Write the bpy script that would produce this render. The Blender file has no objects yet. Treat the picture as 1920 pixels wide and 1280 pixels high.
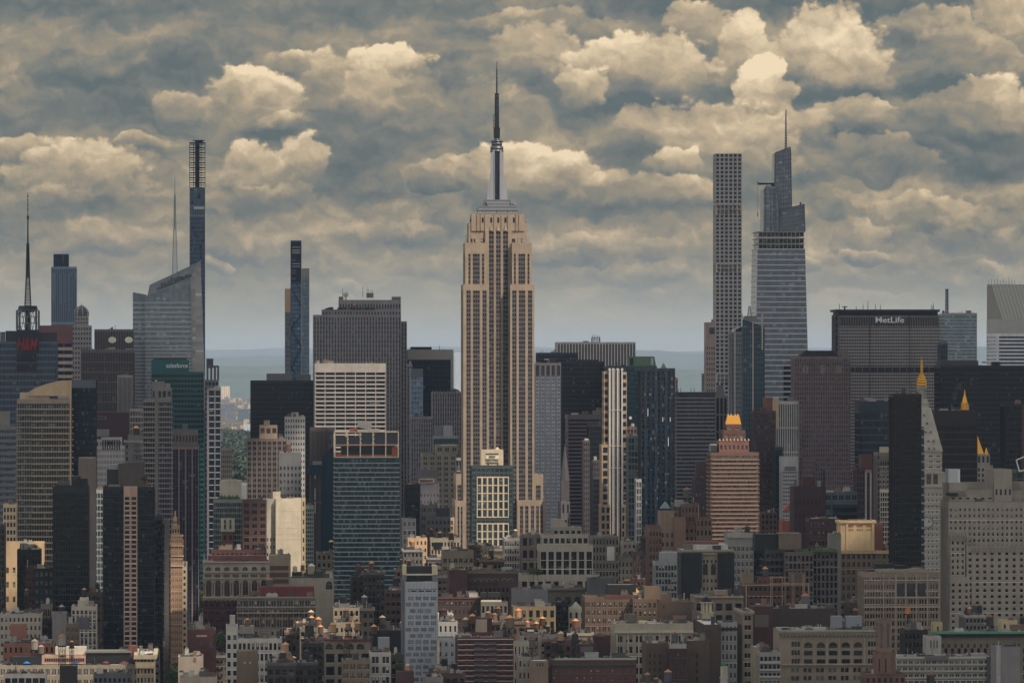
import bpy, math, random
import numpy as np
from mathutils import Vector, Matrix

S = bpy.context.scene
COL = S.collection
F = 9744.0            # focal length in photo pixels (1920 wide)
H = 206.0             # height of the viewpoint over the street
HZ = 672.0            # photo row of the horizon
R = math.radians
GRID = R(3.3)         # the avenues run a little to the left of the view axis

# ------------------------------------------------------------------ camera
cam = bpy.data.cameras.new('camera'); camo = bpy.data.objects.new('camera', cam); COL.objects.link(camo)
camo.location = (0, 0, H); camo.rotation_euler = (R(90), 0, 0)
cam.sensor_width = 36.0; cam.sensor_fit = 'HORIZONTAL'; cam.lens = 36.0 * F / 1920.0
cam.shift_y = (HZ - 640.0) / 1920.0
cam.clip_start = 10.0; cam.clip_end = 120000.0
S.camera = camo

# ------------------------------------------------------------------ sun, view
SUN_AZ, SUN_EL = 42.0, 46.0      # to the right behind the viewer
LD = Vector((math.sin(R(SUN_AZ)) * math.cos(R(SUN_EL)), -math.cos(R(SUN_AZ)) * math.cos(R(SUN_EL)), math.sin(R(SUN_EL))))
sun = bpy.data.lights.new('sun', 'SUN'); suno = bpy.data.objects.new('sun', sun); COL.objects.link(suno)
sun.energy = 3.9; sun.angle = R(0.6); sun.color = (1.0, 0.86, 0.7)
suno.rotation_euler = LD.to_track_quat('Z', 'Y').to_euler(); suno.location = (0, 0, 3000)
S.view_settings.view_transform = 'Standard'; S.view_settings.look = 'None'
S.view_settings.exposure = 0.0; S.view_settings.gamma = 1.0
try:
    S.cycles.max_bounces = 5; S.cycles.diffuse_bounces = 2; S.cycles.glossy_bounces = 3
    S.cycles.volume_bounces = 0; S.cycles.caustics_reflective = False; S.cycles.caustics_refractive = False
except Exception: pass

def srgb(r, g, b):
    f = lambda c: ((c / 255.0) / 12.92 if c <= 10 else (((c / 255.0) + 0.055) / 1.055) ** 2.4)
    return (f(r), f(g), f(b), 1.0)

# ------------------------------------------------------------------ sky: sky texture behind procedural cumulus
W = bpy.data.worlds.new('World'); S.world = W; W.use_nodes = True
def build_world():
    nt = W.node_tree; nt.nodes.clear(); N = nt.nodes.new; L = nt.links.new
    def put(sock, v):
        if isinstance(v, bpy.types.NodeSocket): L(v, sock)
        else: sock.default_value = v
    def M(op, a, b=0.0, c=0.0, cl=False):
        n = N('ShaderNodeMath'); n.operation = op; n.use_clamp = cl
        put(n.inputs[0], a); put(n.inputs[1], b); put(n.inputs[2], c); return n.outputs[0]
    def V(op, a, b=(0, 0, 0), c=None):
        n = N('ShaderNodeVectorMath'); n.operation = op
        put(n.inputs[0], a); put(n.inputs[1], b)
        if c is not None: put(n.inputs[2], c)
        return n.outputs['Value'] if op in ('DOT_PRODUCT', 'LENGTH', 'DISTANCE') else n.outputs[0]
    def SS(x, a, b, lo=0.0, hi=1.0):
        n = N('ShaderNodeMapRange'); n.interpolation_type = 'SMOOTHSTEP'
        put(n.inputs['Value'], x); n.inputs['From Min'].default_value = a; n.inputs['From Max'].default_value = b
        n.inputs['To Min'].default_value = lo; n.inputs['To Max'].default_value = hi; return n.outputs[0]
    def noise(vec, scale, detail, rough=0.5, color=False, lac=2.0):
        n = N('ShaderNodeTexNoise'); n.noise_dimensions = '3D'; L(vec, n.inputs['Vector'])
        n.inputs['Scale'].default_value = scale; n.inputs['Detail'].default_value = detail
        n.inputs['Roughness'].default_value = rough; n.inputs['Lacunarity'].default_value = lac
        return n.outputs['Color' if color else 'Fac']
    def voro(vec, scale, detail, rough=0.5):
        n = N('ShaderNodeTexVoronoi'); n.voronoi_dimensions = '3D'; n.feature = 'F1'; n.normalize = True
        L(vec, n.inputs['Vector']); n.inputs['Scale'].default_value = scale
        n.inputs['Detail'].default_value = detail; n.inputs['Roughness'].default_value = rough
        return n.outputs['Distance']
    tc = N('ShaderNodeTexCoord'); sp = N('ShaderNodeSeparateXYZ'); L(tc.outputs['Generated'], sp.inputs[0])
    x, y, z = sp.outputs
    ya = M('MAXIMUM', M('ABSOLUTE', y), 0.3)
    k = F / 100.0
    U = M('MULTIPLY_ADD', M('DIVIDE', x, ya), k, 9.6)
    Vv = M('MULTIPLY_ADD', M('DIVIDE', z, ya), -k, HZ / 100.0)
    cb = N('ShaderNodeCombineXYZ'); L(U, cb.inputs[0]); L(Vv, cb.inputs[1])
    P = cb.outputs[0]
    # ragged edges: the direction is shaken before it meets the banks of cloud
    w1 = V('SUBTRACT', noise(P, 0.75, 2.0, 0.5, True), (0.5, 0.5, 0.5))
    w2 = V('SUBTRACT', noise(P, 3.0, 5.0, 0.62, True), (0.5, 0.5, 0.5))
    Pw = V('MULTIPLY_ADD', w1, (0.75, 0.55, 0), P)
    Pw = V('MULTIPLY_ADD', w2, (0.55, 0.42, 0), Pw)
    def banks(lst, p):
        acc = None
        for cx, cy, rx, ry, w in lst:
            sx, sy = 100.0 / rx, 100.0 / ry
            d = V('MULTIPLY_ADD', p, (sx, sy, 0), (-cx / 100 * sx, -cy / 100 * sy, 0))
            e = M('POWER', 0.4, V('DOT_PRODUCT', d, d))
            acc = M('MULTIPLY', e, w) if acc is None else M('MULTIPLY_ADD', e, w, acc)
        return acc
    light = [(475,190,62,48,1.0),(345,212,38,28,.7),(420,235,55,35,.35),(565,112,48,18,.85),(722,128,68,27,1.1),(690,185,40,55,.75),
        (618,180,40,55,.45),(780,205,60,45,.35),(268,272,42,12,.75),(150,335,95,42,.65),(60,285,60,20,.65),(90,385,70,25,.4),
        (465,325,36,42,.75),(562,312,36,38,.95),(500,375,70,20,.4),(900,215,50,40,.4),(985,335,95,42,.9),(850,335,70,22,.5),
        (40,200,50,40,.35),(1010,115,70,50,.55),(1010,48,140,20,.55),(1205,128,95,45,1.0),(1090,185,38,38,.7),(1300,55,48,35,.95),
        (1388,110,34,55,1.0),(1440,200,42,52,1.25),(1555,115,85,68,1.1),(1745,45,70,22,.8),(1895,50,50,60,1.0),(1800,120,80,55,.45),
        (1275,240,85,36,.95),(1370,285,90,60,.75),(1600,222,70,24,.65),(1850,205,95,42,.8),(1505,285,50,50,.5),(1262,308,40,22,.8),
        (1190,362,95,24,.6),(1105,462,45,20,.45),(1615,452,36,26,.5),(1745,400,70,26,.5),(1660,530,110,12,.3),(1000,480,80,16,.25),
        (760,440,90,18,.3),(180,450,80,22,.3),(1880,455,50,20,.35),(830,500,90,14,.2),(1220,510,70,14,.2)]
    dark = [(230,190,130,40,.45),(300,-15,500,50,.5),(1400,-15,700,34,.5),(505,248,60,14,.7),(645,335,62,38,.85),(760,365,110,20,.75),(850,170,62,22,.7),(845,130,50,30,.3),(1200,203,115,18,1.0),
        (1480,150,26,50,.8),(1610,182,110,16,1.0),(1770,160,75,28,1.0),(1500,18,420,20,.7),(500,30,520,26,.35),(1700,270,160,34,.8),
        (1870,318,110,20,1.0),(180,150,190,60,.5),(100,225,150,18,.4),(1240,75,40,30,.5),(1350,215,60,22,.4),(1180,300,60,40,.4),
        (1100,400,90,18,.3),(430,405,60,7,.5),(900,290,60,22,.4),(380,120,90,50,.4),(1720,80,40,26,.5),(1560,400,60,50,.3)]
    Pn = V('MULTIPLY', Pw, (0.8, 1.1, 1))
    g0 = noise(Pn, 1.1, 6.0, 0.55); g1 = noise(V('ADD', Pn, (0.03, -0.16, 0)), 1.1, 2.0, 0.5)
    relief = M('MULTIPLY', M('SUBTRACT', g0, g1), 2.4)
    fb = M('SUBTRACT', g0, 0.5)
    fl = M('SUBTRACT', noise(V('MULTIPLY', Pw, (0.5, 1.8, 1)), 0.7, 3.0, 0.5), 0.5)
    lobe = M('SUBTRACT', 0.42, voro(V('MULTIPLY_ADD', w2, (0.2, 0.2, 0), V('MULTIPLY', P, (0.9, 1.1, 1))), 2.6, 2.0, 0.55))
    low = SS(Vv, 4.0, 6.9)                       # 0 high up, 1 down at the horizon
    hi = M('SUBTRACT', 1.0, low)
    # the high grey deck, then heap upon heap of cumulus, each bright at its crest and grey at its base
    t = M('MULTIPLY_ADD', fl, 0.6, 0.53)
    ruff = M('MULTIPLY_ADD', lobe, 1.9, M('MULTIPLY', fb, 1.8))
    Q = V('MULTIPLY_ADD', w2, (0.34, 0.26, 0), V('MULTIPLY_ADD', w1, (0.9, 0.6, 0), P))
    rnd = random.Random(5); n_p = 0
    puffs = [(cx, cy, rx * 1.42, ry * 1.55, w, cy + ry * .5) for cx, cy, rx, ry, w in light]
    puffs += [(cx + rnd.uniform(-15, 25), cy + ry * .75, rx * 1.7, ry * 1.25, .12 + .22 * w, cy + ry * .4) for cx, cy, rx, ry, w in light if w > .5]
    for k_ in range(38):
        py = rnd.uniform(0, 1) ** .8 * 560
        sz = (1.15 - py / 700) * rnd.uniform(.6, 1.3)
        puffs.append((rnd.uniform(0, 1920), py, 115 * sz, 50 * sz, rnd.uniform(.1, .55), py))
    for cx, cy, rx, ry, w, _o in sorted(puffs, key=lambda b: b[5]):
        sx, sy = 100.0 / rx, 100.0 / ry
        d = V('MULTIPLY_ADD', Q, (sx, sy, 0), (-cx / 100 * sx, -cy / 100 * sy, 0))
        e = M('SUBTRACT', ruff, V('DOT_PRODUCT', d, d))
        al = SS(e, -1.0, -0.6 if w > .4 else -.25, 0.0, 0.92 if w > .5 else .7)
        sd = V('DOT_PRODUCT', d, (0.04, -0.14 - 0.22 * w, 0))
        tone = M('ADD', sd, 0.41 + 0.25 * w)
        mxf = N('ShaderNodeMix'); mxf.data_type = 'FLOAT'
        put(mxf.inputs['Factor'], al); put(mxf.inputs['A'], t); put(mxf.inputs['B'], tone); t = mxf.outputs['Result']
        n_p = n_p + 1
        if n_p % 6 == 0: Q = V('MULTIPLY_ADD', t, (1e-6, 1e-6, 0), Q)
    D_ = banks(dark, V('MULTIPLY_ADD', t, (1e-6, 1e-6, 0), Pw))
    t = M('MULTIPLY_ADD', D_, -0.27, t)
    t = M('MULTIPLY_ADD', M('MULTIPLY', lobe, t), 0.55, t)
    t = M('MULTIPLY_ADD', relief, 0.26, t)
    t = M('MULTIPLY_ADD', fb, 0.36, t)
    ramp = N('ShaderNodeValToRGB'); cr = ramp.color_ramp
    pts = [(0.0, srgb(72, 88, 95)), (0.22, srgb(94, 107, 111)), (0.42, srgb(124, 128, 124)), (0.58, srgb(156, 147, 130)), (0.76, srgb(196, 177, 148)), (1.0, srgb(246, 224, 188))]
    cr.elements[0].position, cr.elements[0].color = pts[0]
    cr.elements[1].position, cr.elements[1].color = pts[-1]
    for p_, c_ in pts[1:-1]:
        e = cr.elements.new(p_); e.color = c_
    L(t, ramp.inputs[0])
    # towards the horizon everything sinks into a pale even veil
    lowc = N('ShaderNodeValToRGB'); lc = lowc.color_ramp
    lc.elements[0].position = 0.15; lc.elements[0].color = srgb(122, 133, 135)
    lc.elements[1].position = 0.85; lc.elements[1].color = srgb(168, 160, 146)
    L(t, lowc.inputs[0])
    mx = N('ShaderNodeMix'); mx.data_type = 'RGBA'; L(low, mx.inputs['Factor']); L(ramp.outputs[0], mx.inputs['A']); L(lowc.outputs[0], mx.inputs['B'])
    hz = SS(Vv, 4.8, 6.7)
    mx2 = N('ShaderNodeMix'); mx2.data_type = 'RGBA'; L(M('MULTIPLY', hz, 0.8), mx2.inputs['Factor']); L(mx.outputs['Result'], mx2.inputs['A']); mx2.inputs['B'].default_value = srgb(188, 182, 160)
    bg = N('ShaderNodeBackground'); L(mx2.outputs['Result'], bg.inputs['Color'])
    # the sky is boosted overhead and behind the viewer, bluish, as added fill light
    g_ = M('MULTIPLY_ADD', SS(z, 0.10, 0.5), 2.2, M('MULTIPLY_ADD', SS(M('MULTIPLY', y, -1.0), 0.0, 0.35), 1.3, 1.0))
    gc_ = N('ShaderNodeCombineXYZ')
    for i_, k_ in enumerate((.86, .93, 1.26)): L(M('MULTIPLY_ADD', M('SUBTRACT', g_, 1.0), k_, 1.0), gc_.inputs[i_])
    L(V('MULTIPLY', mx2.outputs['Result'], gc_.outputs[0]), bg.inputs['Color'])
    # the open sky between and above the clouds
    sky = N('ShaderNodeTexSky'); sky.sky_type = 'NISHITA'; sky.sun_disc = False
    sky.sun_elevation = R(SUN_EL); sky.sun_rotation = R(180 - SUN_AZ)
    bs = N('ShaderNodeBackground'); L(sky.outputs[0], bs.inputs['Color']); bs.inputs['Strength'].default_value = 0.05
    gap = SS(t, 0.30, 0.05, 0.0, 0.3)
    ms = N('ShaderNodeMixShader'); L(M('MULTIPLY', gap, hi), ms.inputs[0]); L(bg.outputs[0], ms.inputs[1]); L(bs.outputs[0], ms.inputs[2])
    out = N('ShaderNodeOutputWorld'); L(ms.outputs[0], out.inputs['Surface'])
    W.cycles.sampling_method = 'MANUAL'; W.cycles.sample_map_resolution = 512
build_world()

# ------------------------------------------------------------------ materials
def new_mat(name):
    m = bpy.data.materials.new(name); m.use_nodes = True
    nt = m.node_tree; p = nt.nodes['Principled BSDF']
    return m, nt, p
def mat_nodes(nt):
    N = nt.nodes.new; L = nt.links.new
    def put(s, v):
        if isinstance(v, bpy.types.NodeSocket): L(v, s)
        else: s.default_value = v
    def M(op, a, b=0.0, c=0.0):
        n = N('ShaderNodeMath'); n.operation = op; put(n.inputs[0], a); put(n.inputs[1], b); put(n.inputs[2], c); return n.outputs[0]
    def noise(vec, sc, det=3.0, ro=0.55):
        n = N('ShaderNodeTexNoise'); L(vec, n.inputs['Vector']); n.inputs['Scale'].default_value = sc
        n.inputs['Detail'].default_value = det; n.inputs['Roughness'].default_value = ro; return n.outputs['Fac']
    def mapping(vec, scale):
        n = N('ShaderNodeMapping'); L(vec, n.inputs['Vector']); n.inputs['Scale'].default_value = scale; return n.outputs[0]
    def scalec(col, fac):
        n = N('ShaderNodeVectorMath'); n.operation = 'SCALE'; L(col, n.inputs[0]); put(n.inputs['Scale'], fac); return n.outputs[0]
    return N, L, put, M, noise, mapping, scalec

def wall_material(name, rough=0.88, var=0.62, streak=0.5, metallic=0.0, fine=0.0):
    m, nt, p = new_mat(name); N, L, put, M, noise, mapping, scalec = mat_nodes(nt)
    oi = N('ShaderNodeObjectInfo'); tc = N('ShaderNodeTexCoord'); o = tc.outputs['Object']
    ad = N('ShaderNodeVectorMath'); ad.operation = 'ADD'; L(o, ad.inputs[0])
    cb = N('ShaderNodeCombineXYZ'); L(M('MULTIPLY', oi.outputs['Random'], 900.0), cb.inputs[0]); L(cb.outputs[0], ad.inputs[1]); o = ad.outputs[0]
    f = M('MULTIPLY_ADD', noise(o, 0.11, 4.0, 0.6), var, 1.0 - var * 0.5)
    f = M('MULTIPLY', f, M('MULTIPLY_ADD', noise(mapping(o, (1.0, 1.0, 0.05)), 0.55, 3.0, 0.6), streak, 1.0 - streak * 0.5))
    if fine: f = M('MULTIPLY', f, M('MULTIPLY_ADD', noise(mapping(o, (1.0, 1.0, 3.0)), 1.3, 2.0, 0.7), fine, 1.0 - fine * 0.5))
    L(scalec(oi.outputs['Color'], f), p.inputs['Base Color'])
    p.inputs['Roughness'].default_value = rough; p.inputs['Metallic'].default_value = metallic
    return m
M_WALL = wall_material('masonry', fine=0.6)
M_PANEL = wall_material('painted_panel', 0.6, 0.25, 0.2)
M_METAL = wall_material('weathered_metal', 0.42, 0.3, 0.25, 0.75)
M_WOOD = wall_material('weathered_wood', 0.85, 0.5, 0.7)
M_GOLD = wall_material('gilding', 0.34, 0.3, 0.15, 0.9)

def roof_material():
    m, nt, p = new_mat('roofing'); N, L, put, M, noise, mapping, scalec = mat_nodes(nt)
    oi = N('ShaderNodeObjectInfo'); tc = N('ShaderNodeTexCoord'); o = tc.outputs['Object']
    f = M('MULTIPLY_ADD', noise(o, 0.16, 5.0, 0.65), 1.3, 0.35)
    L(scalec(oi.outputs['Color'], f), p.inputs['Base Color']); p.inputs['Roughness'].default_value = 0.9
    return m
M_ROOF = roof_material()

def glass_material():
    m, nt, p = new_mat('window_glass'); N, L, put, M, noise, mapping, scalec = mat_nodes(nt)
    oi = N('ShaderNodeObjectInfo'); tc = N('ShaderNodeTexCoord'); sp = N('ShaderNodeSeparateXYZ'); L(tc.outputs['Object'], sp.inputs[0])
    def prop(nm):
        n = N('ShaderNodeAttribute'); n.attribute_type = 'OBJECT'; n.attribute_name = nm; return n.outputs['Fac']
    bx, bz = prop('bay'), prop('storey')
    u = M('FLOOR', M('DIVIDE', M('ADD', sp.outputs[0], M('MULTIPLY', sp.outputs[1], 0.97)), bx))
    w = M('FLOOR', M('DIVIDE', sp.outputs[2], bz))
    cb = N('ShaderNodeCombineXYZ'); L(u, cb.inputs[0]); L(w, cb.inputs[1]); L(M('MULTIPLY', oi.outputs['Random'], 77.0), cb.inputs[2])
    wn = N('ShaderNodeTexWhiteNoise'); wn.noise_dimensions = '3D'; L(cb.outputs[0], wn.inputs['Vector'])
    r = wn.outputs['Value']
    wn2 = N('ShaderNodeTexWhiteNoise'); wn2.noise_dimensions = '4D'; L(cb.outputs[0], wn2.inputs['Vector']); wn2.inputs['W'].default_value = 3.3
    r2 = wn2.outputs['Value']
    vy = prop('vary'); f = M('MULTIPLY_ADD', r, vy, M('MULTIPLY_ADD', vy, -0.5, 1.0))
    fz = M('FRACT', M('DIVIDE', sp.outputs[2], bz))          # a blind hangs from the head of its window
    drop = M('GREATER_THAN', fz, M('MULTIPLY_ADD', r2, -0.7, 1.0))
    bl = M('MULTIPLY', M('GREATER_THAN', r, M('SUBTRACT', 1.0, prop('blinds'))), drop)
    mx = N('ShaderNodeMix'); mx.data_type = 'RGBA'; L(bl, mx.inputs['Factor']); L(scalec(oi.outputs['Color'], f), mx.inputs['A'])
    L(scalec(oi.outputs['Color'], 1.6), mx.inputs['B']); q_ = N('ShaderNodeVectorMath'); q_.operation = 'ADD'; L(scalec(oi.outputs['Color'], 1.5), q_.inputs[0]); q_.inputs[1].default_value = (.085, .09, .09); L(q_.outputs[0], mx.inputs['B'])
    L(mx.outputs['Result'], p.inputs['Base Color'])
    p.inputs['Roughness'].default_value = 0.12; p.inputs['Specular IOR Level'].default_value = 0.22
    # panes are never quite flat
    bp = N('ShaderNodeBump'); bp.inputs['Strength'].default_value = 0.25; bp.inputs['Distance'].default_value = 0.4
    L(M('ADD', noise(tc.outputs['Object'], 0.35, 2.0), M('MULTIPLY', r2, 0.02)), bp.inputs['Height']); L(bp.outputs[0], p.inputs['Normal'])
    return m
M_GLASS = glass_material()

def plain(name, col, rough=0.8, metallic=0.0, var=0.4, sc=0.3):
    m, nt, p = new_mat(name); N, L, put, M, noise, mapping, scalec = mat_nodes(nt)
    tc = N('ShaderNodeTexCoord'); rgb = N('ShaderNodeRGB'); rgb.outputs[0].default_value = col
    L(scalec(rgb.outputs[0], M('MULTIPLY_ADD', noise(tc.outputs['Object'], sc, 4.0), var, 1.0 - var / 2)), p.inputs['Base Color'])
    p.inputs['Roughness'].default_value = rough; p.inputs['Metallic'].default_value = metallic
    return m
def foliage(name, a, b, sc):
    m, nt, p = new_mat(name); N, L, put, M, noise, mapping, scalec = mat_nodes(nt)
    tc = N('ShaderNodeTexCoord'); mx = N('ShaderNodeMix'); mx.data_type = 'RGBA'
    L(M('MULTIPLY_ADD', noise(tc.outputs['Object'], sc, 3.0), 2.2, -0.6), mx.inputs['Factor']); mx.clamp_factor = True
    mx.inputs['A'].default_value = a; mx.inputs['B'].default_value = b
    L(mx.outputs['Result'], p.inputs['Base Color']); p.inputs['Roughness'].default_value = 0.75
    return m
M_LEAF = foliage('leaves', (0.022, 0.05, 0.018, 1), (0.07, 0.12, 0.035, 1), 0.8)
M_PARK = foliage('park_leaves', (0.012, 0.026, 0.016, 1), (0.028, 0.05, 0.025, 1), 0.02)
M_BARK = plain('bark', (0.06, 0.045, 0.03, 1))

# ------------------------------------------------------------------ mesh helper
class MB:
    def __init__(s): s.v = []; s.f = []; s.smooth = False
    def box(s, x0, x1, y0, y1, z0, z1):
        if x1 <= x0 or y1 <= y0 or z1 <= z0: return s
        n = len(s.v)
        s.v += [(x0, y0, z0), (x1, y0, z0), (x1, y1, z0), (x0, y1, z0), (x0, y0, z1), (x1, y0, z1), (x1, y1, z1), (x0, y1, z1)]
        s.f += [(n, n+3, n+2, n+1), (n+4, n+5, n+6, n+7), (n, n+1, n+5, n+4), (n+1, n+2, n+6, n+5), (n+2, n+3, n+7, n+6), (n+3, n, n+4, n+7)]
        return s
    def prism(s, pts, z0, z1):
        """pts: (x, y) ring counter-clockwise seen from above"""
        n = len(s.v); k = len(pts)
        s.v += [(p[0], p[1], z0) for p in pts] + [(p[0], p[1], z1) for p in pts]
        s.f += [tuple(range(n + k - 1, n - 1, -1)), tuple(range(n + k, n + 2 * k))]
        s.f += [(n + i, n + (i + 1) % k, n + k + (i + 1) % k, n + k + i) for i in range(k)]
        return s
    def extr(s, pts, y0, y1):
        """pts: (x, z) outline seen from the front, pushed back from y0 to y1"""
        n = len(s.v); k = len(pts)
        s.v += [(p[0], y0, p[1]) for p in pts] + [(p[0], y1, p[1]) for p in pts]
        s.f += [tuple(range(n, n + k)), tuple(range(n + 2 * k - 1, n + k - 1, -1))]
        s.f += [(n + (i + 1) % k, n + i, n + k + i, n + k + (i + 1) % k) for i in range(k)]
        return s
    def frus(s, cx, cy, z0, z1, r0, r1, k=12, sq=False, rot=None, ry=1.0):
        """round or k-sided taper; sq makes a square one of half-width r"""
        if sq: k = 4; rot = math.pi / 4; r0 *= 2 ** .5; r1 *= 2 ** .5
        rot = rot or 0.0
        n = len(s.v)
        for z, r in ((z0, r0), (z1, max(r1, 0.005))):
            s.v += [(cx + r * math.cos(rot + 6.283185 * i / k), cy + ry * r * math.sin(rot + 6.283185 * i / k), z) for i in range(k)]
        s.f += [tuple(range(n + k - 1, n - 1, -1)), tuple(range(n + k, n + 2 * k))]
        s.f += [(n + i, n + (i + 1) % k, n + k + (i + 1) % k, n + k + i) for i in range(k)]
        return s
    def bar(s, a, b, r, r2=None, k=4):
        a = Vector(a); b = Vector(b); d = b - a
        if d.length < 1e-6: return s
        q = d.to_track_quat('Z', 'Y').to_matrix(); r2 = r if r2 is None else r2; n = len(s.v)
        for c, rr in ((a, r), (b, r2)):
            for i in range(k):
                w = 6.283185 * (i + .5) / k
                s.v.append(tuple(c + q @ Vector((rr * math.cos(w), rr * math.sin(w), 0))))
        s.f += [tuple(range(n + k - 1, n - 1, -1)), tuple(range(n + k, n + 2 * k))]
        s.f += [(n + i, n + (i + 1) % k, n + k + (i + 1) % k, n + k + i) for i in range(k)]
        return s
    def mesh(s, name):
        me = bpy.data.meshes.new(name); me.from_pydata(s.v, [], s.f); me.update(); return me
    def build(s, name, mat, parent=None, col=(150, 150, 150), props=None, smooth=False):
        if not s.f: return None
        me = s.mesh(name); me.materials.append(mat)
        if smooth: me.polygons.foreach_set('use_smooth', [True] * len(me.polygons))
        o = bpy.data.objects.new(name, me); COL.objects.link(o); o.parent = parent
        if col and mat.name in ('masonry', 'roofing'):
            g_ = sum(col) / 3.0; col = tuple(g_ + (c - g_) * .68 for c in col)
        o.color = srgb(*col) if col else (1, 1, 1, 1)
        for k_, v_ in (props or {}).items(): o[k_] = v_
        if mat.name == 'window_glass' and 'vary' not in (props or {}): o['vary'] = .35
        return o
def lattice(mb, cx, cy, z0, z1, w0, w1, seg, r, diag=True):
    """square open mast of four legs"""
    for i in range(seg):
        a, b = i / seg, (i + 1) / seg
        za, zb = z0 + (z1 - z0) * a, z0 + (z1 - z0) * b; wa, wb = w0 + (w1 - w0) * a, w0 + (w1 - w0) * b
        ca = [(cx - wa, cy - wa, za), (cx + wa, cy - wa, za), (cx + wa, cy + wa, za), (cx - wa, cy + wa, za)]
        cb_ = [(cx - wb, cy - wb, zb), (cx + wb, cy - wb, zb), (cx + wb, cy + wb, zb), (cx - wb, cy + wb, zb)]
        for j in range(4):
            mb.bar(ca[j], cb_[j], r); mb.bar(ca[j], ca[(j + 1) % 4], r * .7)
            if diag: mb.bar(ca[j], cb_[(j + 1) % 4] if i % 2 else cb_[(j - 1) % 4], r * .7)

def tag(o, label=None, cat=None, group=None, kind=None):
    if label: o['label'] = label
    if cat: o['category'] = cat
    if group: o['group'] = group
    if kind: o['kind'] = kind
    return o
def empty(name, loc, rz=0.0):
    e = bpy.data.objects.new(name, None); COL.objects.link(e); e.location = loc; e.rotation_euler = (0, 0, rz); e.empty_display_size = 5
    return e
def WX(px, D): return (px - 960.0) / F * D
def WZ(py, D): return H - (py - HZ) / F * D

RECTS = []          # what each building covers from the viewpoint: x0, x1, ytop, D, thing, word for it
ROOFS = []

# ------------------------------------------------------------------ buildings
STY = dict(fl=3.7, n=None, bay=3.2, pw=.45, sh=.45, g=1, mw=.12, top=2.2, wc=(150, 140, 125), sc=None, gc=(34, 44, 54), t=.5, rec=.5,
           blinds=.12, wm=None, rc=None, par=1.0, sides=True, foot=0.0, bal=None, corn=None, win=None, arch=None)
SINGLE = {'small_window', 'sash_window', 'side_window', 'wide_window', 'slit_window', 'tall_window', 'dark_window', 'tall_bay_window', 'square_window', 'light_strip', 'louvre', 'balcony', 'chimney', 'cooling_tower', 'roof_unit', 'opening', 'pilaster', 'pier', 'air_handler', 'sign_box', 'sign_panel', 'roof_pylon', 'bulkhead', 'terracotta_panel', 'floor_band', 'white_floor_band', 'stone_band', 'brown_band', 'edge_pier', 'red_pier', 'dentil', 'edge_balcony', 'penthouse', 'glass_penthouse', 'white_plant_box', 'stair_tower'}
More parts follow.
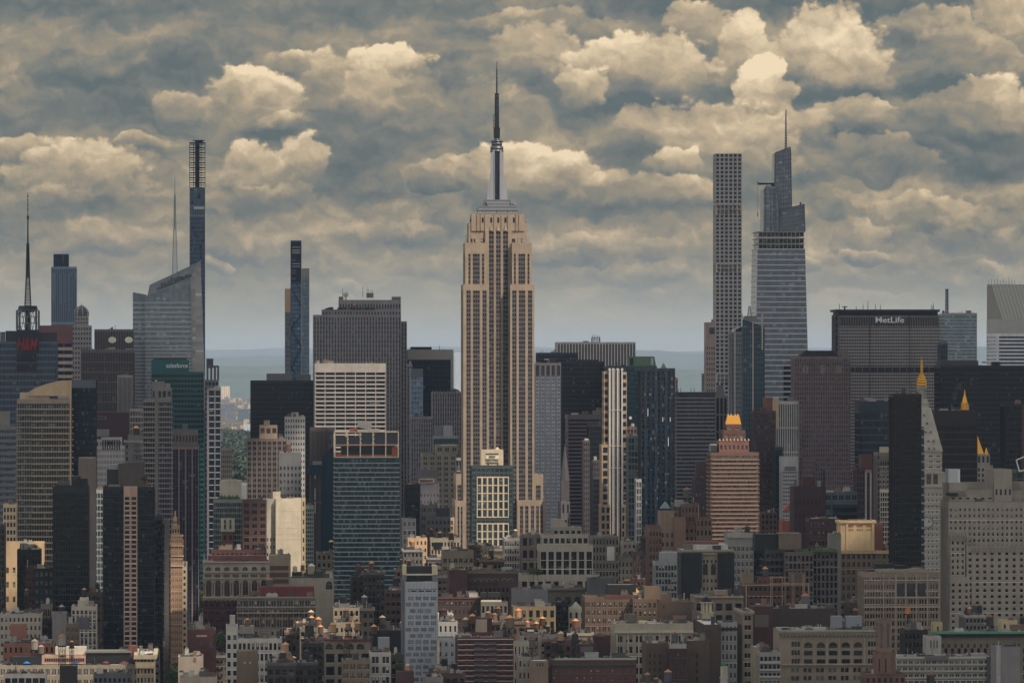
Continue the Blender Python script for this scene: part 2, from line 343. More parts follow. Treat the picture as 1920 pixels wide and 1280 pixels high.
class Bld:
    def __init__(s, kind, label, x0, x1, D, ref=None, cat='building', group=None, rz=GRID, y=0.0):
        s.D = D; s.cx = (x0 + x1) / 2; s.k = D / F; s.rz = rz
        s.e = empty(kind, (WX(s.cx, D), D + y, 0.0), rz); tag(s.e, label, cat, group)
        s.ref = ref or kind.replace('_', ' '); s.wall = {}; s.rnd = random.Random(int(x0 * 7 + x1 * 13 + D)); s.label = label
        s.tops = []
    def mx(s, px): return (px - s.cx) * s.k
    def mz(s, py): return WZ(py, s.D)
    def mbw(s, col, mat=None, name='wall'):
        key = (tuple(col), (mat or M_WALL).name, name)
        if key not in s.wall: s.wall[key] = (MB(), mat or M_WALL, name)
        return s.wall[key][0]
    def face(s, fc, X0, X1, Y0, Y1, t):
        """maps (u, z, outward d) of a face to a box adder; d = 0 on the glass, t on the wall's outer face"""
        if fc == 'F':
            return X1 - X0, lambda mb, u0, u1, z0, z1, d: mb.box(X0 + u0, X0 + u1, Y0 + t - d, Y0 + t + .06, z0, z1)
        if fc == 'R':
            return Y1 - Y0 - t - .07, lambda mb, u0, u1, z0, z1, d: mb.box(X1 - t - .06, X1 - t + d, Y0 + t + .07 + u0, Y0 + t + .07 + u1, z0, z1)
        return Y1 - Y0 - t - .07, lambda mb, u0, u1, z0, z1, d: mb.box(X0 + t - d, X0 + t + .06, Y0 + t + .07 + u0, Y0 + t + .07 + u1, z0, z1)
    def block(s, x0, x1, yt, dep=30.0, y=0.0, yb=None, roof=True, groups=None, **kw):
        st = dict(STY); st.update(kw); t = st['t']; D = s.D
        X0, X1 = s.mx(x0), s.mx(x1); Z1 = s.mz(yt); Z0 = s.mz(yb) if yb is not None else 0.0
        Y0, Y1 = y, y + dep
        RECTS.append((x0, x1, yt, D + y, s, yb or 1400))
        if D < 3450:  # near shade deepened by darkening the colours, mostly of the glass
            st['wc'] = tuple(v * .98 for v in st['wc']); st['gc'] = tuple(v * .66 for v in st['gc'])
        if D > 4400:  # far towers lightened in colour, standing in for more haze and ambient light
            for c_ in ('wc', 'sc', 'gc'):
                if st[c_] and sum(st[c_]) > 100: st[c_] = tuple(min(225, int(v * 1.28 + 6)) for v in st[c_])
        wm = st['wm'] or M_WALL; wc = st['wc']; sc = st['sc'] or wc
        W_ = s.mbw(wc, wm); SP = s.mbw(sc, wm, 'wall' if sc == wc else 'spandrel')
        if st['n'] == 0:          # blank masonry
            W_.box(X0, X1, Y0, Y1, Z0, Z1 - st['par'] + .3)
            zt = Z1 - st['par'] + .3
        else:
            width = X1 - X0; n = st['n'] or max(1, round(width / st['bay'])); bw = width / n; fl = st['fl']
            core = MB().box(X0 + t, X1 - t, Y0 + t, Y1 - t, Z0, Z1 - st['par'] - .05)
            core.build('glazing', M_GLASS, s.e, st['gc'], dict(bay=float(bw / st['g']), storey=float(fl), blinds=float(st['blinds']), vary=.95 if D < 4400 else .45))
            zt = Z1 - st['top']
            zb_ = Z0 + st['foot']
            for fc in (('F', 'R', 'L') if st['sides'] else ('F',)):
                wid, add = s.face(fc, X0, X1, Y0, Y1, t)
                add(W_, 0, wid, zt, Z1, t)                                   # parapet band
                if st['foot']: add(W_, 0, wid, Z0, zb_, t)
                if fc == 'F' and groups:
                    gl = [(s.mx(a) - X0, s.mx(b) - X0, k_) for a, b, k_ in groups]
                else:
                    nn = n if fc == 'F' else max(1, round(wid / bw)); b_ = wid / nn; p_ = b_ * st['pw'] / 2
                    gl = [(i * b_ + p_, (i + 1) * b_ - p_, st['g']) for i in range(nn)]
                u = 0.0
                for a, b, k_ in gl:
                    if a - u > .02: add(W_, u, a, zb_, zt - .01, t - .02)
                    for j in range(1, k_):
                        um = a + (b - a) * j / k_; add(SP, um - st['mw'], um + st['mw'], zb_, zt - .02, t * st['rec'] + .07)
                    u = b
                if wid - u > .02: add(W_, u, wid, zb_, zt - .01, t - .02)
                if st['sh'] > 0:
                    nf = max(1, int(round((zt - zb_) / fl))); f_ = (zt - zb_) / nf
                    for i in range(nf):
                        z = zb_ + i * f_
                        add(SP, .05, wid - .05, z - .005, z + f_ * st['sh'], t * st['rec'] if st['rec'] < 1 else t + .12)
                        if D < 3750 and wm is M_WALL and st['pw'] > .22 and fc == 'F':
                            lt_ = tuple(min(215, v * 1.3 + 10) for v in wc)
                            add(s.mbw(lt_, wm, 'sill_course'), .06, wid - .06, z + f_ * st['sh'] - .26, z + f_ * st['sh'] + .02, max(t * .62, t * min(st['rec'], 1) + .1))
                            if i % 5 == 4 and nf > 7: add(s.mbw(lt_, wm, 'string_course'), .02, wid - .02, z + .1, z + .5, t + .12)
                        if st['bal'] and i:
                            bc, bd, r0, r1 = st['bal']
                            bm1 = MB(); add(bm1, r0 * wid + .1, r1 * wid - .1, z - .12, z + .42, t + bd); bm1.build('balcony', M_PANEL, s.e, bc)
                if st['corn']:
                    ch, cp, cc = st['corn']
                    cm = s.mbw(cc, wm, 'cornice')
                    add(cm, -cp * .0 + .01, wid - .01, Z1 - ch - .2, Z1 + .25, t + cp)
                    if fc == 'F': cm.box(X0 - cp, X0 + .02, Y0 - cp, Y0 + t, Z1 - ch - .19, Z1 + .24); cm.box(X1 - .02, X1 + cp, Y0 - cp, Y0 + t, Z1 - ch - .19, Z1 + .24)
            zt = Z1 - st['par']
        # back wall and parapet, roof
        W_.box(X0 + .01, X1 - .01, Y1 - t, Y1 + .02, Z0, Z1)
        if roof:
            if st['n'] == 0:
                for a in ((X0, X1, Y0, Y0 + .35), (X0, X0 + .35, Y0 + .35, Y1 - t), (X1 - .35, X1, Y0 + .35, Y1 - t)): W_.box(a[0], a[1], a[2], a[3], zt, Z1)
            rcol = st['rc'] or s.rnd.choice([(100, 100, 100), (140, 138, 132), (78, 80, 84), (190, 188, 180), (214, 210, 200), (96, 88, 80)])
            mr = MB().box(X0 + .36, X1 - .36, Y0 + .36, Y1 - .36, zt - .04, zt + .12); mr.build('roof', M_ROOF, s.e, rcol)
            s.tops.append((X0, X1, Y0, Y1, zt + .12)); ROOFS.append((x0, x1, D + Y0, D + Y1, zt + .12, s))
        if st['win']: s.windows(X0, X1, Y0, Z0 + st['foot'], Z1 - st['top'], st)
        return s
    def windows(s, X0, X1, Y0, zb, zt, st):
        """single windows of the front, each an object; the highest rows first"""
        t = st['t']; n = st['n']; bw = (X1 - X0) / n; fl = st['fl']; nf = max(1, int(round((zt - zb) / fl))); f_ = (zt - zb) / nf
        p_ = bw * st['pw'] / 2; k_ = st['g']; ww = (bw - 2 * p_) / k_ - st['mw'] * 2; hh = f_ * (1 - st['sh'])
        key = (round(ww, 2), round(hh, 2))
        fr = MB(); e_ = .16
        for a in ((0, e_, 0, hh), (ww - e_, ww, 0, hh), (e_, ww - e_, 0, e_), (e_, ww - e_, hh - e_, hh), (e_, ww - e_, hh * .5 - .06, hh * .5 + .06)): fr.box(a[0], a[1], -.12, .04, a[2], a[3])
        fm = fr.mesh('window_frame'); fm.materials.append(M_PANEL)
        pn = MB().box(e_, ww - e_, .0, .03, e_, hh - e_); pm = pn.mesh('pane'); pm.materials.append(M_PANE)
        bl = MB().box(e_ + .01, ww - e_ - .01, -.06, -.02, hh * .45, hh - e_ - .01); bm_ = bl.mesh('blind'); bm_.materials.append(M_PANEL)
        cnt = 0
        for r in range(nf):
            z = zt - (r + 1) * f_ + f_ * st['sh']
            if z < zb: break
            for i in range(n):
                for j in range(k_):
                    if cnt >= st['win']: return
                    x = X0 + i * bw + p_ + (bw - 2 * p_) * j / k_ + st['mw']
                    o = bpy.data.objects.new('window', fm); COL.objects.link(o); o.parent = s.e; o.location = (x, Y0 + t * .62, z); o.color = srgb(*s.wf)
                    q = bpy.data.objects.new('pane', pm); COL.objects.link(q); q.parent = o; v = s.rnd.uniform(.6, 1.5)
                    q.color = (st_lin(st['gc'])[0] * v, st_lin(st['gc'])[1] * v, st_lin(st['gc'])[2] * v, 1)
                    if s.rnd.random() < .3:
                        q2 = bpy.data.objects.new('blind', bm_); COL.objects.link(q2); q2.parent = o; q2.color = srgb(*s.rnd.choice([(170, 168, 158), (130, 128, 120), (190, 186, 176)]))
                    cnt += 1
    wf = (70, 66, 60)
    def outline(s, pts, dep, col, y=0.0, mat=None, name='wall', rect=True):
        """a shape with the outline pts (photo px), dep metres deep"""
        P_ = [(s.mx(a), s.mz(b)) for a, b in pts]
        area = sum(P_[i][0] * P_[(i + 1) % len(P_)][1] - P_[(i + 1) % len(P_)][0] * P_[i][1] for i in range(len(P_)))
        if area < 0: P_ = P_[::-1]
        s.mbw(col, mat or M_WALL, name).extr(P_, y, y + dep)
        if rect: RECTS.append((min(p[0] for p in pts), max(p[0] for p in pts), sum(p[1] for p in pts[:1]), s.D + y, s, 1400))
        return s
    def box(s, x0, x1, yt, yb, y0, y1, col, mat=None, name='bulkhead'):
        if name in SINGLE:
            MB().box(s.mx(x0), s.mx(x1), y0, y1, s.mz(yb), s.mz(yt)).build(name, mat or M_WALL, s.e, col, dict(bay=2.0, storey=4.0, blinds=.05)); return s
        s.mbw(col, mat, name).box(s.mx(x0), s.mx(x1), y0, y1, s.mz(yb), s.mz(yt)); return s
    def fire_escape(s, x0, x1, yt, fl):
        m = MB(); X = s.mx(x0 + (x1 - x0) * s.rnd.uniform(.25, .6)); z = s.mz(yt) - fl * .8; w = 3.4; k = 0
        while z > 6 and k < 14:
            m.box(X, X + w, -1.1, -.02, z, z + .1); m.box(X, X + w, -1.12, -1.04, z + .8, z + .88); m.box(X, X + .07, -1.1, -.02, z, z + .9); m.box(X + w - .07, X + w, -1.1, -.02, z, z + .9)
            m.bar((X + (.4 if k % 2 else w - .4), -.8, z), (X + (w - .4 if k % 2 else .4), -.8, z - fl), .09)
            z -= fl; k += 1
        if k: s.own('fire_escape', m, (30, 30, 32), M_METAL)
    def own(s, name, mb, col, mat=None, smooth=False, props=None):
        return mb.build(name, mat or M_WALL, s.e, col, props, smooth)
    def clutter(s, n=5, which=-1, hmax=4.5, cols=None):
        if not s.tops: return s
        X0, X1, Y0, Y1, z = s.tops[which]; r = s.rnd
        for i in range(int(n * (3.0 if s.D < 3150 else 1.5)) if (X1 - X0) > 9 else n):
            w = r.uniform(1.6, min(7.0, max(2.2, (X1 - X0) * .28))); h = r.uniform(1.0, hmax) * (1.0 if r.random() < .6 else .5); d = r.uniform(2, 5)
            if X1 - X0 < w + 1.6 or Y1 - Y0 < d + 2: continue
            x = r.uniform(X0 + .6, X1 - .6 - w); y = r.uniform(Y0 + .7, Y1 - .7 - d)
            kind = r.random()
            c = r.choice(cols or [(150, 148, 142), (110, 108, 104), (176, 172, 162), (84, 80, 76), (120, 96, 80), (60, 62, 66)])
            if r.random() < .3 and s.D < 3500:
                me = duct_mesh(); nm = 'duct'; w = min(r.uniform(4, 9), (X1 - X0) * .5); d = r.uniform(.7, 1.2); h = r.uniform(.8, 1.6); x = min(x, X1 - .6 - w)
            elif kind < .45:
                me = bulk_mesh(); nm = 'bulkhead'; mt = None
            elif kind < .8: me = ahu_mesh(); nm = 'air_handler'
            else:
                me = pipe_mesh(); nm = 'vent_pipe'; w = d = r.uniform(.5, .9); h = r.uniform(2, 5)
            o = bpy.data.objects.new(nm, me); COL.objects.link(o); o.parent = s.e; o.location = (x, y, z); o.scale = (w, d, h); o.color = srgb(*c)
        return s
    def done(s):
        for (key, (mb, mat, name)) in s.wall.items():
            mb.build(name, mat, s.e, key[0])
        return s
_lin = {}
def st_lin(c):
    if c not in _lin: _lin[c] = srgb(*c)
    return _lin[c]
def pane_material():
    m, nt, p = new_mat('pane'); N = nt.nodes.new; oi = N('ShaderNodeObjectInfo'); nt.links.new(oi.outputs['Color'], p.inputs['Base Color'])
    p.inputs['Roughness'].default_value = 0.1; p.inputs['Specular IOR Level'].default_value = 0.8
    return m
M_PANE = pane_material()
_protos = {}
def bulk_mesh():
    if 'b' not in _protos:
        mb = MB().box(0, 1, 0, 1, 0, .94).box(-.04, 1.04, -.04, 1.04, .94, 1.0).box(.35, .6, -.02, .1, .0, .55)
        _protos['b'] = mb.mesh('bulkhead'); _protos['b'].materials.append(M_WALL)
    return _protos['b']
def ahu_mesh():
    if 'a' not in _protos:
        mb = MB().box(0, 1, 0, 1, .12, .8).box(.05, .15, .1, .9, 0, .12).box(.85, .95, .1, .9, 0, .12).frus(.28, .5, .8, 1.0, .18, .18, 10).frus(.72, .5, .8, 1.0, .18, .18, 10).box(.1, .9, -.03, 0, .25, .7)
        _protos['a'] = mb.mesh('air_handler'); _protos['a'].materials.append(M_PANEL)
    return _protos['a']
def duct_mesh():
    if 'd' not in _protos:
        mb = MB().box(0, 1, 0, 1, .35, .9).box(.94, 1, .1, .9, 0, .35).box(0, .06, .1, .9, 0, .35).box(.3, .34, -.05, 1.05, .3, .95).box(.64, .68, -.05, 1.05, .3, .95).box(.8, .92, .2, .8, .9, 1.5)
        _protos['d'] = mb.mesh('duct'); _protos['d'].materials.append(M_METAL)
    return _protos['d']
def pipe_mesh():
    if 'p' not in _protos:
        mb = MB().frus(.5, .5, 0, .9, .3, .3, 8).frus(.5, .5, .9, 1.0, .5, .45, 8)
        _protos['p'] = mb.mesh('vent_pipe'); _protos['p'].materials.append(M_METAL)
    return _protos['p']

# ------------------------------------------------------------------ rooftop water tanks
def tank_protos():
    tk = MB().frus(0, 0, 0, 4.6, 2.0, 1.86, 20)
    for z in (.3, .8, 1.4, 2.1, 2.9, 3.8): tk.frus(0, 0, z, z + .09, 2.05 - z * .03, 2.05 - z * .03, 20)
    for i in range(20):
        a = 6.283185 * i / 20; tk.bar((2.0 * math.cos(a), 2.0 * math.sin(a), 0), (1.87 * math.cos(a), 1.87 * math.sin(a), 4.55), .05)
    rf = MB().frus(0, 0, 4.5, 4.62, 2.2, 2.2, 20).frus(0, 0, 4.62, 6.0, 2.2, .12, 20).frus(0, 0, 6.0, 6.25, .18, .1, 8)
    st = MB()
    c = [(-1.5, -1.5), (1.5, -1.5), (1.5, 1.5), (-1.5, 1.5)]
    for i in range(4):
        a, b = c[i], c[(i + 1) % 4]
        st.bar((a[0], a[1], -3.4), (a[0], a[1], -.25), .14); st.bar((a[0], a[1], -3.3), (b[0], b[1], -.4), .07); st.bar((b[0], b[1], -3.3), (a[0], a[1], -.4), .07)
        st.bar((a[0], a[1], -1.8), (b[0], b[1], -1.8), .08)
    for k_ in range(-2, 3): st.box(-2.1, 2.1, k_ * .8 - .14, k_ * .8 + .14, -.25, 0)
    st.frus(0, 0, -3.4, -.2, .22, .22, 8)
    out = []
    for nm, mb, mt in (('tank', tk, M_WOOD), ('cone_roof', rf, M_WOOD), ('stand', st, M_METAL)):
        me = mb.mesh(nm); me.materials.append(mt); out.append((nm, me))
    return out
TANK = tank_protos()
TANKS = []
def find_roof(px, ytip, D, dia):
    best = None
    for x0, x1, ya, yb, z, b in ROOFS:
        if not (x0 + dia * .25 < px < x1 - dia * .25) or not (D - 170 < ya < D + 260) or yb - ya < 7: continue
        dd = ya + min((yb - ya) * .5, 9); s_ = dia * dd / F / 4.2; zb = WZ(ytip, dd) - 6.2 * s_; leg = zb - z
        if .4 < leg < 11 and (best is None or abs(leg - 3) < best[0]): best = (abs(leg - 3), dd, leg)
    return best
def tank(px, ytip, D, host, dia=7.5, col=(120, 96, 74), roof=(200, 140, 88), stand=True, what='', hgt=1.0):
    fr_ = find_roof(px, ytip, D, dia)
    if fr_: D = fr_[1]
    else: print('NOROOF', px, ytip, D); return None
    """px of its centre and ytip of its point in the photo"""
    s_ = dia * D / F / 4.2; z = WZ(ytip, D) - 6.2 * s_ * hgt
    TANKS.append((px, D, host, what, dia))
    e = empty('water_tank', (WX(px, D), D, z), random.Random(int(px * 3 + ytip)).uniform(0, 1.5)); e.scale = (s_, s_, s_ * hgt)
    w = what or ('wooden water tank with %s cone roof' % ('tan' if roof[0] > 170 else 'dark'))
    tag(e, w + ' on ' + host, 'water tank', 'water tanks on the rooftops')
    for nm, me in TANK:
        o = bpy.data.objects.new(nm, me); COL.objects.link(o); o.parent = e
        if nm == 'stand': o.scale = (1, 1, fr_[2] / s_ / 3.4)
        o.color = srgb(*(col if nm == 'tank' else roof if nm == 'cone_roof' else (52, 50, 48)))
    return e

def lettering(b, text, px, py, hpx, col, y=-.5, mat=None, name='lettering', sx=1.0, shear=0.0, wpx=None, bold=0.0, parent=None):
    cu = bpy.data.curves.new(name, 'FONT'); cu.body = text; cu.size = 1.0; cu.extrude = .03; cu.offset = bold; cu.shear = shear
    cu.align_x = 'CENTER'; cu.align_y = 'CENTER'
    tmp = bpy.data.objects.new('tmp', cu); COL.objects.link(tmp)
    bpy.context.view_layer.update()
    me = bpy.data.meshes.new_from_object(tmp.evaluated_get(bpy.context.evaluated_depsgraph_get()))
    bpy.data.objects.remove(tmp); bpy.data.curves.remove(cu)
    co = np.empty(len(me.vertices) * 3); me.vertices.foreach_get('co', co); co = co.reshape(-1, 3)
    w0 = co[:, 0].max() - co[:, 0].min(); h0 = co[:, 1].max() - co[:, 1].min()
    sc_ = hpx * b.k / h0; scx = (wpx * b.k / w0) if wpx else sc_ * sx
    cx, cy = (co[:, 0].max() + co[:, 0].min()) / 2, (co[:, 1].max() + co[:, 1].min()) / 2
    o = bpy.data.objects.new(name, me); COL.objects.link(o); o.parent = parent or b.e
    o.rotation_euler = (R(90), 0, 0); o.scale = (scx, sc_, 8.0)
    o.location = (b.mx(px) - cx * scx, y, b.mz(py) - cy * sc_)
    me.materials.clear(); me.materials.append(mat or M_PANEL); o.color = srgb(*col)
    return o

# ================================================================== the landmark towers
def empire_state():
    b = Bld('empire_state_tower', 'tallest limestone skyscraper with setbacks, silver mast and long antenna, in the centre', 852, 1021, 4200, 'tall limestone skyscraper', 'skyscraper')
    st = (162, 138, 112); al = (92, 84, 90); dk = (40, 46, 56)
    k = dict(wc=st, sc=al, gc=(34, 40, 50), fl=3.75, top=5.0, t=.9, rec=.45, sh=.42, mw=.22, bay=9.5, g=3, pw=.34, blinds=.22)
    # lower wings
    b.block(852, 871, 937, 60, y=-14, groups=[(856.5, 859.5, 1), (862.5, 865.5, 1)], **k)
    b.block(968, 1021, 936, 60, y=-14, groups=[(973, 979, 2), (983, 989, 2), (993.5, 999.5, 2), (1003.5, 1008.5, 2), (1011.5, 1016, 2)], **k)
    b.block(855, 868.8, 888, 42, y=2, groups=[(858, 865, 3)], **dict(k, top=9))
    b.block(1001, 1019, 889, 42, y=2, groups=[(1005.5, 1014, 3)], **dict(k, top=9))
    # shaft: left wing, right wing, deep centre
    b.block(868.5, 917, 533, 40, y=0, groups=[(874.5, 882.5, 2), (887, 899.5, 3), (904.5, 912.5, 2)], **k)
    b.block(956.5, 1002, 533, 40, y=0, groups=[(960.5, 968.5, 2), (973, 985, 3), (990, 998, 2)], **k)
    b.block(872.5, 913, 455, 36, y=2.5, groups=[(878.5, 882.5, 1), (886.8, 899.7, 3), (904, 908, 1)], yb=534, **dict(k, top=9))
    b.block(960.5, 997.5, 455, 36, y=2.5, groups=[(964, 967.5, 1), (972.5, 985, 3), (989.5, 993, 1)], yb=534, **dict(k, top=9))
    b.block(911, 961, 432, 30, y=9, groups=[(918, 927, 2), (931.2, 940, 2), (944.5, 953.8, 2)], **dict(k, top=.6, roof=False))
    # crown
    b.block(880, 911, 417, 26, y=11, groups=[(884, 887, 1), (889.5, 892.5, 1), (902.5, 909, 2)], yb=456, **dict(k, top=13, sh=.35))
    b.block(957, 989, 417, 26, y=11, groups=[(961, 967.5, 2), (978.5, 981.5, 1)], yb=456, **dict(k, top=13, sh=.35))
    b.block(885, 985, 400.5, 22, y=10, groups=[(904.5, 908, 1), (920.3, 924, 1), (933.5, 937.5, 1), (947, 951, 1), (963, 966.5, 1)], yb=432.5, **dict(k, top=3, foot=6.5, sh=.1, fl=6))
    for x in (896, 903, 911, 928, 942, 954, 969, 975): b.box(x - .8, x + .8, 400.8, 432, 9.2, 10.2, st, None, 'wall')
    for x in (921.5, 935, 949): b.mbw(st, None, 'wall').frus(b.mx(x), 9.4, b.mz(432), b.mz(422), 1.6, .3, 8)
    # observatory terrace and the metal stages under the mast
    sil = (150, 152, 158); b.k
    ob = MB(); cy = 22.0
    def stage(x0, x1, yb, yt, d): ob.box(b.mx(x0), b.mx(x1), cy - d, cy + d, b.mz(yb), b.mz(yt))
    stage(896, 973, 400, 398.6, 11); stage(896, 973, 393.5, 391.5, 11); stage(897.5, 971.5, 398.6, 393.5, 9.6)
    stage(899, 972, 391.5, 387, 10.2); stage(901, 971, 387, 385.6, 10.8); stage(909, 967, 385.6, 381, 9.4); stage(908, 968, 381, 379.8, 9.9)
    stage(911, 959, 379.8, 374.5, 8.4); stage(910, 960, 374.5, 373.4, 9)
    b.own('observatory', ob, sil, M_METAL)
    gl = MB()
    for i in range(26): gl.box(b.mx(898.2 + i * 2.82), b.mx(899.6 + i * 2.82), cy - 9.9, cy - 9.5, b.mz(398), b.mz(394))
    b.own('railing', gl, (205, 205, 200), M_PANEL)
    ms = MB(); x0 = b.mx(934.3)
    def rnd(yb, yt, w0, w1, k_=20): ms.frus(x0, cy, b.mz(yb), b.mz(yt), w0 * b.k, w1 * b.k, k_)
    rnd(373.4, 284, 11.0, 11.0); rnd(284, 279, 12.4, 12.4); rnd(279, 273, 12.2, 12.2); rnd(273, 271.5, 11.0, 10.2)
    rnd(271.5, 264, 9.8, 9.8); rnd(264, 262, 11.5, 11.5); rnd(262, 260.5, 8.5, 7); rnd(260.5, 256.5, 6.6, 3.0)
    b.own('mast_shaft', ms, (112, 114, 120), M_METAL, True)
    fin = MB()
    for sx in (-1, 1):                     # winged buttresses stepping up the mast
        for w, yt in ((19.0, 354), (17.2, 341), (14.8, 325), (12.6, 287)):
            fin.extr([(x0 + sx * 5.4 * b.k, b.mz(373.4)), (x0 + sx * w * b.k, b.mz(373.4)), (x0 + sx * (w - .7) * b.k, b.mz(yt)), (x0 + sx * 5.4 * b.k, b.mz(yt - 9))][::sx], cy - 6.4 + w * .05, cy - 4.2)
        fin.box(x0 + sx * 5 * b.k - .2, x0 + sx * 5 * b.k + .2, cy - 6.8, cy - 5, b.mz(373), b.mz(285))
    b.own('buttress', fin, (176, 177, 182), M_METAL)
    gz = MB()
    for i in range(5): gz.box(x0 + (-3.9 + i * 1.75) * b.k, x0 + (-3.1 + i * 1.75) * b.k, cy - 6.1, cy - 4.4, b.mz(373), b.mz(285))
    b.own('mast_window_strip', gz, (48, 56, 66), M_GLASS, props=dict(bay=2.0, storey=4.0, blinds=0.0))
    an = MB()
    lattice(an, x0, cy, b.mz(257), b.mz(238.5), 4.4 * b.k, 4.8 * b.k, 5, .5)
    an.frus(x0, cy, b.mz(257), b.mz(238), 3.2 * b.k, 3.2 * b.k, 8)
    for y_ in (254, 250, 246, 242): an.frus(x0, cy, b.mz(y_), b.mz(y_ - 1.2), 5.3 * b.k, 5.3 * b.k, 10)
    an.frus(x0, cy, b.mz(238.4), b.mz(237.6), 7.5 * b.k, 7.5 * b.k, 12)
    lattice(an, x0, cy, b.mz(237.6), b.mz(173.5), 3.2 * b.k, 2.5 * b.k, 16, .5)
    an.frus(x0, cy, b.mz(237), b.mz(173), 2.1 * b.k, 1.6 * b.k, 6)
    for i in range(13):
        y_ = 232 - i * 4.5; an.frus(x0, cy, b.mz(y_), b.mz(y_ - 1.2), (3.7 if i % 2 else 4.2) * b.k, 3.6 * b.k, 6)
    an.box(x0 - 7.2 * b.k, x0 - 6.2 * b.k, cy - .5, cy + .5, b.mz(238), b.mz(213)); an.box(x0 - 7.2 * b.k, x0 - 3 * b.k, cy - .4, cy + .4, b.mz(214), b.mz(213)); an.box(x0 - 7.2 * b.k, x0 - 3 * b.k, cy - .4, cy + .4, b.mz(224.5), b.mz(223.8))
    an.frus(x0, cy, b.mz(173.5), b.mz(172.6), 4.4 * b.k, 4.4 * b.k, 8)
    an.frus(x0, cy, b.mz(172.6), b.mz(140), 1.5 * b.k, 1.2 * b.k, 8); an.frus(x0, cy, b.mz(140), b.mz(125), 1.0 * b.k, .8 * b.k, 6)
    for y_ in (168, 160, 152, 144, 137, 131): an.frus(x0, cy, b.mz(y_), b.mz(y_ - 2), 1.6 * b.k, 1.5 * b.k, 6)
    an.frus(x0, cy, b.mz(125), b.mz(113), .6 * b.k, .5 * b.k, 6)
    b.own('antenna', an, (62, 66, 72), M_METAL)
    # dishes and whips on the setbacks
    r = b.rnd
    for i in range(26):
        px, py = r.choice([(r.uniform(874, 911), 455), (r.uniform(962, 997), 455), (r.uniform(887, 984), 400.5), (r.uniform(899, 915), 385), (r.uniform(955, 971), 385), (r.uniform(880, 886), 417), (r.uniform(984, 989), 417)])
        m = MB(); h_ = r.uniform(2.0, 6.5)
        if r.random() < .5: m.frus(0, 0, 0, h_, .22, .15, 5)
        else: m.frus(0, 0, 0, 1.2, .15, .15, 5).frus(0, 0, 1.2, 2.6, .9, .8, 8)
        nm = 'whip_aerial' if len(m.v) < 12 else 'drum_aerial'
        o = b.own(nm, m, r.choice([(70, 72, 76), (170, 168, 160)]), M_METAL); o.location = (b.mx(px), (4 if py > 420 else 12), b.mz(py))
    b.done()
empire_state()

def steinway():
    b = Bld('pencil_tower', 'very slender dark glass tower on the left, its open steel crown still under construction', 355, 385, 5500, 'pencil tower', 'skyscraper')
    b.block(355.5, 384.5, 404, 26, n=14, fl=4.6, pw=.12, sh=.12, gc=(42, 62, 86), wc=(74, 88, 104), top=1.5, rec=.5, blinds=.05)
    b.block(355.5, 384.5, 386, 26, yb=404, n=9, fl=20, pw=.3, sh=.05, gc=(46, 64, 84), wc=(86, 98, 110), top=.8, blinds=0)
    b.block(355.5, 384.5, 352, 26, yb=386, n=12, fl=9, pw=.3, sh=.1, gc=(60, 80, 100), wc=(64, 78, 94), top=.8, blinds=.1)
    m = MB()
    for i in range(9):
        z0, z1 = b.mz(352 - i * 9.4), b.mz(352 - (i + 1) * 9.4)
        X0, X1 = b.mx(355.6), b.mx(384.4)
        for x in (X0, X0 + 4.2, X1 - 4.2, X1): m.bar((x, .4, z0), (x, .4, z1), .42); m.bar((x, 13, z0), (x, 13, z1), .4)
        for y in (.4, 13): m.bar((X0, y, z1), (X1, y, z1), .4)
        m.box(X0, X1, .3, 13, z1 - .25, z1 + .15) if i % 2 == 0 else None
        m.bar((X0 + 4.2, .4, z0), (X1 - 4.2, .4, z1), .22) if i % 2 else m.bar((X1 - 4.2, .4, z0), (X0 + 4.2, .4, z1), .22)
        m.bar((0, .4, z0), (0, .4, z1), .25)
    m.box(b.mx(355), b.mx(385), 0, 13.5, b.mz(269), b.mz(267)); m.box(b.mx(362), b.mx(383.5), 3, 9, b.mz(264), b.mz(262.4)); m.box(b.mx(366), b.mx(380), 4, 8, b.mz(267), b.mz(264))
    for i in range(18): m.box(b.mx(357), b.mx(383), 1.5, 12, b.mz(352 - i * 4.7), b.mz(351.2 - i * 4.7))
    m.box(b.mx(366), b.mx(374), 4, 10, b.mz(352), b.mz(268)); b.own('steel_crown', m, (40, 54, 70), M_METAL)
    r = b.rnd; w = MB()
    for i in range(24):
        x = r.uniform(357, 380); y = r.uniform(360, 640); w.box(b.mx(x), b.mx(x + r.uniform(2, 4)), -.15, .2, b.mz(y + 5), b.mz(y))
    b.own('louvre', w, (22, 30, 42), M_PANEL)
    b.box(364, 383, 388, 392, -.3, .3, (190, 190, 180), M_PANEL, 'light_strip')
    RECTS.append((355, 385, 262, 5500, b, 352)); b.done()
steinway()

